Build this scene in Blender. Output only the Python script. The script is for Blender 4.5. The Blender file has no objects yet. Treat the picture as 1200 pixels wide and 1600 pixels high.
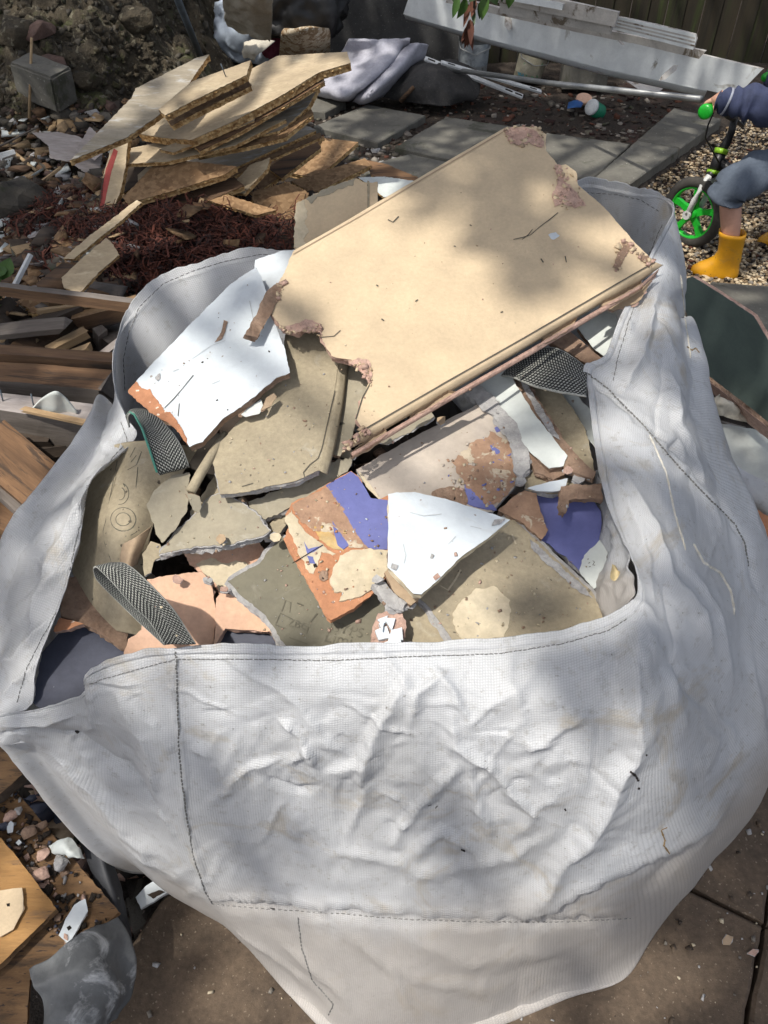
import bpy, bmesh, math, random
import numpy as np
from mathutils import Vector, Matrix, noise as mnoise
from mathutils.bvhtree import BVHTree
from mathutils.geometry import tessellate_polygon

random.seed(7); np.random.seed(7)
SC = bpy.context.scene
COL = SC.collection
R = math.radians

# ------------------------------------------------------------------ camera, sky, sun, exposure
CAM_H, PITCH, FPX = 1.55, R(44.0), 1200.0
cam_data = bpy.data.cameras.new('camera'); cam = bpy.data.objects.new('camera', cam_data); COL.objects.link(cam)
cam.location = (0, 0, CAM_H); cam.rotation_euler = (math.pi/2 - PITCH, 0, 0)
cam_data.sensor_fit = 'VERTICAL'; cam_data.sensor_height = 24.0
cam_data.lens = 24.0*FPX/1600.0; cam_data.clip_start = 0.02; cam_data.clip_end = 400
SC.camera = cam
SUN = Vector((-0.34, -0.30, 0.89)).normalized()          # towards the sun: high, from the left and a little behind
world = bpy.data.worlds.new('World'); SC.world = world; world.use_nodes = True
wn = world.node_tree.nodes; wl = world.node_tree.links
sky = wn.new('ShaderNodeTexSky'); sky.sky_type = 'NISHITA'; sky.sun_disc = False
sky.sun_elevation = math.asin(SUN.z); sky.sun_rotation = math.atan2(SUN.x, SUN.y)
sky.air_density = 1.0; sky.dust_density = 4.0; sky.ozone_density = 0.6
hsv = wn.new('ShaderNodeHueSaturation'); hsv.inputs['Saturation'].default_value = .55          # thin bright cloud whitens the sky light
wl.new(sky.outputs[0], hsv.inputs['Color']); wl.new(hsv.outputs[0], wn['Background'].inputs[0]); wn['Background'].inputs[1].default_value = 0.14
sl = bpy.data.lights.new('sun', 'SUN'); sl.energy = 3.0; sl.angle = R(0.8); sl.color = (1.0, 0.95, 0.86)
so = bpy.data.objects.new('sun', sl); COL.objects.link(so)
so.rotation_euler = (-SUN).to_track_quat('-Z', 'Y').to_euler(); so.location = (-3, -3, 8)
SC.view_settings.view_transform = 'Standard'; SC.view_settings.look = 'None'
SC.view_settings.exposure = 0.55; SC.view_settings.gamma = 1.0; SC.view_settings.use_curve_mapping = False

# ------------------------------------------------------------------ points of the place seen along the photograph's rays
CO = Vector((0, 0, CAM_H))
CF = Vector((0, math.cos(PITCH), -math.sin(PITCH))); CU = Vector((0, math.sin(PITCH), math.cos(PITCH))); CR = Vector((1, 0, 0))
def ray(px, py): return CF + CR*((px-600)/FPX) + CU*((800-py)/FPX)
def Z(px, py, z=0.0):
    d = ray(px, py); return CO + d*((z-CAM_H)/d.z)
def Y(px, py, y):
    d = ray(px, py); return CO + d*(y/d.y)
def proj_np(P):
    rel = P - np.array(CO); f = rel @ np.array(CF)
    return 600 + FPX*(rel @ np.array(CR))/f, 800 - FPX*(rel @ np.array(CU))/f

# ------------------------------------------------------------------ numpy noise
_rng = np.random.RandomState(3)
_perm = _rng.permutation(256); _perm = np.concatenate([_perm, _perm, _perm])
_grad = _rng.normal(size=(256, 3)); _grad /= np.linalg.norm(_grad, axis=1)[:, None]
def pnoise(P, seed=0.0):
    P = np.asarray(P, float) + seed*17.31
    i = np.floor(P).astype(int); f = P - i; i &= 255
    u = f*f*f*(f*(f*6-15)+10)
    out = 0
    for dx in (0, 1):
        for dy in (0, 1):
            for dz in (0, 1):
                h = _perm[_perm[_perm[(i[:, 0]+dx) & 255] + ((i[:, 1]+dy) & 255)] + ((i[:, 2]+dz) & 255)]
                g = _grad[h]
                d = g[:, 0]*(f[:, 0]-dx) + g[:, 1]*(f[:, 1]-dy) + g[:, 2]*(f[:, 2]-dz)
                w = (u[:, 0] if dx else 1-u[:, 0])*(u[:, 1] if dy else 1-u[:, 1])*(u[:, 2] if dz else 1-u[:, 2])
                out = out + w*d
    return out*1.6

# ------------------------------------------------------------------ objects
def link(o, parent=None):
    COL.objects.link(o)
    if parent is not None: o.parent = parent
    return o
def tag(o, label=None, cat=None, group=None, kind=None):
    if label: o['label'] = label
    if cat: o['category'] = cat
    if group: o['group'] = group
    if kind: o['kind'] = kind
    return o
def empty(name, loc, label=None, cat=None, group=None, rot=None):
    o = bpy.data.objects.new(name, None); o.empty_display_size = .05
    if rot is not None: o.matrix_world = Matrix.Translation(loc) @ rot.to_4x4()
    else: o.location = loc
    COL.objects.link(o); return tag(o, label, cat, group)
def mesh(name, verts, faces, mats, parent=None, fm=None, smooth=False, uvs=None, origin=None):
    me = bpy.data.meshes.new(name)
    if origin is not None: verts = [Vector(v)-Vector(origin) for v in verts]
    me.from_pydata([tuple(v) for v in verts], [], [tuple(f) for f in faces])
    if not isinstance(mats, (list, tuple)): mats = [mats]
    for m in mats: me.materials.append(m)
    if fm is not None: me.polygons.foreach_set('material_index', np.asarray(fm, dtype=np.int32))
    if smooth: me.polygons.foreach_set('use_smooth', np.ones(len(me.polygons), dtype=bool))
    if uvs is not None:
        l = me.uv_layers.new(name='UVMap')
        li = np.zeros(len(me.loops), dtype=np.int32); me.loops.foreach_get('vertex_index', li)
        l.data.foreach_set('uv', np.asarray(uvs, dtype=np.float32)[li].ravel())
    me.update()
    o = bpy.data.objects.new(name, me); link(o, parent)
    if origin is not None and parent is None: o.location = origin
    return o
def mesh_np(name, V, F, mats, parent=None, fm=None, smooth=False, uvs=None):
    """quads or tris given as numpy arrays"""
    me = bpy.data.meshes.new(name); n = F.shape[1]
    me.vertices.add(len(V)); me.vertices.foreach_set('co', np.asarray(V, np.float32).ravel())
    me.loops.add(F.size); me.loops.foreach_set('vertex_index', F.astype(np.int32).ravel())
    me.polygons.add(len(F)); me.polygons.foreach_set('loop_start', np.arange(0, F.size, n, dtype=np.int32))
    me.polygons.foreach_set('loop_total', np.full(len(F), n, dtype=np.int32))
    if not isinstance(mats, (list, tuple)): mats = [mats]
    for m in mats: me.materials.append(m)
    if fm is not None: me.polygons.foreach_set('material_index', np.asarray(fm, np.int32))
    if smooth: me.polygons.foreach_set('use_smooth', np.ones(len(F), dtype=bool))
    if uvs is not None:
        l = me.uv_layers.new(name='UVMap'); l.data.foreach_set('uv', np.asarray(uvs, np.float32)[F.ravel()].ravel())
    me.update(calc_edges=True); me.validate()
    o = bpy.data.objects.new(name, me); return link(o, parent)

# ------------------------------------------------------------------ materials
MATS = {}
def nd(nt, t, **kw):
    n = nt.nodes.new('ShaderNode'+t)
    for k, v in kw.items(): setattr(n, k, v)
    return n
def ramp(nt, src, p0, p1, c0=(0, 0, 0, 1), c1=(1, 1, 1, 1)):
    r = nd(nt, 'ValToRGB'); r.color_ramp.elements[0].position = p0; r.color_ramp.elements[1].position = p1
    r.color_ramp.elements[0].color = c0; r.color_ramp.elements[1].color = c1
    nt.links.new(src, r.inputs[0]); return r.outputs[0]
def mixc(nt, fac, a, b, mode='MIX'):
    m = nd(nt, 'Mix', data_type='RGBA', blend_type=mode)
    for sock, v in ((m.inputs[0], fac), (m.inputs[6], a), (m.inputs[7], b)):
        if hasattr(v, 'links'): nt.links.new(v, sock)
        elif isinstance(v, (int, float)): sock.default_value = v
        else: sock.default_value = (*v, 1) if len(v) == 3 else v
    return m.outputs[2]
def noise_n(nt, vec, scale, detail=4, rough=.6, dist=0.0):
    n = nd(nt, 'TexNoise'); n.inputs['Scale'].default_value = scale; n.inputs['Detail'].default_value = detail
    n.inputs['Roughness'].default_value = rough; n.inputs['Distortion'].default_value = dist
    nt.links.new(vec, n.inputs['Vector']); return n.outputs[0]
def mat(name, col, col2=None, scale=9, lo=.35, hi=.68, rough=.85, bump=.25, bscale=160, bdist=.002, speck=None, sp_scale=120, sp_at=.66,
        stretch=(1, 1, 1), stain=None, st_scale=5, st_at=.56, st_w=.08, fine=.18, coat=0, metal=0, spec=.35, lowbump=0, var=.0, flakes=None):
    m = bpy.data.materials.new(name); m.use_nodes = True; nt = m.node_tree
    b = nt.nodes['Principled BSDF']; L = nt.links
    tc = nd(nt, 'TexCoord'); oi = nd(nt, 'ObjectInfo')
    mp = nd(nt, 'Mapping'); mp.inputs['Scale'].default_value = stretch
    add = nd(nt, 'VectorMath', operation='ADD'); cmb = nd(nt, 'CombineXYZ'); mul = nd(nt, 'Math', operation='MULTIPLY'); mul.inputs[1].default_value = 37.0
    L.new(oi.outputs['Random'], mul.inputs[0]); L.new(mul.outputs[0], cmb.inputs[0]); L.new(mul.outputs[0], cmb.inputs[1])
    L.new(tc.outputs['Object'], add.inputs[0]); L.new(cmb.outputs[0], add.inputs[1]); L.new(add.outputs[0], mp.inputs[0])
    v = mp.outputs[0]
    if col2 is None: col2 = tuple(c*.8 for c in col)
    c = mixc(nt, ramp(nt, noise_n(nt, v, scale, 5, .62, .3), lo, hi), col, col2)
    c = mixc(nt, 1.0, c, ramp(nt, noise_n(nt, v, scale*3.3, 6, .68, .4), .3, .7, (.86, .86, .87, 1), (1.06, 1.06, 1.05, 1)), 'MULTIPLY')
    if flakes:
        vo = nd(nt, 'TexVoronoi'); vo.inputs['Scale'].default_value = flakes[1]; L.new(v, vo.inputs['Vector'])
        sx = nd(nt, 'SeparateColor'); L.new(vo.outputs['Color'], sx.inputs[0])
        c = mixc(nt, ramp(nt, sx.outputs[0], .25, .85), c, flakes[0])
    if stain: c = mixc(nt, ramp(nt, noise_n(nt, v, st_scale, 6, .66, .6), st_at, st_at+st_w), c, stain)
    if fine: c = mixc(nt, 1.0, c, ramp(nt, noise_n(nt, v, bscale*.6, 3, .7), .25, .75, (1-fine,)*3+(1,), (1+fine*.5,)*3+(1,)), 'MULTIPLY')
    if speck: c = mixc(nt, ramp(nt, noise_n(nt, v, sp_scale, 2, .5), sp_at, sp_at+.04), c, speck)
    if var:
        mr = nd(nt, 'MapRange'); mr.inputs[3].default_value = 1-var; mr.inputs[4].default_value = 1+var; L.new(oi.outputs['Random'], mr.inputs[0])
        cc = nd(nt, 'CombineColor')
        for i in range(3): L.new(mr.outputs[0], cc.inputs[i])
        c = mixc(nt, 1.0, c, cc.outputs[0], 'MULTIPLY')
    L.new(c, b.inputs['Base Color']); b.inputs['Roughness'].default_value = rough; b.inputs['Metallic'].default_value = metal
    b.inputs['Specular IOR Level'].default_value = spec; b.inputs['Coat Weight'].default_value = coat
    if bump:
        bp = nd(nt, 'Bump'); bp.inputs['Strength'].default_value = bump; bp.inputs['Distance'].default_value = bdist
        L.new(noise_n(nt, v, bscale, 6, .7), bp.inputs['Height']); last = bp.outputs[0]
        if lowbump:
            b2 = nd(nt, 'Bump'); b2.inputs['Strength'].default_value = lowbump; b2.inputs['Distance'].default_value = .012
            L.new(noise_n(nt, v, 9, 3, .5, .5), b2.inputs['Height']); L.new(last, b2.inputs['Normal']); last = b2.outputs[0]
        L.new(last, b.inputs['Normal'])
    MATS[name] = m; return m
mat('paper_tan', (.60, .475, .32), (.545, .43, .29), 5, rough=.8, bump=.22, bscale=260, speck=(.16, .12, .08), sp_scale=75, sp_at=.765, lowbump=.25, fine=.10)
mat('paper_khaki', (.41, .35, .245), (.34, .29, .205), 9, rough=.85, bump=.4, bscale=240, speck=(.1, .08, .06), sp_scale=70, sp_at=.70, lowbump=.35, fine=.2, var=.08, stain=(.42, .38, .30), st_scale=26, st_at=.60, st_w=.16)
mat('paper_kraft', (.42, .31, .20), (.36, .27, .19), 8, bump=.3, bscale=180, lowbump=.5)
mat('paper_grey', (.36, .32, .24), (.29, .262, .2), 10, stain=(.40, .37, .30), st_scale=28, st_at=.58, st_w=.16, bump=.25, bscale=200, lowbump=.3, fine=.12, speck=(.1, .09, .07), sp_scale=60, sp_at=.72)
mat('paper_olive', (.20, .185, .135), (.165, .155, .118), 10, stain=(.27, .25, .2), st_scale=25, st_at=.58, st_w=.18, bump=.22, bscale=200, lowbump=.3, fine=.1, speck=(.32, .3, .26), sp_scale=80, sp_at=.75)
mat('paper_cream', (.60, .52, .38), (.52, .44, .31), 10, bump=.4, bscale=130, lowbump=.5)
mat('gypsum_grey', (.47, .46, .45), (.36, .35, .35), 30, bump=.9, bscale=140, bdist=.004, fine=.3)
mat('gypsum_pink', (.60, .41, .33), (.47, .30, .24), 40, bump=1, bscale=130, bdist=.004, fine=.3)
mat('gypsum_brown', (.36, .25, .18), (.25, .16, .11), 40, bump=1, bscale=130, bdist=.004, fine=.3)
mat('paint_white', (.62, .67, .71), (.57, .62, .66), 4, rough=.5, bump=.2, bscale=120, speck=(.30, .27, .24), sp_scale=70, sp_at=.73, fine=.05, lowbump=.5, spec=.5, stain=(.50, .50, .48), st_scale=18, st_at=.60, st_w=.2)
mat('paint_pale', (.62, .66, .64), (.55, .58, .56), 5, rough=.5, bump=.12, bscale=90, fine=.08, speck=(.3, .25, .2), sp_scale=60, sp_at=.74)
mat('paint_blue', (.155, .17, .40), (.125, .14, .34), 6, rough=.5, bump=.2, bscale=120, fine=.10, speck=(.06, .06, .2), sp_scale=45, sp_at=.74, lowbump=.3)
mat('paint_beige', (.50, .44, .38), (.43, .37, .31), 6, rough=.6, bump=.25, bscale=140, fine=.1, stain=(.34, .2, .13), st_scale=14, st_at=.66, st_w=.03, speck=(.2, .1, .08), sp_scale=70, sp_at=.72)
mat('plaster_terracotta', (.52, .25, .135), (.42, .19, .10), 14, bump=.6, bscale=150, bdist=.003, fine=.2, speck=(.75, .66, .55), sp_scale=90, sp_at=.69)
mat('plaster_brown', (.40, .255, .17), (.31, .19, .125), 16, bump=.5, bscale=150, fine=.2, stain=(.52, .44, .33), st_scale=38, st_at=.57, st_w=.04)
mat('plaster_ochre', (.55, .34, .11), (.5, .4, .24), 20, bump=.4, bscale=150, fine=.2, stain=(.4, .2, .12), st_scale=30, st_at=.6)
mat('paper_peach', (.66, .42, .29), (.60, .39, .28), 7, bump=.35, bscale=200, lowbump=.4, speck=(.3, .18, .12), sp_scale=55, sp_at=.74, fine=.12)
mat('paper_salmon', (.60, .36, .25), (.66, .45, .33), 8, bump=.35, bscale=200, lowbump=.4, stain=(.72, .62, .48), st_scale=22, st_at=.62, speck=(.3, .18, .12), sp_scale=55, sp_at=.74)
mat('slate_paint', (.065, .072, .105), (.055, .06, .085), 5, rough=.45, bump=.15, bscale=120, speck=(.3, .3, .32), sp_scale=80, sp_at=.76)
mat('ink_dark', (.10, .09, .07), rough=.8, bump=0, fine=.3)
mat('thread_dark', (.17, .17, .165), rough=.9, bump=0, fine=0)
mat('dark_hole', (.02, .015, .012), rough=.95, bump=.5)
mat('dirt_dark', (.06, .045, .035), rough=.95, bump=.5)
# ------------------------------------------------------------------ bulk bag
def bag_material():
    m = bpy.data.materials.new('woven_white'); m.use_nodes = True; nt = m.node_tree; L = nt.links
    b = nt.nodes['Principled BSDF']; out = nt.nodes['Material Output']
    uv = nd(nt, 'UVMap'); tc = nd(nt, 'TexCoord'); v = tc.outputs['Object']
    sep = nd(nt, 'SeparateXYZ'); L.new(uv.outputs[0], sep.inputs[0])
    def wave(s, per):
        a = nd(nt, 'Math', operation='MULTIPLY'); a.inputs[1].default_value = 2*math.pi/per; L.new(s, a.inputs[0])
        c = nd(nt, 'Math', operation='SINE'); L.new(a.outputs[0], c.inputs[0]); return c.outputs[0]
    w = nd(nt, 'Math', operation='MULTIPLY')
    for k_ in (0, 1):
        ab = nd(nt, 'Math', operation='ABSOLUTE'); L.new(wave(sep.outputs[k_], .0068), ab.inputs[0]); pw = nd(nt, 'Math', operation='POWER'); pw.inputs[1].default_value = .6; L.new(ab.outputs[0], pw.inputs[0]); L.new(pw.outputs[0], w.inputs[k_])
    base = mixc(nt, ramp(nt, noise_n(nt, v, 3.5, 6, .65, .6), .38, .66), (.70, .715, .74), (.585, .59, .60))
    base = mixc(nt, ramp(nt, noise_n(nt, v, 7, 7, .7, 1.2), .56, .78), base, (.50, .43, .32))
    base = mixc(nt, ramp(nt, noise_n(nt, v, 60, 4, .75), .55, .80), base, (.44, .43, .41))
    base = mixc(nt, ramp(nt, noise_n(nt, v, 240, 2, .6), .70, .78), base, (.25, .24, .22))
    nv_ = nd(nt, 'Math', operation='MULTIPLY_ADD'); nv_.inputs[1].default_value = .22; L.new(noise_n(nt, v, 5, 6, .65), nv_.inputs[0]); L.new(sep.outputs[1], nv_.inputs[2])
    base = mixc(nt, ramp(nt, nv_.outputs[0], .58, .72, (0, 0, 0, 1), (.75, .75, .75, 1)), base, (.50, .455, .41))      # darker and browner low down on the bag
    wd = ramp(nt, w.outputs[0], .05, .8, (.86, .86, .865, 1), (1.05, 1.05, 1.05, 1))
    base = mixc(nt, 1.0, base, wd, 'MULTIPLY')
    L.new(base, b.inputs['Base Color']); b.inputs['Roughness'].default_value = .36; b.inputs['Specular IOR Level'].default_value = .45
    b1 = nd(nt, 'Bump'); b1.inputs['Strength'].default_value = .55; b1.inputs['Distance'].default_value = .0008; L.new(w.outputs[0], b1.inputs['Height'])
    b2 = nd(nt, 'Bump'); b2.inputs['Strength'].default_value = .22; b2.inputs['Distance'].default_value = .006
    L.new(noise_n(nt, v, 32, 5, .55, .8), b2.inputs['Height']); L.new(b1.outputs[0], b2.inputs['Normal']); L.new(b2.outputs[0], b.inputs['Normal'])
    tr = nd(nt, 'BsdfTranslucent'); L.new(base, tr.inputs[0]); L.new(b2.outputs[0], tr.inputs['Normal'])
    mx = nd(nt, 'MixShader'); mx.inputs[0].default_value = .32; L.new(b.outputs[0], mx.inputs[1]); L.new(tr.outputs[0], mx.inputs[2])
    L.new(mx.outputs[0], out.inputs[0]); return m
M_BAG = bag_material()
BC = Vector((.06, .88, 0))
def col5(*pts): return [Z(*p) for p in pts]
def hid(px, py, z, b=(.01, .03, .06, .08), dzs=(.1, .24, .42, .62)):
    r = Z(px, py, z); d = Vector((r.x-BC.x, r.y-BC.y, 0)).normalized()
    return [r] + [r + d*k + Vector((0, 0, -dz)) for k, dz in zip(b, dzs)]
cols = [
 col5((-14,1118,.63),(-18,1128,.62),(-16,1142,.60),(-10,1156,.58),(0,1164,.55)),
 col5((58,1107,.66),(56,1122,.65),(54,1142,.62),(55,1162,.58),(60,1180,.52)),
 col5((131,1083,.70),(128,1110,.67),(126,1145,.63),(126,1200,.53),(130,1250,.42)),
 col5((138,1049,.73),(150,1090,.70),(160,1150,.63),(178,1230,.50),(207,1328,.32)),
 col5((200,1022,.76),(208,1085,.72),(216,1160,.64),(238,1270,.47),(282,1385,.24)),
 col5((275,1008,.78),(277,1090,.72),(281,1180,.63),(298,1310,.44),(346,1432,.20)),
 col5((385,1006,.79),(385,1100,.725),(387,1200,.615),(402,1325,.43),(456,1526,.06)),
 col5((500,1006,.79),(500,1100,.735),(500,1200,.63),(506,1325,.45),(548,1608,.03)),
 col5((640,1002,.79),(640,1100,.74),(640,1200,.64),(642,1330,.46),(650,1610,.03)),
 col5((780,996,.79),(782,1100,.75),(785,1200,.66),(780,1330,.48),(748,1586,.03)),
 col5((900,978,.80),(905,1080,.77),(908,1190,.69),(890,1320,.51),(880,1532,.05)),
 col5((972,950,.81),(984,1050,.785),(984,1160,.71),(968,1300,.54),(975,1494,.08)),
 col5((994,928,.82),(1014,1040,.785),(1024,1150,.71),(1030,1270,.55),(1048,1424,.12)),
 col5((984,878,.83),(1040,990,.79),(1070,1110,.71),(1095,1230,.54),(1114,1338,.2)),
 col5((948,790,.85),(1030,880,.83),(1090,1000,.76),(1145,1120,.62),(1194,1246,.36)),
 col5((930,700,.88),(1005,770,.865),(1075,870,.82),(1150,985,.70),(1226,1130,.5)),
 col5((917,610,.91),(990,662,.895),(1060,740,.85),(1130,830,.76),(1225,980,.58)),
 col5((912,574,.92),(985,610,.905),(1050,676,.87),(1108,750,.80),(1188,870,.63)),
 col5((945,554,.93),(1000,576,.92),(1050,626,.89),(1088,680,.83),(1134,765,.67)),
 col5((968,498,.95),(1014,525,.94),(1050,565,.91),(1074,606,.86),(1102,670,.73)),
 col5((1014,402,.98),(1040,428,.97),(1056,462,.94),(1062,498,.88),(1070,560,.75)),
 [Z(1050,328,1.0)+Vector(o_) for o_ in ((0,0,0),(.025,0,-.045),(.05,-.005,-.11),(.068,-.02,-.21),(.075,-.04,-.35))],
 hid(1036,306,1.0,(-.01,-.01,-.01,-.01),(.03,.09,.19,.34)), hid(1000,292,.99,(0,.0,.01,.02)), hid(960,285,.98), hid(905,281,.98), hid(800,335,.95), hid(680,372,.93), hid(560,385,.93),
 hid(456,391,.95,(-.07,-.09,-.04,.02),(.09,.24,.42,.62)), hid(405,386,.95,(-.07,-.09,-.04,.02),(.09,.24,.42,.62)), hid(350,396,.94,(-.07,-.09,-.04,.02),(.09,.24,.42,.62)), hid(300,411,.93,(-.07,-.09,-.04,.02),(.09,.24,.42,.62)), hid(248,431,.91,(-.07,-.09,-.04,.02),(.09,.24,.42,.62)), hid(206,470,.89,(-.07,-.09,-.04,.02),(.09,.24,.42,.62)), hid(188,510,.87,(.004,.012,.02,.03),(.06,.14,.24,.36)), hid(179,560,.85,(.004,.008,.014,.02),(.03,.07,.13,.2)),
 col5((183,612,.835),(181,620,.82),(178,630,.79),(174,640,.74),(168,655,.66)),
 col5((201,655,.83),(190,660,.82),(178,668,.80),(164,678,.76),(152,692,.7)),
 col5((213,688,.83),(190,700,.82),(160,715,.80),(138,728,.76),(120,742,.69)),
 col5((143,757,.815),(127,770,.81),(108,785,.79),(88,795,.76),(72,803,.70)),
 col5((127,850,.79),(102,850,.785),(72,852,.77),(42,858,.74),(24,872,.67)),
 col5((95,950,.735),(72,940,.735),(44,930,.72),(18,922,.69),(6,925,.62)),
 col5((58,1045,.69),(40,1032,.685),(16,1015,.67),(-8,1002,.64),(-18,1000,.58)),
 col5((48,1102,.66),(30,1092,.655),(6,1075,.645),(-20,1062,.62),(-32,1062,.56)),
]
def close_col(c):
    s = c[-1]; g = s.lerp(BC, .10); g.z = .012; e = s.lerp(BC, .6); e.z = .012
    if s.z < .1: g = s.lerp(BC, .02); g.z = .012
    return c + [g, e]
cols = [close_col(c) for c in cols]
G = np.array([[list(p) for p in c] for c in cols])           # NC x 7 x 3
vknots = np.array([0, .2, .4, .6, .8, .93, 1.0])
def catmull(P, t, closed):
    n = len(P); i = np.floor(t).astype(int); f = (t-i)[:, None]
    def g(k): return P[k % n] if closed else P[np.clip(k, 0, n-1)]
    p0, p1, p2, p3 = g(i-1), g(i), g(i+1), g(i+2)
    sh = (1,)*(P.ndim-2); f = f.reshape((-1,)+(1,)*(P.ndim-1))
    return .5*(2*p1 + (p2-p0)*f + (2*p0-5*p1+4*p2-p3)*f*f + (3*p1-p0-3*p2+p3)*f**3)
NC = len(cols); NU, NV = 1000, 190
# spread the dense columns by rim+belly length
seg = np.linalg.norm(np.roll(G[:, 2], -1, 0)-G[:, 2], axis=1) + .6*np.linalg.norm(np.roll(G[:, 0], -1, 0)-G[:, 0], axis=1) + .02
cum = np.concatenate([[0], np.cumsum(seg)])
tu = np.interp(np.linspace(0, cum[-1], NU, endpoint=False), cum, np.arange(NC+1))
vv = np.concatenate([np.linspace(0, .84, NV-22, endpoint=False), np.linspace(.84, 1, 22)])
tv = np.interp(vv, vknots, np.arange(7))
A = catmull(G, np.minimum(tu, NC-1e-6), True)                  # NU x 7 x 3
B = catmull(np.swapaxes(A, 0, 1), np.minimum(tv, 6-1e-6), False)   # NV x NU x 3
P = B.copy()
def grid_normals(P):
    du = np.roll(P, -1, 1)-np.roll(P, 1, 1); dv = np.gradient(P, axis=0)
    n = np.cross(dv, du); n /= (np.linalg.norm(n, axis=2)[..., None]+1e-9); return n
N = grid_normals(P)
cen = np.array([BC.x, BC.y, .4])
if np.mean(np.sum(N[20:100]*(P[20:100]-cen), axis=2)) < 0: N = -N
X, Yp = proj_np(P.reshape(-1, 3)); X = X.reshape(P.shape[:2]); Yp = Yp.reshape(P.shape[:2])
front = (tu < 21.5)[None, :] | (tu > 37)[None, :]
flat = P.reshape(-1, 3)
wx = (pnoise(flat*14, 1)*9 + pnoise(flat*45, 2)*4).reshape(X.shape); wy = (pnoise(flat*14, 3)*9 + pnoise(flat*45, 4)*4).reshape(X.shape)
Xw, Yw = X+wx, Yp+wy
H = np.zeros(X.shape)
def crease(pts, a, w, w2=None, endfade=.25):
    """tent shaped fold along a polyline seen at these places; a>0 stands out. w, w2: widths on the two sides"""
    global H
    w2 = w2 or w; w *= .72; w2 *= .72; best = np.full(X.shape, 1e9); val = np.zeros(X.shape); tot = 0; lens = []
    for p, q in zip(pts[:-1], pts[1:]): lens.append(math.hypot(q[0]-p[0], q[1]-p[1]))
    L = sum(lens); acc = 0
    for (p, q), l in zip(zip(pts[:-1], pts[1:]), lens):
        dx, dy = (q[0]-p[0])/l, (q[1]-p[1])/l
        s = (Xw-p[0])*dx+(Yw-p[1])*dy; d = (Xw-p[0])*(-dy)+(Yw-p[1])*dx
        sc = np.clip(s, 0, l); dist = np.hypot(s-sc, d)
        ww = np.where(d > 0, w, w2); t = (acc+sc)/L
        k = np.clip(1-dist/ww, 0, 1); k = k*(.40+.60*k)
        fade = np.clip(np.minimum(t, 1-t)/endfade, .12, 1)
        val = np.maximum(val, k*fade); acc += l
    H += np.where(front, 1.3*a*val, 0)
# folds read from the photograph
crease([(642,1035),(600,1110),(565,1180),(495,1215)], .011, 14, 60)
crease([(400,1040),(470,1110),(505,1160),(560,1190)], .006, 26, 22)
crease([(430,1120),(470,1150),(490,1190)], .008, 16, 10); crease([(440,1195),(480,1170),(500,1215)], .007, 14)
crease([(320,1260),(400,1190),(455,1180)], .006, 26, 12); crease([(505,1222),(470,1240),(430,1225),(400,1200)], -.006, 16)
crease([(640,1150),(650,1080),(690,1050),(740,1140)], .008, 30, 14)
crease([(700,1100),(712,1160),(770,1200),(860,1290)], .010, 30, 16)
crease([(600,1330),(660,1250),(720,1172)], .009, 26, 14); crease([(722,1175),(745,1240),(770,1290)], .007, 24, 14)
crease([(620,1340),(690,1300),(735,1318),(770,1345)], .008, 24, 12); crease([(620,1375),(740,1350),(800,1340),(870,1290)], .007, 26)
crease([(560,1150),(565,1250),(545,1310)], .008, 14, 34); crease([(480,1320),(620,1340),(720,1390),(760,1420)], .006, 30, 14)
crease([(800,1000),(790,1060),(820,1120)], .005, 30); crease([(860,1010),(800,1080),(740,1110)], .005, 34)
crease([(930,1100),(850,1160),(800,1180)], .006, 36, 20); crease([(900,1230),(840,1260),(780,1330)], .005, 26)
crease([(995,965),(992,1080),(982,1180),(930,1280),(860,1370),(790,1432)], .018, 36, 70, .12)
crease([(330,1412),(520,1424),(760,1440),(985,1436)], -.012, 18, 12, .05); crease([(330,1404),(520,1415),(760,1430),(985,1426)], .006, 18, 8, .05)
crease([(800,1430),(900,1390),(1050,1320),(1150,1240)], .012, 14, 50, .15); crease([(985,1400),(1060,1340),(1150,1270)], -.008, 22)
crease([(40,1140),(110,1160),(190,1205),(265,1275)], -.012, 30, 44); crease([(60,1165),(130,1225),(230,1330),(300,1375)], .010, 40, 24)
crease([(140,1060),(150,1130),(120,1150)], .006, 24); crease([(180,1060),(230,1150),(240,1215)], .007, 40)
crease([(235,1200),(245,1240)], .006, 14); crease([(0,1140),(60,1130),(120,1110)], .006, 14); crease([(0,1152),(50,1148)], -.006, 8)
crease([(420,1450),(520,1540),(560,1580)], .006, 22); crease([(350,1440),(440,1500),(500,1560)], .005, 16); crease([(520,1440),(620,1520),(650,1580)], .005, 24)
crease([(600,1450),(740,1500),(930,1480)], .006, 40); crease([(560,1480),(700,1540),(820,1540)], .005, 30)
crease([(960,590),(985,600),(1000,560),(1030,440)], .010, 18, 30); crease([(1000,700),(1050,690),(1080,760)], .008, 24); crease([(1040,560),(1060,660),(1080,720)], .007, 22)
crease([(920,590),(1000,660),(1100,760),(1160,840),(1180,930)], -.006, 12, 12, .05); crease([(960,720),(1020,820),(1040,900),(1090,960),(1120,1050)], .010, 30)
crease([(940,700),(1000,830),(1020,960)], .006, 34, 20); crease([(1060,860),(1120,960),(1150,1100)], .008, 36); crease([(1040,1010),(1070,1080),(1120,1110)], -.007, 24)
crease([(1100,1130),(1120,1160),(1090,1220)], .006, 30); crease([(1060,1000),(1050,1100),(1080,1150)], .005, 30); crease([(1060,640),(1100,760),(1140,880)], .007, 22)
crease([(190,720),(130,790),(90,850),(60,930)], .007, 20); crease([(170,740),(150,800),(70,900)], .005, 16); crease([(110,870),(60,930),(40,1000)], .006, 18)
crease([(90,960),(40,1000),(0,1060)], .008, 16); crease([(60,1040),(30,1060),(0,1100)], .008, 16)
rr = random.Random(5)
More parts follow.
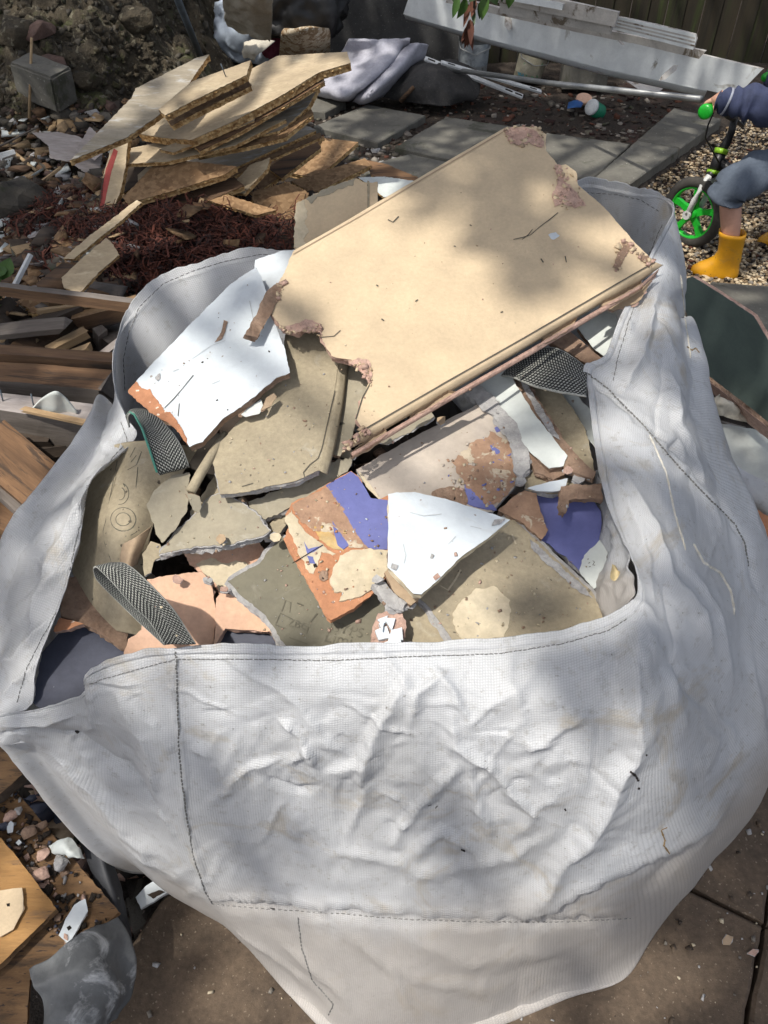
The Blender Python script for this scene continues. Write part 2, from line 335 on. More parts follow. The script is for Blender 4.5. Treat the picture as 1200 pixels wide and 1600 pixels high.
for k in range(70):                                             # small crumples in the slack front panel
    cx, cy = rr.uniform(300, 960), rr.uniform(1040, 1420); a = rr.choice([rr.gauss(.6, .35), rr.gauss(2.3, .4)]); l = rr.uniform(20, 80)
    crease([(cx-l*math.cos(a), cy-l*math.sin(a)), (cx+rr.uniform(-12, 12), cy+rr.uniform(-12, 12)), (cx+l*math.cos(a), cy+l*math.sin(a))], rr.uniform(-.003, .0042), rr.uniform(5, 14), rr.uniform(5, 30))
for k in range(50):                                              # longer ripples down the right side
    cx, cy = rr.uniform(960, 1180), rr.uniform(480, 1250); a = rr.gauss(1.1, .35); l = rr.uniform(30, 90)
    crease([(cx-l*math.cos(a), cy-l*math.sin(a)), (cx+rr.uniform(-10, 10), cy), (cx+l*math.cos(a), cy+l*math.sin(a))], rr.uniform(-.003, .0045), rr.uniform(10, 26), rr.uniform(8, 18))
for k in range(34):                                              # and in the left corner
    cx, cy = rr.uniform(10, 270), rr.uniform(1060, 1330); a = rr.gauss(.7, .5); l = rr.uniform(20, 60)
    crease([(cx-l*math.cos(a), cy-l*math.sin(a)), (cx+l*math.cos(a), cy+l*math.sin(a))], rr.uniform(-.003, .004), rr.uniform(8, 22))
for k in range(40):
    cx = rr.uniform(0, 1); cx, cy = 190-180*cx+rr.uniform(-20, 20), 680+330*cx; a = rr.gauss(2.1, .4); l = rr.uniform(15, 60)
    crease([(cx-l*math.cos(a), cy-l*math.sin(a)), (cx+l*math.cos(a), cy+l*math.sin(a))], rr.uniform(-.0025, .0035), rr.uniform(6, 16))
# flat facets with sharp ridges between them, as in stiff woven plastic that has been crumpled
from mathutils.geometry import delaunay_2d_cdt
def facets(x0, y0, x1, y1, n, height, seed, stretch=1.0, cond=None, px=None, py=None):
    rs = np.random.RandomState(seed); pts = np.stack([x0+(x1-x0)*rs.rand(n), y0+(y1-y0)*rs.rand(n)], 1); pts = np.concatenate([pts, [(x0-40, y0-40), (x1+40, y0-40), (x1+40, y1+40), (x0-40, y1+40)]])
    hv = rs.uniform(-1, 1, len(pts)); hv = np.sign(hv)*np.abs(hv)**.7; hv[-4:] = 0
    vs_, _, tri, *_r = delaunay_2d_cdt([Vector(p) for p in pts], [], [], 0, 1e-6); vs_ = np.array([list(v) for v in vs_]); hh = hv[[o_[0] for o_ in _r[0]]] if len(_r) and len(_r[0]) == len(vs_) else hv[:len(vs_)]
    qx, qy = px.ravel(), py.ravel(); sel = np.where((qx > x0) & (qx < x1) & (qy > y0) & (qy < y1) & np.broadcast_to(front, px.shape).ravel())[0]; out = np.zeros(qx.size); sx, sy = qx[sel], qy[sel]; res = np.zeros(len(sel))
    for t in tri:
        a, b, c = vs_[t[0]], vs_[t[1]], vs_[t[2]]; m = (sx >= min(a[0], b[0], c[0])) & (sx <= max(a[0], b[0], c[0])) & (sy >= min(a[1], b[1], c[1])) & (sy <= max(a[1], b[1], c[1]))
        k = np.where(m)[0]; den = (b[1]-c[1])*(a[0]-c[0])+(c[0]-b[0])*(a[1]-c[1])
        if not len(k) or abs(den) < 1e-9: continue
        l0 = ((b[1]-c[1])*(sx[k]-c[0])+(c[0]-b[0])*(sy[k]-c[1]))/den; l1 = ((c[1]-a[1])*(sx[k]-c[0])+(a[0]-c[0])*(sy[k]-c[1]))/den; l2 = 1-l0-l1
        ins = (l0 >= -1e-6) & (l1 >= -1e-6) & (l2 >= -1e-6); res[k[ins]] = l0[ins]*hh[t[0]]+l1[ins]*hh[t[1]]+l2[ins]*hh[t[2]]
    edge = np.clip(np.minimum.reduce([sx-x0, x1-sx, sy-y0, y1-sy])/40, 0, 1); out[sel] = res*height*edge; return out.reshape(px.shape)
XW, YW = X+wx*.5, Yp+wy*.5
H += facets(280, 1020, 1000, 1440, 30, .0034, 3, px=XW, py=YW) + facets(330, 1060, 960, 1420, 110, .0026, 4, px=XW, py=YW) + facets(360, 1070, 930, 1420, 300, .0024, 5, px=XW, py=YW) + facets(360, 1070, 930, 1420, 900, .0013, 15, px=XW, py=YW)
H += facets(-40, 1020, 300, 1480, 20, .006, 6, px=XW, py=YW) + facets(-40, 1020, 300, 1480, 70, .002, 7, px=XW, py=YW) + facets(-40, 640, 240, 1120, 60, .004, 8, px=XW, py=YW) + facets(-40, 640, 240, 1120, 200, .0016, 18, px=XW, py=YW)
H += facets(920, 420, 1240, 1420, 44, .0055, 9, px=XW, py=YW) + facets(920, 420, 1240, 1420, 150, .002, 10, px=XW, py=YW) + facets(320, 1420, 1000, 1620, 26, .004, 11, px=XW, py=YW) + facets(320, 1420, 1000, 1620, 90, .0015, 12, px=XW, py=YW)
H += (pnoise(flat*5, 5)*.0015 + pnoise(flat*30, 6)*.0005).reshape(X.shape)
crease([(275,1012),(277,1100),(281,1180),(290,1270),(304,1340),(320,1392),(334,1412)], .0035, 9, 9, .05)
crease([(918,584),(960,618),(1000,660),(1060,730),(1110,782),(1148,820),(1164,850),(1168,885)], .003, 8, 8, .05)
amp = np.clip((vv-.0)/.06, .0, 1)[:, None]*np.clip((.86-vv)/.04, 0, 1)[:, None]
hem = np.where(vv < .048, .0022, 0)[:, None]
H *= 1-.75*(np.clip((vv-.5)/.15, 0, 1)[:, None]*np.exp(-((tu-20)/1.3)**2)[None, :])
H *= .88
P = P + N*(np.clip(H, -.02, .026)*(.25+.75*amp)*(amp > 0) + hem)[..., None]
groove = np.exp(-((vv-.049)/.0055)**2)[:, None]*(.7+.5*pnoise(np.stack([tu*26, tu*0, tu*0], 1), 14))[None, :]; P = P - N*(groove*.0022)[..., None]
edge_wob = (pnoise(np.stack([tu*1.7, tu*0, tu*0], 1), 8)*.006 + pnoise(np.stack([tu*6.1, tu*0, tu*0], 1), 8)*.0025)
P[..., 2] += (edge_wob[None, :]*np.clip(1-vv/.05, 0, 1)[:, None])
ul = np.concatenate([[0], np.cumsum(np.linalg.norm(np.diff(P[60], axis=0), axis=1))])
vl = np.cumsum(np.concatenate([np.zeros((1, NU)), np.linalg.norm(np.diff(P, axis=0), axis=2)], 0), axis=0)
UV = np.stack([np.broadcast_to(ul, (NV, NU)), vl], axis=2).reshape(-1, 2)
idx = np.arange(NV*NU).reshape(NV, NU); a = idx[:-1]; b_ = np.roll(idx, -1, 1)[:-1]; c_ = np.roll(idx, -1, 1)[1:]; d_ = idx[1:]
F = np.stack([a, d_, c_, b_], axis=2).reshape(-1, 4)
bag = empty('bulk_bag', (BC.x, BC.y, 0), 'large crumpled white woven bulk bag heaped with broken plasterboard', 'rubble bag')
V0 = P.reshape(-1, 3) - np.array([BC.x, BC.y, 0])
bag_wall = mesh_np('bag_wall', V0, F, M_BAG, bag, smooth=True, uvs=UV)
sol = bag_wall.modifiers.new('thickness', 'SOLIDIFY'); sol.thickness = .0012; sol.offset = 0
BVH = BVHTree.FromPolygons([tuple(v) for v in P.reshape(-1, 3)], [tuple(f) for f in F])
def on_bag(px, py):
    d = ray(px, py).normalized(); h = BVH.ray_cast(CO, d)
    if h[0] is None: return None
    n = h[1] if h[1].dot(d) < 0 else -h[1]
    return h[0] + n*.0012
def stitch(name, pts, w=.00065, gap=.12, step=7.5, mat_='thread_dark', parent=None):
    """a row of stitches lying on the cloth: each stitch a short flat bar"""
    Ls = [0]
    for p, q in zip(pts[:-1], pts[1:]): Ls.append(Ls[-1]+math.hypot(q[0]-p[0], q[1]-p[1]))
    Vs, Fs = [], []; s = 0; rs = random.Random(len(pts)*31)
    arr = np.array(pts, float); 
    while s < Ls[-1]:
        e = min(s+step*(1-gap)*rs.uniform(.85, 1.1), Ls[-1]); q = []
        for t in (s, (s+e)/2, e):
            x = np.interp(t, Ls, arr[:, 0]); y = np.interp(t, Ls, arr[:, 1]); p3 = on_bag(x+rs.uniform(-.6, .6), y+rs.uniform(-.6, .6)); q.append(p3)
        s += step
        if any(x is None for x in q) or (q[0]-q[2]).length > .05: continue
        side = (q[2]-q[0]).cross(CO-q[1]).normalized()*w; up = (CO-q[1]).normalized()*.0008
        b0 = len(Vs); Vs += [q[0]-side*.6, q[0]+side*.6, q[1]-side+up, q[1]+side+up, q[2]-side*.6, q[2]+side*.6]
        Fs += [(b0, b0+1, b0+3, b0+2), (b0+2, b0+3, b0+5, b0+4)]
    o = mesh(name, [v-Vector((BC.x, BC.y, 0)) for v in Vs], Fs, MATS[mat_], parent or bag); o['kind'] = 'stuff'; return o
st = stitch('hem_stitching', [(140,1068),(200,1050),(275,1030),(400,1030),(520,1032),(640,1026),(780,1022),(880,1006),(950,986),(980,968)], gap=.08)
stitch('hem_stitching', [(190,660),(200,690),(160,735),(136,760),(128,810),(118,850),(104,930),(70,990),(40,1050),(28,1098)], gap=.08)
stitch('hem_stitching', [(455,400),(410,397),(350,409),(300,424),(255,444),(218,480),(202,516),(192,560),(194,612)], gap=.1, step=9)
stitch('hem_stitching', [(905,300),(960,303),(1000,312),(1030,330)], gap=.2, step=9)
stitch('hem_stitching', [(1035,350),(1005,420),(990,478),(965,560),(958,596)], gap=.1, step=9)
stitch('seam_stitching', [(275,1012),(277,1100),(281,1180),(290,1270),(304,1340),(320,1392),(334,1412)], w=.0013, gap=.08, step=6)
stitch('seam_stitching', [(466,1432),(472,1480),(488,1530),(522,1568),(514,1586)], w=.0013, gap=.05, step=6)
stitch('seam_stitching', [(918,584),(960,618),(1000,660),(1060,730),(1110,782),(1148,820),(1164,850),(1168,885)], w=.0013, gap=.08, step=6)
stitch('seam_stitching', [(336,1412),(420,1420),(520,1426),(640,1436),(760,1440),(880,1440),(985,1434)], w=.0008, gap=.35, step=9)

def on_bag_line(name, pts, w, m):
    q = [on_bag(*p) for p in pts]
    if any(x is None for x in q): return
    V, F = [], []
    for i, p in enumerate(q):
        d = q[min(i+1, len(q)-1)]-q[max(i-1, 0)]; s_ = d.cross(CO-p).normalized()*w*(1 if 0 < i < len(q)-1 else .3)*random.uniform(.6, 1.3); V += [p-s_-Vector((BC.x, BC.y, 0)), p+s_-Vector((BC.x, BC.y, 0))]
        if i: F.append((2*i-2, 2*i-1, 2*i+1, 2*i))
    mesh(name, V, F, MATS[m], bag)
mat('stain_tan', (.60, .56, .47), (.68, .66, .6), 60, fine=.3); mat('straw', (.22, .15, .07)); mat('dark_speck', (.03, .025, .025))
def dens(pts, n=10): return [(np.interp(t, range(len(pts)), [p[0] for p in pts]), np.interp(t, range(len(pts)), [p[1] for p in pts])) for t in np.linspace(0, len(pts)-1, n*(len(pts)-1)+1)]
for nm, pts, w, m in [('water_stain', [(1014,680),(1040,740),(1052,800),(1070,860)], .0016, 'stain_tan'), ('water_stain', [(1082,850),(1098,880),(1124,896),(1140,925),(1146,960)], .0022, 'stain_tan'), ('water_stain', [(1062,430),(1070,500),(1078,560)], .0016, 'stain_tan'), ('straw_bit', [(1032,1296),(1038,1312),(1036,1320),(1046,1334)], .0012, 'straw'), ('straw_bit', [(1032,1296),(1042,1292)], .0008, 'straw'),
    ('dark_fleck', [(985,1205),(992,1211),(997,1220)], .0016, 'dark_speck'), ('dark_fleck', [(996,1230),(999,1232)], .0014, 'dark_speck'), ('dark_fleck', [(118,1140),(124,1143)], .0026, 'dark_speck'), ('dark_fleck', [(422,1418),(430,1420)], .001, 'dark_speck'), ('dark_fleck', [(1008,1178),(1010,1180)], .0012, 'dark_speck'), ('dark_fleck', [(882,1262),(884,1266)], .001, 'dark_speck'), ('dark_fleck', [(1072,542),(1080,548),(1086,545),(1092,552)], .0012, 'straw'), ('dark_fleck', [(720,1326),(727,1329)], .0012, 'dark_speck'),
    ('scuff_mark', [(668,1258),(674,1256)], .0010, 'thread_dark'), ('scuff_mark', [(680,1262),(684,1258)], .0009, 'thread_dark')]: on_bag_line(nm, dens(pts), w, m)
# ------------------------------------------------------------------ builders for broken boards and sheets
class Frame:
    """a plane in the place; p2 gives where a ray of the photograph meets it"""
    def __init__(s, o, n):
        s.o = Vector(o); s.n = Vector(n).normalized()
        if s.n.dot(CO-s.o) < 0: s.n = -s.n
        ax = CR if abs(CR.dot(s.n)) < .9 else CF
        s.e1 = (ax - s.n*ax.dot(s.n)).normalized(); s.e2 = s.n.cross(s.e1)
        s.rot = Matrix((s.e1, s.e2, s.n)).transposed()
    def hit(s, px, py, lift=0):
        d = ray(px, py); return CO + d*((s.o+s.n*lift-CO).dot(s.n)/d.dot(s.n))
    def p2(s, px, py, lift=0):
        q = s.hit(px, py, lift)-s.o; return (q.dot(s.e1), q.dot(s.e2))
def heap_z(y): return .73 + (y-.56)*.27
def heap_point(px, py, layer):
    d = ray(px, py); k = .73 + layer*.016 - .56*.27      # z = k + .27 y along the ray
    t = (CO.z - k - .27*CO.y)/(.27*d.y - d.z); return CO + d*t
def rough(pts, amp, seed, step=.004, straight=(), inset=0.0, coarse=55):
    n = len(pts); area = sum(pts[i][0]*pts[(i+1) % n][1]-pts[(i+1) % n][0]*pts[i][1] for i in range(n))
    if area < 0:
        pts = pts[::-1]; straight = [(n-2-i) % n for i in straight]
    out = []
    for i in range(n):
        a, b = Vector(pts[i]), Vector(pts[(i+1) % n]); l = (b-a).length
        if l < 1e-6: continue
        nr = Vector(((b-a).y, -(b-a).x))/l; k = max(1, min(90, int(l/step)))
        for j in range(k):
            t = j/k; p = a.lerp(b, t); am = amp*(.12 if i in straight else 1)
            q = Vector((p.x*coarse, p.y*coarse, seed*3.7)); v = mnoise.noise(q) + .55*mnoise.noise(q*3.1) + .35*mnoise.noise(q*8)
            p = p + nr*(am*v - inset); out.append((p.x, p.y))
    return out
def prism(rings, zs, mats, fm_side, fm_top, fm_bot):
    n = len(rings[0]); V = [(x, y, z) for r, z in zip(rings, zs) for x, y in r]; F, M = [], []
    top = tessellate_polygon([[Vector((x, y, 0)) for x, y in rings[0]]])
    for t in top:
        a, b, c = [Vector((*rings[0][i], 0)) for i in t]
        if (b-a).cross(c-a).z < 0: t = t[::-1]
        F.append(tuple(t)); M.append(fm_top)
        if fm_bot is not None: F.append(tuple((len(rings)-1)*n+i for i in t[::-1])); M.append(fm_bot)
    for k in range(len(rings)-1):
        for i in range(n):
            j = (i+1) % n; F.append((k*n+i, (k+1)*n+i, (k+1)*n+j, k*n+j)); M.append(fm_side)
    return V, F, M
_seed = [1]
def board(name, label, cat, outline, frame, th=.0125, face='paper_khaki', core='gypsum_grey', back='paper_khaki', amp=.003, inset=.0015, straight=(),
          group=None, patches=(), face_name=None, core_name='plaster_core', face_th=.0009, coarse=55, step=.004, ring_amp=None, parent=None):
    _seed[0] += 1; sd = _seed[0]; p = [frame.p2(x, y) for x, y in outline]
    root = empty(name, frame.o, label, cat, group, frame.rot)
    t = rough(p, amp, sd, step, straight, 0, coarse); ra = ring_amp if ring_amp is not None else max(amp*.8, .0006)
    ins = inset if not straight else inset*.6
    r0 = rough(p, amp, sd, step, straight, ins, coarse); r1 = rough(p, amp+ra, sd+.4, step, straight, ins*.4, coarse)
    r2 = rough(p, amp+ra, sd+.9, step, straight, ins*1.2, coarse); r3 = rough(p, amp, sd+.2, step, straight, ins*.8, coarse)
    V, F, M = prism([r0, r1, r2, r3], [-face_th, -th*.35, -th*.72, -th], None, 0, 0, 1)
    mesh(core_name, V, F, [MATS[core], MATS[back]], root, M)
    V, F, M = prism([t, t], [0, -face_th], None, 0, 0, 0)
    mesh(face_name or ('painted_face' if 'paint' in face or 'plaster_' in face else 'paper_face'), V, F, MATS[face], root, M)
    for i, pt in enumerate(patches): patch(root, frame, *pt)
    return root
def patch(root, frame, name, outline, m, amp=.002, lift=.0008, label=None):
    _seed[0] += 1; sd = _seed[0]; p = [frame.p2(x, y, lift) for x, y in outline]
    r = rough(p, amp, sd, .003, (), 0, 90)
    if 'gypsum' in m or 'terracotta' in m or 'brown' in m:            # bare broken plaster: a lumpy surface of its own
        xs = [q[0] for q in r]; ys = [q[1] for q in r]; st = max(.0035, max(max(xs)-min(xs), max(ys)-min(ys))/26); pts = [Vector(q) for q in r]; nb = len(pts); poly = list(range(nb)); inner = []
        yy = min(ys)+st/2
        while yy < max(ys):
            xx = min(xs)+st/2
            while xx < max(xs):
                c = False; k = nb-1
                for i in range(nb):
                    if (r[i][1] > yy) != (r[k][1] > yy) and xx < (r[k][0]-r[i][0])*(yy-r[i][1])/(r[k][1]-r[i][1]+1e-12)+r[i][0]: c = not c
                    k = i
                if c: inner.append(Vector((xx+random.uniform(-.3, .3)*st, yy+random.uniform(-.3, .3)*st)))
                xx += st
            yy += st
        vs_, _, fs, *_r = delaunay_2d_cdt(pts+inner, [], [poly], 1, 1e-7); V = []
        rough_h = .0022 if 'gypsum' in m else .0009
        for v in vs_:
            q = Vector((v.x*130, v.y*130, sd)); V.append((v.x, v.y, lift+.0004+rough_h*(abs(mnoise.noise(q))+.6*mnoise.noise(q*2.7))))
        F = [tuple(f) for f in fs]
        if F: return tag(mesh(name, V, F, MATS[m], root), label)
    r2 = rough(p, amp, sd, .003, (), -.0004, 90)
    V, F, M = prism([r, r2], [lift, .0001], None, 0, 0, None)
    return tag(mesh(name, V, F, MATS[m], root, M), label)
def stroke(root, frame, name, pts, m='ink_dark', w=.0008, lift=.0012, jit=0):
    q = [Vector((*frame.p2(x, y, lift), lift)) for x, y in pts]; V, F = [], []
    for i, p in enumerate(q):
        a = q[max(i-1, 0)]; b = q[min(i+1, len(q)-1)]; d = (b-a).normalized(); s = Vector((-d.y, d.x, 0))*w*random.uniform(1-jit, 1+jit); V += [p-s, p+s]
        if i: F.append((2*i-2, 2*i-1, 2*i+1, 2*i))
    return mesh(name, V, F, MATS[m], root)
def strokes(root, frame, name, lines, m='ink_dark', w=.0007, lift=.0012):
    for pts in lines: o = stroke(root, frame, name, pts, m, w, lift, .25)
    return o
def edge_roll(root, frame, name, inner, outer, m, drop=.011, rows=6):
    """the rounded, paper wrapped long edge of a factory board"""
    k = 24; V, F = [], []
    for j in range(rows+1):
        s = j/rows
        for i in range(k+1):
            t = i/k; fi = t*(len(inner)-1); a = int(min(fi, len(inner)-2)); f = fi-a
            xi = inner[a][0]+(inner[a+1][0]-inner[a][0])*f; yi = inner[a][1]+(inner[a+1][1]-inner[a][1])*f
            fo = t*(len(outer)-1); a = int(min(fo, len(outer)-2)); f = fo-a
            xo = outer[a][0]+(outer[a+1][0]-outer[a][0])*f; yo = outer[a][1]+(outer[a+1][1]-outer[a][1])*f
            z = -drop*(s*.25 + .75*s*s) - (.0012 if 0 < s < .25 else 0); x, y = frame.p2(xi+(xo-xi)*s, yi+(yo-yi)*s, z)
            V.append((x, y, z + .0006*mnoise.noise(Vector((x*60, y*60, j)))))
    for j in range(rows):
        for i in range(k): a = j*(k+1)+i; F.append((a, a+k+1, a+k+2, a+1))
    o = mesh(name, V, F, MATS[m], root, smooth=True); md = o.modifiers.new('thickness', 'SOLIDIFY'); md.thickness = .001; md.offset = 0; return o
def sheet(name, rows, m, nu=40, nv=40, amp=0, freq=20, thick=.0008, parent=None, label=None, cat=None, group=None, seed=1, uv=False, smooth=True, pts3=False, crumple=0):
    """a bent sheet through rows of control points; smooth"""
    g = np.array([[list(p if pts3 else Z(*p)) for p in r] for r in rows], float)
    A = catmull(g, np.linspace(0, len(rows)-1, nv), False) if len(rows) > 2 else g[0][None]*(1-np.linspace(0, 1, nv))[:, None, None]+g[1][None]*np.linspace(0, 1, nv)[:, None, None]
    As = np.swapaxes(A, 0, 1)
    B = catmull(As, np.linspace(0, g.shape[1]-1, nu), False) if g.shape[1] > 2 else As[0][None]*(1-np.linspace(0, 1, nu))[:, None, None]+As[1][None]*np.linspace(0, 1, nu)[:, None, None]
    Pp = np.swapaxes(B, 0, 1)
    if amp or crumple:
        nn = np.cross(np.gradient(Pp, axis=1), np.gradient(Pp, axis=0)); nn /= np.linalg.norm(nn, axis=2)[..., None]+1e-9
        f = Pp.reshape(-1, 3); h = pnoise(f*freq, seed)*amp + pnoise(f*freq*2.7, seed+1)*amp*.4
        if crumple: h += (np.abs(pnoise(f*freq*.8, seed+2))-.25)*crumple*1.6 + (np.abs(pnoise(f*freq*2, seed+3))-.25)*crumple*.7
        Pp = Pp + nn*h.reshape(nv, nu)[..., None]
    o0 = Pp.reshape(-1, 3).mean(0) if parent is None else np.array(parent.matrix_world.translation if parent.matrix_world.translation.length else parent.location)
    lu = np.concatenate([[0], np.cumsum(np.linalg.norm(np.diff(Pp[nv//2], axis=0), axis=1))]); lv = np.linspace(0, 1, nv)
    UVs = np.stack(np.meshgrid(lu, lv), axis=2).reshape(-1, 2)
    ix = np.arange(nu*nv).reshape(nv, nu); Fq = np.stack([ix[:-1, :-1], ix[1:, :-1], ix[1:, 1:], ix[:-1, 1:]], axis=2).reshape(-1, 4)
    o = mesh_np(name, Pp.reshape(-1, 3)-o0, Fq, MATS[m] if isinstance(m, str) else m, parent, smooth=smooth, uvs=UVs)
    if parent is None: o.location = o0
    md = o.modifiers.new('thickness', 'SOLIDIFY'); md.thickness = thick; md.offset = 0
    o_bvh = BVHTree.FromPolygons([tuple(v) for v in Pp.reshape(-1, 3)], [tuple(f) for f in Fq])
    tag(o, label, cat, group); return o, o_bvh
def B(name, label, layer, nrm, outline, face='paper_khaki', core='gypsum_grey', cat='plasterboard piece', **kw):
    cx = sum(p[0] for p in outline)/len(outline); cy = sum(p[1] for p in outline)/len(outline)
    if 'at' in kw: cx, cy = kw.pop('at')
    f = Frame(heap_point(cx, cy, layer), (nrm[0], nrm[1], 1)); r = board(name, label, cat, outline, f, face=face, core=core, **kw); return r, f

# ------------------------------------------------------------------ webbing loops sewn to the bag
def webbing_material():
    m = bpy.data.materials.new('webbing'); m.use_nodes = True; nt = m.node_tree; L = nt.links; b = nt.nodes['Principled BSDF']
    uv = nd(nt, 'UVMap'); sp = nd(nt, 'SeparateXYZ'); L.new(uv.outputs[0], sp.inputs[0])
    def M(op, a, b_=None):
        n = nd(nt, 'Math', operation=op)
        for i, v in enumerate((a, b_)):
            if v is None: continue
            if hasattr(v, 'links'): L.new(v, n.inputs[i])
            else: n.inputs[i].default_value = v
        return n.outputs[0]
    chev = M('ABSOLUTE', M('SUBTRACT', sp.outputs[1], .5)); s = M('ADD', M('MULTIPLY', sp.outputs[0], 185), M('MULTIPLY', chev, 9))
    st1 = M('GREATER_THAN', M('FRACT', s), .52); st2 = M('GREATER_THAN', M('FRACT', M('MULTIPLY', sp.outputs[1], 17)), .38)
    e = M('GREATER_THAN', chev, .465); w = M('MAXIMUM', M('MULTIPLY', st1, st2), e)
    tc = nd(nt, 'TexCoord'); nz = ramp(nt, noise_n(nt, tc.outputs['Object'], 90, 3), .3, .7, (.26, .27, .25, 1), (.42, .42, .39, 1))
    c = mixc(nt, w, (.014, .016, .016), nz); L.new(c, b.inputs['Base Color']); b.inputs['Roughness'].default_value = .9
    bp = nd(nt, 'Bump'); bp.inputs['Strength'].default_value = .6; bp.inputs['Distance'].default_value = .001; L.new(w, bp.inputs['Height']); L.new(bp.outputs[0], b.inputs['Normal'])
    return m
M_WEB = webbing_material()
def strap(st, label, edge=None):
    rows = [[a, tuple((np.array(a)*2+np.array(b))/3 + np.array([0, 0, .002])), tuple((np.array(a)+2*np.array(b))/3 + np.array([0, 0, .002])), b] for a, b in st]
    rows = [list(r) for r in zip(*rows)]                              # along the strap = u
    o, bv = sheet('lifting_strap', rows, M_WEB, nu=90, nv=10, amp=.0008, freq=60, thick=.0024, parent=bag, label=label, seed=len(st)); return o
strap([((257,1006,.795),(306,1006,.795)),((233,970,.83),(275,957,.842)),((205,944,.85),(250,928,.866)),((180,914,.866),(219,897,.882)),((158,892,.874),(198,882,.886)),
       ((148,886,.868),(176,880,.876)),((146,892,.852),(166,884,.856)),((153,908,.832),(180,900,.828)),((182,938,.80),(206,930,.795)),((216,972,.78),(236,966,.775)),((256,1008,.772),(276,1004,.77))], 'black and white loop standing up at the front rim')
strap([((202,668,.845),(197,650,.86)),((200,650,.875),(207,640,.885)),((210,646,.892),(234,643,.893)),((223,668,.892),(262,668,.892)),((235,703,.886),(282,695,.886)),((246,738,.868),(295,727,.868)),
       ((250,736,.852),(291,723,.852)),((236,704,.84),(272,694,.84))], 'loop with a green edge hanging below the left white board')
strap([((780,588,.872),(808,556,.88)),((800,590,.885),(828,549,.895)),((834,604,.902),(858,543,.908)),((872,613,.912),(886,552,.916)),((916,620,.915),(918,576,.918))], 'loop under the big tan panel at the right rim')
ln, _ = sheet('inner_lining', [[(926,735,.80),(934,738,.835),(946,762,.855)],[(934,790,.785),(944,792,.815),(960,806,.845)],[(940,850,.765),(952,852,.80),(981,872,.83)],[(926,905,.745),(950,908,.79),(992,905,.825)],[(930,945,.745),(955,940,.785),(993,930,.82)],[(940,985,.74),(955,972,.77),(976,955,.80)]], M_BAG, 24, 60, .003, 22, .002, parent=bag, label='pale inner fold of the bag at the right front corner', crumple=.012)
mat('foam_yellow', (.62,.50,.28), (.5,.4,.22), 12, bump=.5)
sheet('yellow_scrap', [[(958,880,.80),(964,890,.812),(968,900,.80)],[(954,925,.785),(965,922,.80),(976,925,.79)],[(954,958,.77),(966,955,.785),(978,948,.775)]], 'foam_yellow', 12, 16, .002, 20, .004, label='yellowish foam strip tucked into the right front corner of the bag', cat='scrap')
mat('thread_green', (.10, .32, .24), rough=.8, bump=0, fine=0)

mat('stone_dark', (.07, .06, .05))
tube_later = [(199,648,.864),(204,644,.884),(210,648,.894),(222,670,.895),(234,704,.889),(245,738,.872)]
# ------------------------------------------------------------------ loose rubble deep in the bag
def chips(name, n, place, mats, size, label, cat, flat=.35, parent=None, seed=1):
    """many small broken bits joined in one object (nobody could count them)"""
    rs = np.random.RandomState(seed); base = np.array([(-1,-1,-1),(1,-1,-1),(1,1,-1),(-1,1,-1),(-1,-1,1),(1,-1,1),(1,1,1),(-1,1,1)], float)
    fq = np.array([(3,2,1,0),(4,5,6,7),(0,1,5,4),(1,2,6,5),(2,3,7,6),(3,0,4,7)])
    C = np.array([place(rs) for _ in range(n)]); S = size[0]+(size[1]-size[0])*rs.rand(n)**2.2
    V = base[None]*np.ones((n, 1, 1)) + rs.normal(size=(n, 8, 3))*.28
    sc = np.stack([S*(.6+.8*rs.rand(n)), S*(.5+.6*rs.rand(n)), S*(flat*(.5+rs.rand(n)))], 1); V *= sc[:, None]*.5
    az = rs.rand(n)*6.283; ti = rs.normal(size=n)*.45; ca, sa, ct, s_t = np.cos(az), np.sin(az), np.cos(ti), np.sin(ti)
    Rm = np.zeros((n, 3, 3)); Rm[:, 0, 0] = ca; Rm[:, 0, 1] = -sa*ct; Rm[:, 0, 2] = sa*s_t; Rm[:, 1, 0] = sa; Rm[:, 1, 1] = ca*ct; Rm[:, 1, 2] = -ca*s_t; Rm[:, 2, 1] = s_t; Rm[:, 2, 2] = ct
    V = np.einsum('nij,nkj->nki', Rm, V) + C[:, None]
    Fq = (fq[None] + (np.arange(n)*8)[:, None, None]).reshape(-1, 4); fm = np.repeat(rs.choice(len(mats), n), 6)
    o = mesh_np(name, V.reshape(-1, 3), Fq, [MATS[m] for m in mats], parent, fm); tag(o, label, cat, kind='stuff'); return o
def in_bag(rs):
    a = rs.rand()*6.283; r = math.sqrt(rs.rand())*.30; x, y = -.08+r*math.cos(a), .98+r*1.05*math.sin(a); return (x, y, heap_z(y)-.22-.08*rs.rand())
chips('plaster_rubble', 260, in_bag, ['dirt_dark', 'stone_dark', 'dirt_dark', 'gypsum_brown'], (.03, .14), 'loose plaster rubble lying deep inside the white bag', 'rubble', .2, seed=4)  # dark tones painted on the rubble, standing in for deep shade in the gaps

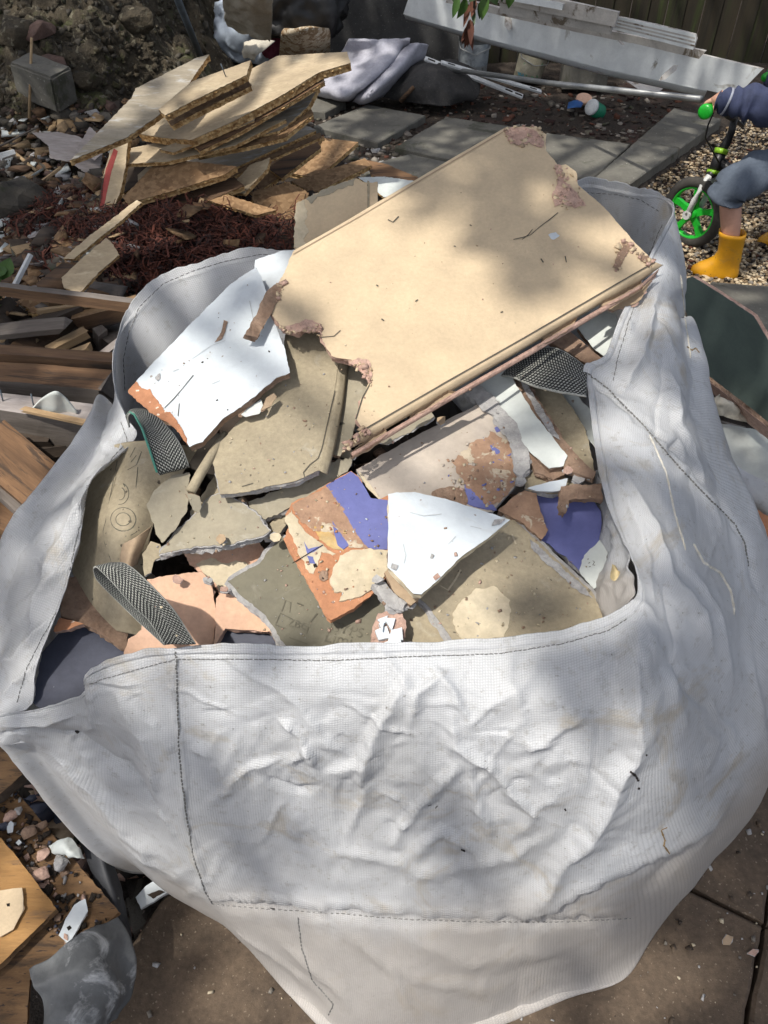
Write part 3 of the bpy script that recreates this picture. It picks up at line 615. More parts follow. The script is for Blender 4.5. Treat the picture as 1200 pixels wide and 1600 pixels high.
# ------------------------------------------------------------------ the broken boards heaped in the bag, from underneath upwards
GB = 'broken plasterboard heaped in the bag'
def PB(label, *a, name='plasterboard_piece', **k): return B(name, label, *a, group=GB, **k)
PB('dark slate painted board leaning inside the left corner of the bag', -5, (.1, -.2), [(50,1095),(66,1020),(95,985),(128,968),(170,990),(200,1018),(200,1060),(140,1100),(70,1115)], 'slate_paint', 'gypsum_grey', amp=.0015, at=(120,1040))
PB('dark brown paper scrap beneath the curved lettered sheet', -4, (.2, -.3), [(100,905),(125,900),(160,955),(200,990),(200,1020),(150,985),(95,962)], 'gypsum_brown', 'gypsum_brown', amp=.003, at=(150,960))
PB('small terracotta scrap beside the slate board at left', -3.2, (.1, -.3), [(84,986),(92,965),(112,968),(131,974),(108,984)], 'plaster_terracotta', 'gypsum_pink', amp=.002)
PB('slate blue board edge below the light peach paper', -1.5, (0, -.3), [(334,1020),(340,1000),(352,980),(420,982),(440,1020)], 'slate_paint', 'gypsum_grey', amp=.001)
PB('pink crumbling piece beside the dark hollow', -1.2, (0, -.35), [(283,856),(330,850),(402,846),(420,866),(398,890),(365,905),(345,930),(330,912),(308,890)], 'paper_salmon', 'gypsum_pink', amp=.004,
   patches=[('torn_patch', [(308,880),(330,872),(350,880),(372,876),(394,884),(365,905),(344,925),(331,908)], 'paper_cream', .003)])
PB('peach paper piece behind the front strap', -.6, (.05, -.3), [(192,1030),(200,998),(222,985),(228,930),(229,905),(264,898),(314,893),(326,904),(334,924),(337,972),(332,1012),(280,1020)], 'paper_peach', 'gypsum_pink', amp=.0022)
PB('light peach torn piece over the slate board', -.4, (0, -.32), [(338,935),(348,925),(366,932),(384,945),(412,964),(432,1000),(422,986),(378,985),(352,982),(334,1012)], 'paper_peach', 'gypsum_pink', amp=.0018)
olv, f_olv = PB('olive grey board stamped with faint maker lettering', .2, (.02, -.27), [(356,908),(405,880),(428,850),(440,838),(470,855),(560,880),(610,925),(598,960),(575,1020),(452,1020),(432,985),(415,962),(386,938)], 'paper_olive', 'gypsum_grey', amp=.0022, inset=-.006)
def text_on(root, frame, txt, px, py, hgt, dirpx, m='ink_dark', name='stamped_lettering', lift=.0011):
    cu = bpy.data.curves.new(name, 'FONT'); cu.body = txt; cu.size = 1; cu.extrude = 0; cu.resolution_u = 3
    tmp = bpy.data.objects.new(name, cu); COL.objects.link(tmp); dg = bpy.context.evaluated_depsgraph_get(); dg.update()
    me = bpy.data.meshes.new_from_object(tmp.evaluated_get(dg)); COL.objects.unlink(tmp); bpy.data.objects.remove(tmp)
    p0 = Vector(frame.p2(px, py, lift)); p1 = Vector(frame.p2(px+dirpx[0], py+dirpx[1], lift)); dx = (p1-p0).normalized(); dy = Vector((-dx.y, dx.x))
    for v in me.vertices: q = p0 + dx*(v.co.x*hgt) + dy*(v.co.y*hgt); v.co = (q.x, q.y, lift)
    me.materials.clear(); me.materials.append(MATS[m]); o = bpy.data.objects.new(name, me); return link(o, root)
mat('ink_stamp', (.135, .125, .095), (.19, .175, .13), 60, lo=.45, hi=.6, bump=0, fine=.4)
text_on(olv, f_olv, 'GYPS', 512, 984, .020, (50, 12), 'ink_stamp'); text_on(olv, f_olv, 'Limi', 505, 1002, .022, (50, 10), 'ink_stamp'); text_on(olv, f_olv, 'ZBG', 447, 977, .015, (40, 9), 'ink_stamp')
strokes(olv, f_olv, 'stamped_frame', [[(431,974),(438,958),(482,980),(478,990)], [(440,955),(446,938),(454,941),(452,957)], [(464,942),(474,946)], [(484,972),(496,958)], [(452,996),(480,1006)], [(430,976),(447,982)]], 'ink_stamp', .0007)

PB('small khaki piece tucked behind the terracotta corner', .8, (0, -.25), [(412,842),(418,822),(444,800),(452,812),(440,832),(428,842)], 'paper_khaki', amp=.002)
PB('khaki strip beside the crumpled white paper at the front rim', .6, (0, -.3), [(622,1020),(626,945),(660,930),(690,955),(715,1000),(712,1020)], 'paper_khaki', amp=.002)
kb, f_kb = PB('large khaki board with a pale torn patch below the white triangle', 1.0, (.03, -.24), [(655,935),(690,900),(735,845),(796,806),(832,838),(926,926),(946,972),(880,990),(800,1010),(715,1010),(672,950)], 'paper_khaki', 'gypsum_grey', amp=.0018, inset=-.005, coarse=40,
   patches=[('torn_patch', [(708,958),(722,938),(745,920),(772,918),(797,938),(797,970),(786,995),(750,1004),(722,1000),(712,985)], 'paper_cream', .003), ('torn_patch', [(826,842),(846,858),(918,922),(926,936),(905,926),(850,878),(830,856)], 'gypsum_grey', .003)])
strokes(kb, f_kb, 'torn_edge_line', [[(688,915),(700,922),(712,905),(720,890)], [(800,835),(806,850)]], 'paper_cream', .0012)
PB('blue painted board at the right side under the white scrap', .4, (-.12, -.3), [(834,768),(876,762),(925,775),(940,800),(938,842),(908,895),(880,868),(845,842),(850,820),(840,790)], 'paint_blue', 'gypsum_grey', amp=.0025)
bz, f_bz = PB('pale grey board corner at the right rim with tiny print', .6, (-.15, -.3), [(904,892),(914,868),(936,842),(950,862),(946,900),(928,922)], 'paint_pale', 'gypsum_grey', amp=.002)
strokes(bz, f_bz, 'tiny_print', [[(919,880),(922,879)], [(926,876),(929,878),(926,883),(930,883)], [(920,886),(923,885)], [(918,874),(920,873)]], 'ink_dark', .0005)
PB('terracotta paper piece beside the crack right of centre', 1.2, (-.02, -.28), [(778,797),(800,778),(820,766),(838,771),(842,795),(856,828),(846,842),(818,818)], 'plaster_brown', 'gypsum_brown', amp=.002)
PB('dark khaki piece behind the small white scrap', 1.4, (-.1, -.35), [(820,765),(818,744),(835,735),(870,742),(900,752),(905,768),(860,772)], 'paper_khaki', amp=.003)
PB('small white chip lying on the blue board', 2.6, (.05, -.35), [(825,762),(850,755),(887,747),(882,766),(858,768),(838,767)], 'paint_white', 'gypsum_grey', amp=.001, th=.006)
PB('curved brown paper chunk at the right rim above the blue board', 3.0, (-.1, -.4), [(876,760),(900,757),(940,756),(942,780),(906,778),(889,782),(884,803),(873,799)], 'gypsum_brown', 'gypsum_brown', amp=.003, th=.016)
PB('pale grey strip of board under the right strap', 1.5, (-.45, -.3), [(866,606),(900,616),(922,640),(930,700),(905,668)], 'paint_pale', 'gypsum_brown', amp=.0015)
PB('khaki board running under the right strap', 2.0, (-.32, -.2), [(818,592),(868,600),(915,668),(930,742),(900,715),(868,676)], 'paper_khaki', 'gypsum_grey', amp=.002)
PB('grey broken core strip between pale and khaki boards', 2.6, (-.3, -.2), [(792,576),(808,578),(828,600),(884,692),(930,738),(926,748),(882,734),(866,704),(828,640)], 'gypsum_brown', 'gypsum_brown', amp=.0025, core_name='plaster_core', face_name='torn_face',
   patches=[('plaster_streak', [(812,594),(826,604),(852,646),(878,690),(862,682),(838,645)], 'gypsum_grey', .0015, .002)])
PB('pale green white board sliding under the big tan panel', 2.4, (-.26, -.22), [(742,600),(790,576),(838,650),(886,712),(880,728),(858,732),(826,704),(795,652)], 'paint_pale', 'gypsum_brown', amp=.0015)
PB('grey broken edge curving beside the pale board', 2.0, (-.15, -.25), [(724,612),(744,598),(768,618),(796,648),(824,690),(830,728),(816,748),(802,735),(798,690),(768,650)], 'gypsum_grey', 'gypsum_grey', amp=.004, face_name='broken_face')
PB('thin brown splinter beneath the pale board', 2.2, (-.1, -.3), [(826,706),(850,725),(884,738),(866,752),(836,738)], 'gypsum_brown', 'gypsum_brown', amp=.003)
bg, f_bg = PB('beige painted board with brown peeling and a blue corner', 1.6, (0, -.24), [(556,734),(600,708),(653,680),(700,655),(746,632),(770,648),(802,684),(818,722),(812,750),(790,775),(768,800),(700,800),(607,800),(590,772)], 'paint_beige', 'gypsum_grey', amp=.0015, coarse=40)
for pt in [('peeled_patch', [(706,722),(740,690),(770,676),(795,690),(810,728),(806,756),(780,785),(762,793),(740,772),(720,748)], 'plaster_brown', .005), ('blue_patch', [(762,690),(775,700),(792,700),(803,712),(800,726),(775,716)], 'paint_blue', .0015, .0013),
           ('blue_patch', [(727,757),(740,765),(768,786),(776,797),(748,793),(728,785)], 'paint_blue', .0015, .0013), ('blue_patch', [(773,668),(782,664),(784,672),(776,675)], 'paint_blue', .001, .0013),
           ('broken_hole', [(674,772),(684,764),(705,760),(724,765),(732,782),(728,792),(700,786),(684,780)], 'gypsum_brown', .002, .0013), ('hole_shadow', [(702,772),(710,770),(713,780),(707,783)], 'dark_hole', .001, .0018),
           ('cream_streak', [(560,736),(572,748),(592,775),(606,790),(594,782),(572,760)], 'paper_cream', .001)]: patch(bg, f_bg, *pt)
tc_, f_tc = PB('terracotta plaster slab with blue paint and yellowed streaks', 2.2, (.05, -.26), [(447,803),(455,786),(480,775),(512,756),(548,735),(560,745),(582,785),(612,772),(612,860),(606,900),(585,925),(552,950),(517,969),(510,964),(488,922),(464,880),(443,842),(452,822)], 'plaster_terracotta', 'plaster_terracotta', amp=.0022, coarse=45, th=.011)
for pt in [('brown_patch', [(455,790),(480,776),(512,758),(534,790),(560,835),(575,858),(545,856),(520,835),(490,830),(470,815)], 'plaster_brown', .003, .0006),
           ('cream_streak', [(447,806),(455,796),(466,818),(478,832),(494,842),(512,858),(526,864),(520,868),(502,862),(496,880),(488,896),(478,888),(470,872),(462,850),(452,830)], 'paper_cream', .003, .0009),
           ('yellow_patch', [(482,815),(505,818),(522,826),(532,850),(540,862),(520,858),(500,842)], 'plaster_ochre', .003, .0010),
           ('blue_patch', [(510,758),(548,737),(560,745),(580,778),(607,782),(607,858),(585,858),(572,854),(556,832),(536,797)], 'paint_blue', .001, .0013),
           ('blue_sliver', [(519,814),(528,826),(545,852),(536,858),(528,852),(522,832)], 'paint_blue', .0008, .0014), ('blue_sliver', [(475,846),(482,858),(505,852),(490,862),(480,865)], 'paint_blue', .0008, .0014),
           ('blue_sliver', [(480,868),(489,870),(493,881),(484,880)], 'paint_blue', .0008, .0014), ('screw_hole', [(489,882),(494,880),(496,885),(491,887)], 'dark_hole', .0004, .0016),
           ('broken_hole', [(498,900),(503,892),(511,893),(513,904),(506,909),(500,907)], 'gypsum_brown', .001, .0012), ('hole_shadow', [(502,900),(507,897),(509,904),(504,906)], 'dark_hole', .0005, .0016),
           ('paper_peel', [(516,908),(522,884),(532,868),(548,860),(580,857),(606,860),(606,888),(592,915),(562,932),(540,938),(530,940),(536,926),(522,926)], 'paper_cream', .002, .0030)]: patch(tc_, f_tc, *pt)
stroke(tc_, f_tc, 'saw_cut', [(457,880),(480,866),(505,851)], 'dark_hole', .0006, .0018)
PB('grey plaster crumb wedged under the white triangle', 3.2, (.1, -.3), [(579,914),(590,908),(602,910),(612,922),(636,942),(628,954),(610,952),(596,934)], 'gypsum_grey', 'gypsum_grey', amp=.004, face_name='broken_face')
PB('tan paper corner poking out left of the white triangle', 3.4, (.05, -.3), [(600,894),(612,888),(640,915),(656,934),(642,946),(618,928)], 'paper_kraft', 'gypsum_brown', amp=.0015)
cr, f_cr = PB('pink scrap covered with crumpled white flakes at the front rim', 2.4, (0, -.35), [(578,1020),(584,980),(590,958),(622,950),(634,970),(634,1020)], 'gypsum_pink', 'gypsum_pink', amp=.003)
for k, o in enumerate([[(590,968),(606,962),(600,978)], [(600,965),(618,966),(612,985)], [(586,985),(604,978),(610,996),(592,1000)], [(612,984),(628,980),(630,1000),(606,1002)], [(600,1004),(626,996),(628,1014),(600,1016)], [(592,974),(600,970),(598,986)]]):
    patch(cr, f_cr, 'white_flake', o, 'paint_white', .0005, .003+.0018*k)
wt, f_wt = PB('white triangular board lying on top in the middle', 4.6, (.02, -.22), [(607,772),(620,769),(648,769),(700,780),(797,812),(760,842),(722,868),(690,900),(658,928),(646,927),(626,906),(606,886)], 'paint_white', 'paper_cream', amp=.0012, inset=.0005, coarse=50)
PB('rough grey slab end under the khaki panel left of centre', 1.8, (0, -.35), [(388,784),(430,768),(480,748),(530,716),(550,718),(540,735),(520,752),(470,785),(406,814),(396,802)], 'paper_grey', 'gypsum_grey', amp=.004, th=.016)
PB('jagged khaki scrap lying above the dark hollow', 2.2, (0, -.3), [(248,866),(262,846),(282,826),(310,798),(331,775),(352,770),(400,800),(420,830),(404,838),(366,848),(324,855),(282,858)], 'paper_grey', 'gypsum_grey', amp=.004, inset=-.002)
PB('narrow grey board between the khaki panel and the tan panel', 3.0, (-.05, -.3), [(538,566),(560,560),(584,590),(570,630),(556,660),(548,690),(530,712),(514,706),(526,640)], 'paper_grey', 'gypsum_brown', amp=.002)
kp, f_kp = PB('khaki panel with a straight rolled edge beneath the white board', 4.0, (-.03, -.27), [(332,716),(346,688),(390,640),(440,560),(448,515),(480,508),(505,525),(530,562),(520,625),(508,690),(498,735),(462,752),(420,760),(384,768),(344,772),(336,742)], 'paper_khaki', 'gypsum_grey', amp=.0022, straight=[7, 8, 9], coarse=45)
edge_roll(kp, f_kp, 'rolled_edge', [(528,556),(519,625),(507,690),(498,735)], [(544,562),(536,630),(524,695),(512,742)], 'paper_khaki', .010)
strokes(kp, f_kp, 'crease_line', [[(523,610),(512,660),(503,700)], [(503,700),(497,716),(484,726),(474,738),(476,746)], [(378,760),(395,755)]], 'ink_dark', .0006)
PB('little pale blue scrap under the white board', 4.9, (0, -.3), [(376,648),(388,636),(408,624),(412,634),(404,646),(384,652)], 'paint_pale', 'gypsum_brown', amp=.0015, th=.004)
PB('small torn kraft paper scrap beside the pale blue one', 5.2, (.05, -.3), [(408,642),(416,622),(428,614),(432,620),(424,634)], 'paper_kraft', 'gypsum_brown', amp=.0015, th=.004)
PB('white sheet standing behind the left white board', 4.6, (.1, -.6), [(398,420),(398,406),(440,392),(462,390),(456,418),(440,450),(410,460)], 'paint_white', 'gypsum_brown', amp=.001, th=.004)
wb, f_wb = PB('white painted board with a torn terracotta corner at left', 5.6, (-.10, -.30), [(202,612),(214,594),(300,504),(360,444),(400,417),(408,432),(416,460),(430,505),(443,540),(453,582),(432,590),(388,627),(348,654),(316,690),(296,698),(276,668),(240,646)], 'paint_white', 'gypsum_brown', amp=.0016, coarse=50,
   patches=[('torn_patch', [(200,614),(212,596),(222,606),(234,608),(244,622),(255,640),(270,648),(284,668),(294,696),(275,670),(238,648)], 'plaster_terracotta', .0028), ('paper_tear', [(346,520),(350,500),(356,503),(352,518),(347,530),(335,536)], 'gypsum_brown', .0008), ('grey_smudge', [(242,590),(250,583),(252,591),(246,595)], 'gypsum_grey', .002)])
strokes(wb, f_wb, 'crack', [[(257,637),(272,622),(284,608),(292,598),(302,586)], [(280,630),(278,650)]], 'ink_dark', .0006)
PB('brown torn chunk leaning on the left white board', 7.4, (.5, -.4), [(383,523),(400,492),(414,458),(430,444),(440,450),(434,470),(420,495),(402,527)], 'gypsum_brown', 'gypsum_brown', amp=.0025)
# the big tan panel on top
mp_out = [(422,486),(428,462),(438,438),(452,408),(456,393),(520,357),(600,310),(700,251),(788,200),(800,199),(838,197),(854,210),(852,234),(872,258),(884,257),(900,268),(904,290),(938,318),(958,340),(985,372),(1021,409),(940,456),(820,526),(700,594),(566,671),(556,655),(562,625),(578,597),(574,578),(548,562),(518,556),(504,530),(500,508),(478,508),(466,518),(440,512)]
tp, f_tp = B('plasterboard_sheet', 'big tan plasterboard panel lying on top across the bag', 7.2, (.0, -.35), mp_out, 'paper_tan', 'gypsum_pink', 'plasterboard', amp=.0022, straight=list(range(4, 8))+list(range(20, 24)), coarse=50, inset=.001, at=(700,440), ring_amp=.004, th=.0135)
edge_roll(tp, f_tp, 'rolled_edge', [(1022,409),(940,456),(820,526),(700,594),(566,671),(560,676)], [(1036,414),(1000,440),(952,467),(834,536),(713,606),(580,684),(540,704)], 'paper_tan', .0125)
edge_roll(tp, f_tp, 'torn_core_edge', [(1030,420),(1000,446),(952,473),(834,542),(713,612),(580,690),(548,708)], [(1026,428),(998,455),(952,482),(836,551),(714,620),(582,698),(552,716)], 'gypsum_pink', .006)
for o_ in [[(1000,442),(985,452),(960,465),(940,476),(936,484),(965,474),(990,462),(1004,452)], [(900,500),(870,518),(850,532),(838,546),(868,532),(892,516)], [(700,614),(660,640),(640,654),(664,646),(690,632),(712,616)], [(600,672),(570,694),(552,708),(548,718),(580,702),(606,682)]]: patch(tp, f_tp, 'torn_paper_layer', o_, 'paper_kraft', .002, -.006)
for pt in [('torn_patch', [(790,202),(800,200),(824,200),(838,206),(850,222),(846,232),(826,224),(812,228),(796,222)], 'gypsum_pink', .003, .0006), ('torn_patch', [(866,258),(876,260),(884,284),(900,300),(916,322),(898,326),(878,318),(866,324),(862,306),(872,286)], 'gypsum_pink', .003, .0006),
           ('torn_patch', [(968,374),(982,378),(986,388),(976,402),(966,424),(956,418),(964,400),(972,386)], 'gypsum_brown', .003, .0006), ('paper_tear', [(1000,396),(1014,402),(1010,412),(1000,408)], 'gypsum_brown', .002, .0006), ('torn_patch', [(440,512),(455,508),(478,500),(500,504),(505,528),(498,520),(480,512),(462,522)], 'gypsum_pink', .003, .0006),
           ('torn_patch', [(545,566),(560,560),(576,562),(581,580),(578,600),(568,588),(556,574)], 'gypsum_pink', .003, .0006), ('paint_fleck', [(858,366),(868,362),(874,368),(864,374)], 'paint_white', .002, .0006)]: patch(tp, f_tp, *pt)
strokes(tp, f_tp, 'crack', [[(802,374),(816,371),(829,367),(845,353),(860,342),(872,332)], [(816,374),(826,366),(832,358)], [(500,527),(522,525),(532,516)], [(556,655),(566,622),(580,596)]], 'ink_dark', .0007)
strokes(tp, f_tp, 'scuff', [[(606,343),(614,347),(623,338)], [(845,404),(849,410)], [(883,400),(885,410)], [(596,498),(600,501)], [(734,351),(737,353)], [(649,471),(653,468)], [(782,488),(786,487)], [(588,445),(591,447)], [(709,384),(712,385)]], 'ink_dark', .0010)
strokes(tp, f_tp, 'edge_crease', [[(1020,411),(940,457),(820,527),(700,595),(567,672)]], 'ink_dark', .0008, .0004)
strokes(tp, f_tp, 'edge_crease', [[(458,397),(560,339),(700,256),(786,206)]], 'paper_kraft', .0008)
def in_poly(poly):
    xs = [p[0] for p in poly]; ys = [p[1] for p in poly]
    def f(rs):
        while True:
            x = min(xs)+(max(xs)-min(xs))*rs.rand(); y = min(ys)+(max(ys)-min(ys))*rs.rand(); c = False; k = len(poly)-1
            for i in range(len(poly)):
                if (poly[i][1] > y) != (poly[k][1] > y) and x < (poly[k][0]-poly[i][0])*(y-poly[i][1])/(poly[k][1]-poly[i][1]+1e-9)+poly[i][0]: c = not c
                k = i
            if c: return x, y
    return f
def crumbs(root, frame, poly, n, mats, size, seed, lift=.001, flat_=.6, name='broken_core'):
    g_ = in_poly(poly)
    def pl(rs): x, y = g_(rs); a, b = frame.p2(x, y); return (a, b, lift*rs.rand())
    o = chips(name, n, pl, mats, size, None, None, flat_, root, seed); return o
for k, (pl_, n_) in enumerate([([(788,202),(800,198),(838,197),(852,212),(852,232),(838,228),(815,230),(795,224)], 60), ([(866,256),(884,258),(900,276),(914,322),(898,328),(872,328),(862,306)], 70), ([(968,372),(986,378),(978,402),(966,426),(955,418)], 26), ([(436,506),(460,520),(500,506),(506,530),(492,522),(470,516),(458,526),(438,514)], 46), ([(545,566),(576,562),(582,582),(580,604),(568,590),(552,572)], 40), ([(985,380),(1022,409),(1018,418),(980,392)], 24), ([(425,470),(440,434),(446,440),(432,486)], 20), ([(566,666),(580,676),(548,702),(534,708),(540,694)], 30)]):
    crumbs(tp, f_tp, pl_, n_, ['gypsum_pink', 'gypsum_pink', 'paper_kraft', 'paper_tan'], (.002, .0075), 200+k, .002)
crumbs(tc_, f_tc, [(455,790),(548,740),(606,860),(604,900),(517,965),(446,845)], 90, ['paper_cream', 'paint_white', 'plaster_terracotta', 'plaster_ochre', 'gypsum_pink'], (.001, .0036), 220, .0026, .3, 'paint_flakes')
crumbs(bg, f_bg, [(690,730),(740,680),(800,690),(814,745),(770,796),(720,780)], 120, ['paint_beige', 'paper_cream', 'plaster_brown', 'gypsum_brown', 'paint_blue'], (.0015, .006), 221, .002, .25, 'paint_flakes')
crumbs(bg, f_bg, [(560,735),(700,660),(800,690),(810,745),(700,790),(600,780)], 30, ['gypsum_brown', 'gypsum_grey', 'plaster_brown'], (.001, .0024), 222, .001, .4, 'paint_flakes')
crumbs(kb, f_kb, [(670,935),(800,815),(935,940),(900,985),(710,1000)], 70, ['gypsum_grey', 'paper_cream', 'gypsum_brown'], (.001, .004), 223, .001, .4, 'plaster_dust')
crumbs(kp, f_kp, [(345,765),(350,690),(450,530),(520,570),(495,735)], 26, ['gypsum_grey', 'gypsum_brown'], (.001, .0028), 224, .001, .4, 'plaster_dust')
crumbs(tp, f_tp, [(440,480),(800,210),(1000,405),(570,660)], 46, ['gypsum_pink', 'paper_cream', 'gypsum_brown', 'paper_kraft'], (.0008, .0024), 225, .001, .4, 'plaster_dust')
crumbs(olv, f_olv, [(370,910),(440,850),(560,900),(580,1000),(450,1000)], 40, ['gypsum_grey', 'gypsum_pink'], (.001, .003), 226, .001, .4, 'plaster_dust')
crumbs(wb, f_wb, [(215,605),(400,430),(440,570),(310,680)], 30, ['gypsum_brown', 'dirt_dark'], (.001, .003), 227, .001, .4, 'plaster_dust')
PB('torn paper flaps hanging from the right corner of the big panel', 6.0, (-.2, -.4), [(940,478),(968,462),(1000,446),(1024,428),(1012,448),(996,474),(976,478),(958,486)], 'paper_kraft', 'gypsum_pink', amp=.003, th=.006)
PB('grey torn paper poking out below the big panel', 4.2, (.1, -.4), [(590,690),(622,666),(650,650),(674,643),(680,652),(664,662),(640,674),(606,694)], 'paper_grey', 'gypsum_grey', amp=.003, th=.005)
PB('tan backing board standing behind the big panel', 3.0, (-.1, -.9), [(460,386),(463,318),(480,308),(500,300),(521,291),(556,279),(566,285),(590,284),(590,330),(600,400),(500,430)], 'paper_tan', 'gypsum_grey', amp=.003, coarse=80, at=(520,340), straight=[7, 8], patches=[('torn_patch', [(459,386),(461,350),(463,318),(474,312),(480,330),(476,350),(484,362),(474,372),(480,384)], 'paper_cream', .003), ('torn_patch', [(478,310),(500,299),(522,289),(556,278),(550,290),(530,294),(515,304),(496,308),(486,318)], 'paper_grey', .003), ('fold_line', [(574,282),(577,283),(577,330),(574,332)], 'paper_khaki', .0004)])
PB('white board behind the right strap', 2.6, (-.1, -.5), [(902,512),(935,486),(962,490),(968,510),(948,560),(928,545)], 'paint_pale', 'gypsum_brown', amp=.001)
PB('brown board edge running under the panel towards the right strap', 3.0, (-.1, -.4), [(846,528),(880,510),(905,530),(940,560),(925,572),(890,552)], 'gypsum_brown', 'gypsum_brown', amp=.002)
# curled papers at the left side
cp, cp_b = sheet('curled_paper', [[(160,700,.80),(205,690,.835),(250,690,.845),(310,700,.83)],[(138,750,.765),(180,745,.80),(225,745,.815),(270,765,.80)],[(122,815,.745),(160,815,.785),(200,815,.80),(238,825,.78)],[(112,882,.725),(150,880,.755),(190,882,.762),(228,892,.735)],[(136,940,.70),(165,940,.715),(195,944,.72),(232,952,.70)],[(170,982,.68),(186,986,.685),(204,990,.685),(236,1000,.67)]],
   'paper_khaki', 50, 60, amp=.0015, freq=12, label='curled khaki paper sheet printed with big outlined letters inside the left wall', cat='torn paper', thick=.0015)
def on_sheet(bv, px, py, lift=.0009):
    d = ray(px, py).normalized(); h = bv.ray_cast(CO, d)
    if h[0] is None: return None
    n = h[1] if h[1].dot(d) < 0 else -h[1]; return h[0]+n*lift
def sheet_lines(parent, bv, name, lines, m, w):
    V, F = [], []; o = Vector(parent.location)
    for pts in lines:
        q = [on_sheet(bv, *p) for p in pts]; q = [x for x in q if x is not None]; b0 = len(V)
        for i, p in enumerate(q):
            d = (q[min(i+1, len(q)-1)]-q[max(i-1, 0)]); s = d.cross(CO-p).normalized()*w; V += [p-s-o, p+s-o]
            if i: F.append((b0+2*i-2, b0+2*i-1, b0+2*i+1, b0+2*i))
    if F: return mesh(name, V, F, MATS[m], parent)
el = lambda cx, cy, a, b, t0=0, t1=360, k=26: [(cx+a*math.cos(R(t0+(t1-t0)*i/k)), cy+b*math.sin(R(t0+(t1-t0)*i/k))) for i in range(k+1)]
sheet_lines(cp, cp_b, 'printed_letter', [el(193,812,19,18), el(193,812,11,10)], 'ink_stamp', .0008)
sheet_lines(cp, cp_b, 'printed_letter', [el(188,772,14,17,-70,100), el(188,772,8,10,-70,100), [(193,756),(196,761)]], 'ink_stamp', .0008)
sheet_lines(cp, cp_b, 'printed_letter', [[(200,735),(214,727),(222,706),(212,700),(204,715)], [(206,722),(214,712)]], 'ink_stamp', .0008)
sheet_lines(cp, cp_b, 'printed_line', [[(184,720),(172,780),(166,815),(162,830),(165,850),(172,870),(177,885)], [(216,730),(213,760),(216,790),(222,820)], [(196,838),(205,836),(214,830)]], 'ink_stamp', .0006)
sheet('folded_flap', [[(192,850,.79),(214,838,.80),(237,822,.795)],[(188,868,.775),(205,862,.79),(226,850,.785)],[(188,890,.76),(200,888,.772),(214,882,.765)]], 'paper_kraft', 16, 16, amp=.001, thick=.0012, label='tan folded corner of paper beside the dark hollow', cat='torn paper')
PB('grey pointed paper flap hanging beside the rolled tube', 3.2, (.15, -.5), [(229,788),(240,767),(268,743),(296,738),(293,772),(294,795),(276,822),(254,848),(246,838),(240,818)], 'paper_grey', 'paper_khaki', amp=.0022, th=.003, name='torn_paper', coarse=70)
PB('small grey curl of paper at the end of the rolled tube', 3.6, (.5, -.5), [(291,771),(304,772),(312,776),(314,792),(310,801),(302,796)], 'paper_grey', 'gypsum_brown', amp=.0015, th=.003, name='torn_paper')
PB('dark khaki piece standing in the hollow behind the peach paper', .2, (.2, -.6), [(222,866),(236,846),(250,850),(258,866),(240,878),(236,895),(226,900)], 'paper_khaki', 'gypsum_grey', amp=.002, th=.006)
PB('khaki paper edge between the pointed flap and the khaki panel', 2.0, (.1, -.4), [(296,800),(318,770),(336,744),(346,772),(352,784),(330,790),(306,815)], 'paper_khaki', 'gypsum_grey', amp=.002, th=.006)
def tube(name, pts, rad, m, parent=None, seg=10, cap=True, label=None, cat=None, group=None, smooth=True):
    pts = [Vector(p) for p in pts]; rad = rad if isinstance(rad, (list, tuple)) else [rad]*len(pts); o0 = pts[0] if parent is None else Vector((0, 0, 0)); V, F = [], []
    up = Vector((.31, .2, .93))
    for i, p in enumerate(pts):
        d = (pts[min(i+1, len(pts)-1)]-pts[max(i-1, 0)]).normalized(); s = d.cross(up).normalized(); t = s.cross(d)
        for k in range(seg): a = 2*math.pi*k/seg; V.append(p+(s*math.cos(a)+t*math.sin(a))*rad[i]-o0)
        if i:
            for k in range(seg): F.append(((i-1)*seg+k, (i-1)*seg+(k+1) % seg, i*seg+(k+1) % seg, i*seg+k))
    if cap: F += [tuple(range(seg))[::-1], tuple((len(pts)-1)*seg+k for k in range(seg))]
    o = mesh(name, V, F, MATS[m] if isinstance(m, str) else m, parent, smooth=smooth)
    if parent is None: o.location = o0
    return tag(o, label, cat, group)
tube('green_edge', [Z(*p)-Vector((BC.x, BC.y, 0)) for p in tube_later], .0017, 'thread_green', bag, 6)
tube('rolled_paper', [Z(298,768,.85), Z(312,742,.858), Z(330,712,.862), Z(352,678,.866)], [.007,.0072,.0068,.006], 'paper_khaki', label='rolled tube of khaki paper beside the left strap', cat='torn paper')

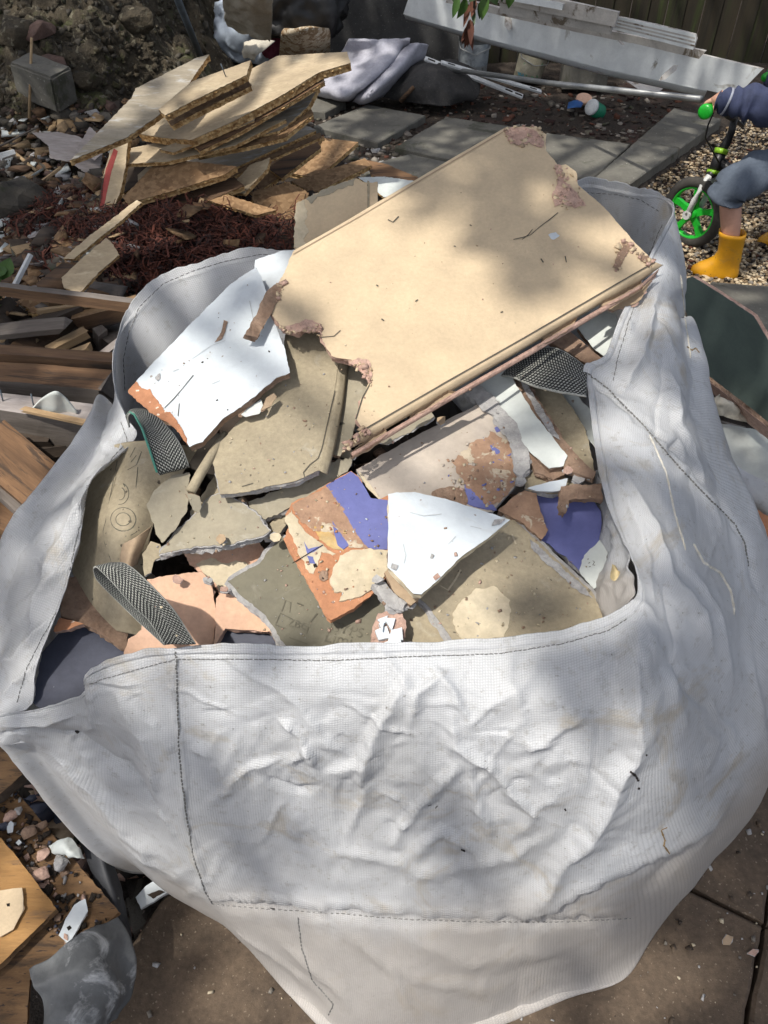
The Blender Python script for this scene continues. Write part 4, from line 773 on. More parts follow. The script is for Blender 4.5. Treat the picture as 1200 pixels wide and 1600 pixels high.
rs9 = random.Random(77)
for k, (px, py, r_, lay, face, lab) in enumerate([(300,830,14,1.2,'gypsum_grey','grey plaster crumb just above the dark hollow'), (345,842,10,2.9,'paper_kraft','tan crumb on the jagged khaki scrap'), (276,905,9,.6,'gypsum_pink','pink crumb on the top edge of the peach paper'), (325,905,8,.8,'gypsum_grey','pale crumb at the corner between two peach papers'), (520,760,10,1.9,'gypsum_grey','grey crumb behind the blue corner of the terracotta slab'), (545,712,12,1.6,'paper_grey','grey scrap at the lower tip of the big tan panel'), (690,655,9,3.2,'paper_kraft','small tan flake in the shade under the big panel'), (815,752,10,2.2,'gypsum_grey','grey crumb by the crack right of the beige board'), (905,745,11,3.2,'gypsum_grey','grey crumb at the lower end of the khaki board by the rim'), (888,735,8,3.4,'gypsum_pink','pink crumb beside the brown chunk at the right'), (640,945,9,2.6,'gypsum_grey','grey crumb right of the crumpled white flakes'), (590,905,8,3.9,'gypsum_grey','little grey crumb on the terracotta slab edge'), (430,838,9,2.0,'paper_cream','cream crumb left of the terracotta slab'), (350,920,8,.9,'gypsum_pink','pink crumb on the light peach piece')]):
    o_ = [(px+r_*rs9.uniform(.6, 1.2)*math.cos(t), py+r_*rs9.uniform(.5, 1)*math.sin(t)) for t in [i*6.283/7 for i in range(7)]]
    PB(lab, lay, (rs9.uniform(-.3, .3), rs9.uniform(-.6, 0)), o_, face, 'gypsum_grey', amp=.002, th=.006, name='plaster_crumb')

mat('scratch_grey', (.44, .46, .47), (.55, .58, .6), 40, bump=0)
strokes(wt, f_wt, 'scratch', [[(640,800),(662,806),(690,803)], [(700,850),(712,838)], [(630,850),(634,868),(631,880)], [(735,822),(752,826)]], 'scratch_grey', .0005)
strokes(wb, f_wb, 'scratch', [[(300,560),(330,540),(352,532)], [(330,600),(344,594)], [(390,470),(396,500)], [(270,580),(280,576)]], 'scratch_grey', .0005)
patch(wt, f_wt, 'chipped_spot', [(612,880),(622,884),(618,892),(610,888)], 'gypsum_grey', .001); patch(wt, f_wt, 'chipped_spot', [(772,812),(790,811),(780,820),(768,822)], 'gypsum_grey', .001); patch(wt, f_wt, 'chipped_spot', [(676,902),(684,896),(688,902),(680,908)], 'gypsum_pink', .001)

# dust and small crumbs lying loose on everything in the heap
dg_ = bpy.context.evaluated_depsgraph_get(); dg_.update(); hits = []; rc = random.Random(55)
zone = in_poly([(230,870),(300,700),(345,690),(520,560),(700,600),(900,560),(930,740),(935,940),(700,1000),(330,1000),(230,990)]); rsz = np.random.RandomState(8)
while len(hits) < 240:
    x_, y_ = zone(rsz); h_ = SC.ray_cast(dg_, CO, ray(x_, y_).normalized())
    if h_[0] and h_[4].name not in ('bag_wall', 'inner_lining') and (h_[4].name[:7] != 'painted' or rc.random() < .25) and 'rolled' not in h_[4].name: hits.append(tuple(h_[1]+h_[2]*.0006))
    elif rc.random() < .002: hits.append((0, 1, .5))
it_ = iter(hits)
chips('plaster_crumbs', 240, lambda rs: next(it_), ['gypsum_grey', 'gypsum_pink', 'paper_cream', 'gypsum_brown', 'paper_khaki'], (.0008, .0045), 'fine plaster crumbs scattered over the broken boards in the bag', 'crumbs', .5, seed=91)
# ------------------------------------------------------------------ materials of the yard
mat('soil', (.055,.041,.031), (.034,.027,.021), 14, bump=1, bscale=60, bdist=.02, speck=(.16,.13,.11), sp_scale=70, sp_at=.68, stain=(.07,.04,.032), st_scale=3)
mat('bank_earth', (.115,.092,.06), (.05,.042,.03), 6, bump=1, bscale=22, bdist=.05, speck=(.19,.17,.12), sp_scale=26, sp_at=.6, stain=(.09,.095,.04), st_scale=2.2, st_at=.58, lowbump=.6)
mat('slab_grey', (.165,.158,.135), (.11,.105,.092), 3.5, bump=.5, bscale=90, speck=(.3,.29,.26), sp_scale=60, sp_at=.70, stain=(.075,.075,.055), st_scale=4, st_at=.57)
mat('slab_brown', (.125,.090,.062), (.082,.06,.043), 9, bump=.9, bscale=130, speck=(.19,.15,.11), sp_scale=150, sp_at=.66, stain=(.065,.048,.036), st_scale=3.2, st_at=.58, st_w=.14, fine=.35)
mat('stone_grey', (.125,.11,.088), (.07,.062,.052), 9, bump=.8, bscale=50, bdist=.01, var=.3, stain=(.07,.075,.045), st_scale=6)
mat('stone_pale', (.30,.27,.23), (.19,.165,.14), 9, bump=.8, bscale=50, bdist=.01, var=.25)
mat('stone_red', (.16,.10,.08), (.10,.065,.055), 9, bump=.8, bscale=50, bdist=.01, var=.25)
mat('pebble', (.56,.46,.32), (.42,.33,.21), 8, bump=.3, bscale=90, fine=.2)
mat('pebble_dark', (.24,.17,.10), (.14,.10,.06), 8, bump=.3, bscale=90)
mat('fence_wood', (.036,.028,.016), (.02,.017,.011), 5, stretch=(3,3,.25), bump=.6, bscale=60, stain=(.035,.044,.013), st_scale=3, st_at=.5, st_w=.2, var=.2)
mat('osb_edge', (.62,.37,.15), (.33,.18,.07), 40, lo=.4, hi=.6, bump=1, bscale=70, bdist=.008, flakes=((.76,.52,.25), 75), fine=.3)
mat('osb_top', (.50,.40,.27), (.39,.31,.205), 5, stretch=(1,2.5,1), bump=.3, bscale=70, stain=(.54,.45,.31), st_scale=6, st_at=.56, st_w=.1, speck=(.12,.09,.07), sp_scale=50, sp_at=.72, var=.18)
mat('osb_grey', (.37,.325,.255), (.25,.215,.16), 5, stretch=(1,4,1), bump=.3, bscale=70, stain=(.42,.41,.39), st_scale=7, st_at=.55, st_w=.1)
mat('osb_brown', (.25,.15,.075), (.15,.085,.042), 8, bump=.5, bscale=60, flakes=((.30,.19,.10), 60), var=.25)
mat('timber_brown', (.18,.105,.058), (.075,.045,.028), 5, stretch=(.5,6,6), bump=.6, bscale=60, stain=(.055,.04,.03), st_scale=5, st_at=.56, var=.2)
mat('timber_dark', (.085,.062,.045), (.045,.034,.027), 5, stretch=(.5,6,6), bump=.6, bscale=60, var=.25)
mat('timber_orange', (.24,.135,.07), (.11,.062,.034), 4, stretch=(.5,5,5), bump=.45, bscale=60, stain=(.07,.045,.03), st_scale=9, st_at=.54, var=.12)
mat('timber_grey', (.19,.165,.145), (.10,.085,.075), 5, stretch=(.5,6,6), bump=.6, bscale=60, var=.15)
mat('timber_paint', (.40,.36,.345), (.27,.235,.215), 7, stretch=(.6,3,3), bump=.5, bscale=60, stain=(.13,.09,.065), st_scale=9, st_at=.62)
mat('splinter', (.46,.33,.19), (.30,.2,.11), 8, stretch=(.5,5,5), bump=.4, var=.2)
mat('ply_orange', (.42,.23,.08), (.29,.15,.048), 5, stretch=(1,7,1), bump=.25, bscale=80, stain=(.15,.09,.05), st_scale=5, st_at=.6, st_w=.12, speck=(.08,.05,.035), sp_scale=60, sp_at=.68, rough=.55)
mat('ply_brown', (.23,.135,.066), (.15,.088,.045), 6, stretch=(1,5,1), bump=.35, bscale=80, stain=(.07,.046,.03), st_scale=9, st_at=.50, st_w=.16, speck=(.05,.035,.03), sp_scale=50, sp_at=.64)
mat('upvc', (.76,.80,.82), (.66,.69,.70), 3, rough=.4, bump=.06, stain=(.25,.23,.19), st_scale=7, st_at=.62, st_w=.1, fine=.06)
mat('upvc_dirty', (.52,.50,.47), (.38,.36,.34), 5, rough=.55, bump=.15, stain=(.15,.12,.09), st_scale=9, st_at=.56, fine=.15)
mat('metal_grey', (.36,.37,.37), (.28,.29,.29), 6, rough=.4, metal=.6, bump=.05)
mat('metal_white', (.68,.70,.71), (.58,.6,.6), 6, rough=.4, bump=.05)
mat('pole_blue', (.13,.16,.19), (.09,.11,.13), 6, rough=.5)
mat('felt_dark', (.055,.053,.052), (.038,.037,.037), 8, rough=.95, bump=1, bscale=120, bdist=.006, speck=(.12,.11,.1), sp_scale=90, sp_at=.68)
mat('wall_dark', (.06,.06,.06), (.04,.04,.04), 6, rough=.95, bump=.8, bscale=90, speck=(.11,.11,.11), sp_scale=80, sp_at=.66)
mat('blanket', (.44,.44,.50), (.35,.35,.40), 9, rough=.95, bump=.7, bscale=110, stain=(.10,.09,.09), st_scale=14, st_at=.68, st_w=.03)
mat('black_plastic', (.014,.014,.015), (.010,.010,.011), 6, rough=.55, bump=.3, bscale=30, spec=.6)
mat('plastic_blue', (.46,.53,.62), (.38,.44,.54), 8, rough=.35, bump=.3, bscale=40, spec=.5)
mat('fabric_cream', (.58,.54,.45), (.5,.46,.38), 6, rough=.9, bump=.3)
mat('fabric_pattern', (.46,.38,.27), (.24,.16,.09), 26, lo=.49, hi=.53, rough=.9, bump=.2, stain=(.55,.5,.4), st_scale=24, st_at=.58, st_w=.02)
mat('fabric_maroon', (.16,.03,.06), rough=.9); mat('plastic_pink', (.55,.08,.25), rough=.5)
mat('rubber_sheet', (.085,.09,.095), (.14,.145,.15), 12, rough=.6, bump=.6, bscale=60, stain=(.42,.43,.44), st_scale=16, st_at=.52, st_w=.14, speck=(.22,.13,.07), sp_scale=25, sp_at=.72)
mat('rubber_black', (.032,.034,.040), (.05,.053,.06), 6, rough=.6, bump=.6, bscale=50, speck=(.2,.19,.18), sp_scale=70, sp_at=.7)
mat('bucket_white', (.40,.42,.43), (.30,.31,.31), 7, rough=.5, stain=(.12,.11,.1), st_scale=12, st_at=.58)
mat('bucket_stained', (.38,.36,.28), (.22,.20,.14), 12, rough=.6, stain=(.08,.24,.30), st_scale=10, st_at=.62, st_w=.02, speck=(.1,.25,.12), sp_scale=18, sp_at=.64)
mat('board_green', (.115,.155,.142), (.095,.13,.12), 4, rough=.6, bump=.15, fine=.08)
mat('red_paint', (.45,.09,.08), (.35,.07,.06), 9); mat('green_label', (.02,.22,.12), rough=.5); mat('blue_plastic', (.03,.12,.35), rough=.5)
mat('fibre_red', (.135,.042,.026), (.07,.024,.017), 10, bump=0, rough=.9); mat('fibre_dark', (.035,.014,.011), (.02,.01,.008), 10, bump=0, rough=.9)
mat('leaf_green', (.06,.13,.022), (.04,.09,.018), 6, rough=.5, bump=.2); mat('leaf_dark', (.035,.07,.022), (.025,.05,.017), 6, rough=.5, bump=.2); mat('leaf_brown', (.13,.05,.028), (.08,.03,.02), 6, rough=.8, bump=.2)
mat('bark', (.10,.08,.06), (.06,.048,.036), 5, stretch=(4,4,.8), bump=1, bscale=30, bdist=.02)

# ------------------------------------------------------------------ ground
def sst(a, b, x): t = np.clip((x-a)/(b-a), 0, 1); return t*t*(3-2*t)
KA, KB = Z(985, 287), Z(1125, 187)
def ground_h(x, y):
    x = np.asarray(x, float); y = np.asarray(y, float)
    z = -.045 + 0*x
    side = (x-KA.x)*(KB.y-KA.y) - (y-KA.y)*(KB.x-KA.x)             # > 0: right of the kerb
    z = z - .065*sst(0, .05, side)*sst(2.3, 2.6, y)*sst(.6, .9, x)
    z = z + 1.75*sst(4.05, 6.6, y - .35*np.clip(-x-2, 0, 3))*sst(-1.0, -1.9, x) + .5*sst(-2.2, -3.4, x)*sst(1.5, 3.5, y)
    z = z + .20*np.exp(-(((x+.85)/.75)**2+((y-2.95)/.55)**2)) + .12*np.exp(-(((x+1.0)/.8)**2+((y-3.75)/.5)**2))
    z = z + .03*sst(-.55, -.9, x)*sst(.2, .6, y)
    return z
def axis(lo, hi, fine_lo, fine_hi, step):
    f = np.arange(fine_lo, fine_hi+step/2, step); a = -np.geomspace(.1, fine_lo-lo, 14)[::-1]+fine_lo; b = np.geomspace(.1, hi-fine_hi, 14)+fine_hi
    return np.concatenate([a, f, b])
gx, gy = axis(-60, 60, -4.5, 3.6, .03), axis(-40, 90, -.4, 7.4, .03)
GX, GY = np.meshgrid(gx, gy); GZ = ground_h(GX.ravel(), GY.ravel())
gp = np.stack([GX.ravel(), GY.ravel(), GZ], 1)
inside = (np.abs(gp[:, 0]) < 5) & (gp[:, 1] > -1) & (gp[:, 1] < 8)
bankw = sst(3.9, 4.8, gp[:, 1])*sst(-.7, -1.4, gp[:, 0])
leftw = sst(.2, -.5, gp[:, 0])
n1 = pnoise(gp*3.2, 11); n2 = pnoise(gp*9, 12); n3 = pnoise(gp*24, 13)
gp[:, 2] += inside*((.004+.012*leftw)*n2 + (.004+.008*leftw)*n3 + bankw*(.16*n1 + .07*np.abs(n2) + .035*n3))
NXg, NYg = len(gx), len(gy); ix = np.arange(NXg*NYg).reshape(NYg, NXg)
Fg = np.stack([ix[:-1, :-1], ix[:-1, 1:], ix[1:, 1:], ix[1:, :-1]], 2).reshape(-1, 4)
fc = gp[Fg].mean(1); fmg = ((fc[:, 1] > 4.0) & (fc[:, 0] < -.8)).astype(int)
g = mesh_np('ground', gp, Fg, [MATS['soil'], MATS['bank_earth']], None, fmg, smooth=True); tag(g, kind='structure')
G_BVH = BVHTree.FromPolygons([tuple(v) for v in gp], [tuple(f) for f in Fg])
def on_ground(px, py, lift=0.0):
    h = G_BVH.ray_cast(CO, ray(px, py).normalized())
    return (h[0] if h[0] is not None else Z(px, py, 0)) + Vector((0, 0, lift))
def slab(parent, name, pts, ztop, th, m, chip=.004, seed=0):
    """paving stone: chamfered, slightly worn outline, its own tilt"""
    q = [(p[0], p[1]) for p in pts]; r0 = rough(q, chip, seed+50, .03, (), .006, 20); r1 = rough(q, chip, seed+50, .03, (), 0, 20)
    V, F, M = prism([r0, r1, r1], [0, -.006, -th], None, 0, 0, None); rs = random.Random(seed); tx, ty = rs.uniform(-.004, .004), rs.uniform(-.004, .004)
    cx = sum(a for a, b in q)/len(q); cy = sum(b for a, b in q)/len(q)
    V = [(x, y, ztop + z + (x-cx)*tx + (y-cy)*ty) for x, y, z in V]; return mesh(name, V, F, MATS[m], parent)
patio = tag(empty('patio', (0, .5, 0)), kind='structure'); patio.location = (0, 0, 0)
J = Z(1195, 1445); U = (Z(1080, 1388)-J); U.z = 0; U.normalize(); W = Vector((U.y, -U.x, 0)); W = W if W.y < 0 else -W
us, vs = [-1.3, -.62, 0, .51, 1.02], [-1.24, -.62, 0, .95, 1.6]
for i in range(4):
    for j in range(4):
        g_ = .004
        slab(patio, 'paving_slab', [J+U*a+W*b for a, b in ((us[i]+g_, vs[j]+g_), (us[i+1]-g_, vs[j]+g_), (us[i+1]-g_, vs[j+1]-g_), (us[i]+g_, vs[j+1]-g_))], 0, .06, 'slab_brown', .0035, i*7+j)
path = tag(empty('path', (0, 0, 0)), kind='structure')
for k, o in enumerate([[(490,197),(573,163),(665,180),(590,223)], [(617,230),(697,182),(800,197),(850,206),(780,262),(690,246)], [(853,207),(985,224),(927,279),(870,274),(786,262)], [(480,152),(540,158),(508,175),(455,170)], [(560,262),(640,240),(770,268),(700,330),(600,300)], [(1110,440),(1290,452),(1330,560),(1100,520)]]):
    slab(path, 'paving_slab', [Z(*p, 0) for p in o] if k < 5 else [Z(*p, -.05) for p in o], 0 if k < 5 else -.05, .05, 'slab_grey', .006, 30+k)
kerb = [Z(926,281), Z(1052,170), Z(1127,187), Z(985,288)]
k0 = [kerb[0].lerp(kerb[1], t) for t in (0, .495, .505, 1)]; k1 = [kerb[3].lerp(kerb[2], t) for t in (0, .495, .505, 1)]
slab(path, 'kerb_stone', [k0[0], k0[1], k1[1], k1[0]], .006, .14, 'slab_grey', .004, 60); slab(path, 'kerb_stone', [k0[2], k0[3], k1[3], k1[2]], .005, .14, 'slab_grey', .004, 61)

# ------------------------------------------------------------------ rubble, gravel and litter nobody could count
def in_px(x0, y0, x1, y1, lift=.004):
    return lambda rs: tuple(on_ground(x0+(x1-x0)*rs.rand(), y0+(y1-y0)*rs.rand(), lift))
chips('rubble', 1100, in_px(-40, 175, 210, 470, .01), ['stone_grey', 'stone_grey', 'stone_pale', 'stone_red', 'timber_brown', 'gypsum_grey', 'splinter', 'timber_dark'], (.010, .075), 'mixed stony rubble lying at the foot of the dark bank', 'rubble', .45, seed=21)
chips('rubble', 1800, in_px(-20, -60, 320, 180, -.01), ['bank_earth', 'bank_earth', 'bank_earth', 'stone_grey', 'bank_earth'], (.008, .045), 'loose stones and clods stuck in the face of the dark bank', 'rubble', .7, seed=22)
chips('wood_splinters', 260, in_px(-30, 190, 200, 470, .025), ['splinter', 'timber_brown', 'timber_orange', 'paint_pale'], (.02, .10), 'pale splinters of wood scattered over the rubble at far left', 'splinters', .12, seed=23)
chips('soil_litter', 1500, in_px(480, 130, 1060, 250, .003), ['timber_dark', 'soil', 'fibre_dark', 'timber_dark', 'stone_grey', 'stone_pale', 'leaf_brown'], (.01, .045), 'dark leaf litter and small stones on the soil beside the slabs', 'litter', .3, seed=24)
chips('soil_litter', 260, in_px(540, 215, 720, 300, .003), ['stone_pale', 'stone_grey', 'fibre_dark', 'gypsum_grey', 'timber_dark'], (.01, .05), 'grey crumbs in the joint between the two near paving slabs', 'litter', .4, seed=25)
chips('rubble', 420, in_px(100, 1190, 290, 1480, .006), ['stone_grey', 'stone_red', 'timber_dark', 'soil', 'gypsum_pink', 'soil'], (.012, .06), 'dark rubble in the gap between the black strip and the bag', 'rubble', .5, seed=26)
chips('rubble', 260, in_px(-60, 1150, 110, 1340, .012), ['slate_paint', 'stone_grey', 'gypsum_pink', 'soil', 'paper_kraft', 'stone_red', 'slate_paint'], (.012, .07), 'slate and plaster crumbs beneath the plywood sheets at lower left', 'rubble', .25, seed=27)
chips('patio_crumbs', 120, lambda rs: tuple(Z(*((210+880*rs.rand(), 1330+270*rs.rand()) if rs.rand() < .55 else (1000+200*rs.rand(), 1280+320*rs.rand())), .003)), ['gypsum_grey', 'stone_pale', 'timber_dark', 'slab_brown', 'paper_cream'], (.002, .011), 'tiny crumbs of plaster on the brown patio', 'crumbs', .5, seed=28)
chips('rubble', 500, in_px(-30, 440, 215, 900, .01), ['timber_dark', 'stone_grey', 'soil', 'timber_brown', 'fibre_dark'], (.02, .13), 'dark broken bits under the heap of old timbers at left', 'rubble', .5, seed=29)
chips('rubble', 200, in_px(1060, 560, 1260, 880, .01), ['stone_pale', 'stone_grey', 'gypsum_grey', 'soil', 'gypsum_pink'], (.02, .1), 'plaster rubble lying to the right of the bag', 'rubble', .4, seed=30)
def pebbles(name, n, place, mats, size, label, seed):
    rs = np.random.RandomState(seed); bm = bmesh.new(); bmesh.ops.create_icosphere(bm, subdivisions=2, radius=1); bm.verts.ensure_lookup_table()
    bv = np.array([v.co[:] for v in bm.verts]); bf = np.array([[v.index for v in f.verts] for f in bm.faces]); bm.free(); nb = len(bv)
    C = np.array([place(rs) for _ in range(n)]); S = size[0]+(size[1]-size[0])*rs.rand(n)
    V = bv[None]*(1+.12*rs.normal(size=(n, nb, 1))*0+.1*rs.normal(size=(n, 1, 3))); V = V*np.stack([S*(.7+.6*rs.rand(n)), S*(.6+.4*rs.rand(n)), S*(.4+.3*rs.rand(n))], 1)[:, None]
    az = rs.rand(n)*6.28; c, s = np.cos(az)[:, None], np.sin(az)[:, None]; V = np.stack([V[..., 0]*c-V[..., 1]*s, V[..., 0]*s+V[..., 1]*c, V[..., 2]], 2)+C[:, None]
    Fq = (bf[None]+(np.arange(n)*nb)[:, None, None]).reshape(-1, 3); o = mesh_np(name, V.reshape(-1, 3), Fq, [MATS[m] for m in mats], None, np.repeat(rs.choice(len(mats), n), len(bf)), smooth=True)
    return tag(o, label, 'gravel', kind='stuff')
def gravel_pt(rs):
    while True:
        p = on_ground(985+330*rs.rand(), 190+290*rs.rand(), .006+.012*rs.rand())
        if (p.x-KA.x)*(KB.y-KA.y)-(p.y-KA.y)*(KB.x-KA.x) > .03: return tuple(p)
pebbles('gravel', 9500, gravel_pt, ['pebble', 'pebble', 'stone_pale', 'pebble_dark', 'pebble_dark'], (.005, .0135), 'rounded beige gravel on the ground round the balance bike', 31)
chips('litter', 500, lambda rs: (lambda p: (p[0], p[1], p[2]+.012))(gravel_pt(rs)), ['timber_dark', 'leaf_brown', 'soil'], (.008, .03), 'brown leaf litter between the gravel stones', 'litter', .2, seed=32)
def rock(name, label, c, size, m='stone_grey', group=None, seed=0, cat='stone', boxy=.0):
    """angular broken lump: hull of scattered points, edges slightly worn"""
    rs = random.Random(seed*13+1); bm = bmesh.new(); sc = Vector(size)
    for i in range(22):
        v = Vector((rs.gauss(0, 1), rs.gauss(0, 1), rs.gauss(0, 1))).normalized(); mx = max(abs(v.x), abs(v.y), abs(v.z)); v = v*(1-boxy)+v/mx*boxy*.85
        v = v*rs.uniform(.82, 1.08); bm.verts.new((v.x*sc.x, v.y*sc.y, v.z*sc.z))
    r = bmesh.ops.convex_hull(bm, input=bm.verts[:]); bmesh.ops.delete(bm, geom=[g_ for g_ in r['geom_interior'] if isinstance(g_, bmesh.types.BMVert)], context='VERTS')
    bmesh.ops.bevel(bm, geom=bm.edges[:], offset=min(size)*.07, segments=1, affect='EDGES'); bmesh.ops.triangulate(bm, faces=bm.faces[:]); bmesh.ops.subdivide_edges(bm, edges=bm.edges[:], cuts=1)
    for v in bm.verts: v.co += Vector((mnoise.noise(v.co*(2.2/sc.x)+Vector((seed, 0, 0))), mnoise.noise(v.co*(2.2/sc.x)+Vector((0, seed, 3))), mnoise.noise(v.co*(2.2/sc.x)+Vector((7, 0, seed)))))*min(size)*.14
    me = bpy.data.meshes.new(name); bm.to_mesh(me); bm.free(); me.materials.append(MATS[m]); o = bpy.data.objects.new(name, me); o.location = c; o.rotation_euler = (rs.uniform(-.3, .3), rs.uniform(-.3, .3), rs.uniform(0, 6)); link(o); return tag(o, label, cat, group)
# single stones one can point to
for k, (px, py, s, m, lab) in enumerate([(20, 330, 0.22, 'stone_grey', 'large grey boulder at the left edge below the splinters'), (30, 55, 0.15, 'bank_earth', 'greenish grey stone in the bank at the upper left corner'), (62, 52, 0.1, 'stone_red', 'brown stone in the bank beside the greenish one'), (215, 35, 0.12, 'bank_earth', 'dark boulder in the middle of the bank face'), (140, 128, 0.1, 'bank_earth', 'dark stone lying between the concrete block and the boards'), (165, 190, 0.07, 'stone_grey', 'dark angular stone beside the tip of the grey board'), (85, 105, 0.1, 'stone_red', 'reddish slab of stone above the concrete block'), (100, 182, 0.08, 'stone_grey', 'flat dark stone in front of the concrete block'), (70, 330, 0.06, 'stone_pale', 'pale lump of rubble in the red fibres at left'), (118, 345, 0.07, 'stone_grey', 'grey square lump half buried in the red fibres')]):
    rock('stone', lab, on_ground(px, py, s*.1), (s, s*.8, s*.62), m, None, 40+k)
def block(name, label, cat, c, dims, rotz, m, tilt=(0, 0), group=None, bev=.01, seed=0, root_only=False):
    bm = bmesh.new(); bmesh.ops.create_cube(bm, size=1)
    for v in bm.verts: v.co = Vector((v.co.x*dims[0], v.co.y*dims[1], v.co.z*dims[2]))
    bmesh.ops.bevel(bm, geom=bm.edges[:], offset=bev, segments=2, affect='EDGES'); bmesh.ops.subdivide_edges(bm, edges=[e for e in bm.edges if e.calc_length() > .05], cuts=4, use_grid_fill=True)
    for v in bm.verts: v.co += Vector((mnoise.noise(v.co*30+Vector((seed, 0, 0))), mnoise.noise(v.co*30+Vector((0, seed, 5))), mnoise.noise(v.co*30+Vector((9, 0, seed)))))*bev*.4
    me = bpy.data.meshes.new(name); bm.to_mesh(me); bm.free(); me.materials.append(MATS[m]); o = bpy.data.objects.new(name, me); link(o); o.location = c; o.rotation_euler = (tilt[0], tilt[1], rotz); return tag(o, label, cat, group)
block('concrete_block', 'grey concrete block lying tilted in the rubble under the bank', 'block', on_ground(78, 160, .10), (.28, .17, .19), R(-24), 'slab_grey', (R(6), R(10)), bev=.012, seed=3)
tube('thin_stick', [on_ground(50, 200, .05), on_ground(72, 140, .25)], .007, 'splinter', label='thin pale stick leaning against the concrete block', cat='stick')
tube('metal_pole', [Z(314, 90, .25), Z(290, 30, .5), Z(262, -40, .85)], .02, 'pole_blue', label='blue grey metal pole leaning on the dark bank', cat='pole')

# ------------------------------------------------------------------ fence, long white cladding boards and junk at the back
fence = empty('wooden_fence', (1.5, 6.55, 0), 'dark mossy vertical board fence behind the stacked white cladding', 'fence')
rs_ = random.Random(9)
def box_mesh(name, lo, hi, m, parent, bev=.003):
    x0, y0, z0 = lo; x1, y1, z1 = hi; b = bev
    V = [(x0,y0+b,z0),(x0+b,y0,z0),(x1-b,y0,z0),(x1,y0+b,z0),(x1,y1,z0),(x0,y1,z0)]; V += [(a, c, z1) for a, c, _ in V]
    F = [(0,1,7,6),(1,2,8,7),(2,3,9,8),(3,4,10,9),(4,5,11,10),(5,0,6,11),(5,4,3,2,1,0),(6,7,8,9,10,11)]; return mesh(name, V, F, MATS[m], parent)
for k in range(52):
    x = -1.9+k*.132; d = .012*(k % 2)
    o = box_mesh('fence_board', (x-1.5+.003, d+rs_.uniform(-.003, .003), -.05), (x-1.5+.131, d+.018, 1.75+rs_.uniform(-.02, .02)), 'fence_wood', fence)
for zz in (.35, 1.35): box_mesh('fence_rail', (-3.5, .035, zz), (3.6, .075, zz+.09), 'fence_wood', fence)
def F3(a, b, c):
    A, B_, C = Z(*a), Z(*b), Z(*c); return Frame(A, (B_-A).cross(C-A))
GU = 'white cladding boards piled before the fence'
fu = F3((640,20,.38), (1165,142,.28), (1185,106,.40))
ub = board('fascia_board', 'long white plastic fascia board leaning across the back, longest of the pile', 'cladding board', [(642,-14),(630,22),(680,37),(770,62),(860,86),(950,108),(1030,126),(1105,141),(1150,151),(1192,108),(1100,86),(1000,63),(900,40),(820,21),(740,2),(690,-12)], fu, .02, 'upvc', 'upvc_dirty', 'upvc', .0006, group=GU, face_name='white_face', core_name='board_body', step=.03)
tag(edge_roll(ub, fu, 'folded_lip', [(631,22),(770,62),(950,108),(1105,141)], [(634,30),(770,71),(950,119),(1100,152)], 'upvc', .05), 'rounded lower lip')
for lab, zz, o, m in [('dirty brown backed strip lying along the upper edge of the long fascia', .50, [(700,-6),(786,14),(900,38),(1000,58),(1102,80),(1092,92),(1000,70),(900,50),(790,26),(696,4)], 'upvc_dirty'), ('ribbed white strip with stepped end, rightmost on the pile', .56, [(960,25),(1030,40),(1086,54),(1088,62),(1083,78),(1020,62),(958,46)], 'upvc'), ('grey white strip in the middle of the pile with a broken end', .57, [(780,2),(860,18),(957,38),(953,54),(860,36),(782,20)], 'upvc_dirty'), ('topmost grey board of the cladding pile', .63, [(770,-20),(860,-4),(966,19),(960,42),(860,22),(768,2)], 'upvc_dirty'), ('short white strip on the upper left of the pile', .66, [(700,-30),(790,-14),(880,6),(878,16),(780,-2),(698,-20)], 'upvc')]:
    f_ = Frame(Z(sum(p[0] for p in o)/len(o), sum(p[1] for p in o)/len(o), zz), fu.n); r_ = board('cladding_strip', lab, 'cladding board', o, f_, .022, m, 'upvc_dirty', 'upvc_dirty', .0012, group=GU, face_name='white_face', core_name='board_body', step=.02)
    if 'ribbed' in lab:
        for k in range(3): a = (.25+.25*k); tag(stroke(r_, f_, 'groove', [(960, 25+21*a), (1086, 54+24*a)], 'upvc_dirty', .004, .0012))
for lab, zz, o, nr in [('short grey offcut propped on the long white fascia at right', .44, [(1030,126),(1034,118),(1052,102),(1060,101),(1056,110),(1040,124)], (.3,-.8,.5)), ('thin white strip hanging over the fascia beside the hanging leaves', .5, [(790,10),(799,12),(800,44),(796,48),(788,40)], (0,-.9,.5)), ('white splinter dangling from the broken strip end', .5, [(955,42),(960,40),(968,58),(976,70),(972,70),(962,60)], (0,-.9,.5)), ('white triangular offcut lying under the fascia board', .12, [(968,119),(990,118),(1036,138),(1026,147),(1006,145)], (0,-.3,1))]:
    board('cladding_offcut', lab, 'offcut', o, Frame(Z(o[0][0], o[0][1], zz), nr), .004, 'upvc_dirty', 'upvc_dirty', 'upvc_dirty', .001, face_name='white_face', core_name='board_body', step=.02)
def slotted(label, p, q, w, holes):
    d = q-p; L = d.length; x = d.normalized(); n = Vector((0, -.35, 1)); y = n.cross(x).normalized(); n = x.cross(y); r = empty('slotted_rail', p, label, 'metal rail', 'white slotted rails on the litter', Matrix((x, y, n)).transposed())
    V = [(0,-w,0),(L,-w,0),(L,w,0),(0,w,0),(0,-w,-.012),(L,-w,-.012),(L,w,-.012),(0,w,-.012)]; mesh('rail_body', V, [(0,1,2,3),(0,4,5,1),(1,5,6,2),(2,6,7,3),(3,7,4,0),(7,6,5,4)], MATS['metal_white'], r)
    for h in holes: mesh('slot', [(h*L, -w*.4, .0012), (h*L+.05, -w*.4, .0012), (h*L+.05, w*.4, .0012), (h*L, w*.4, .0012)], [(0,1,2,3)], MATS['dark_hole'], r)
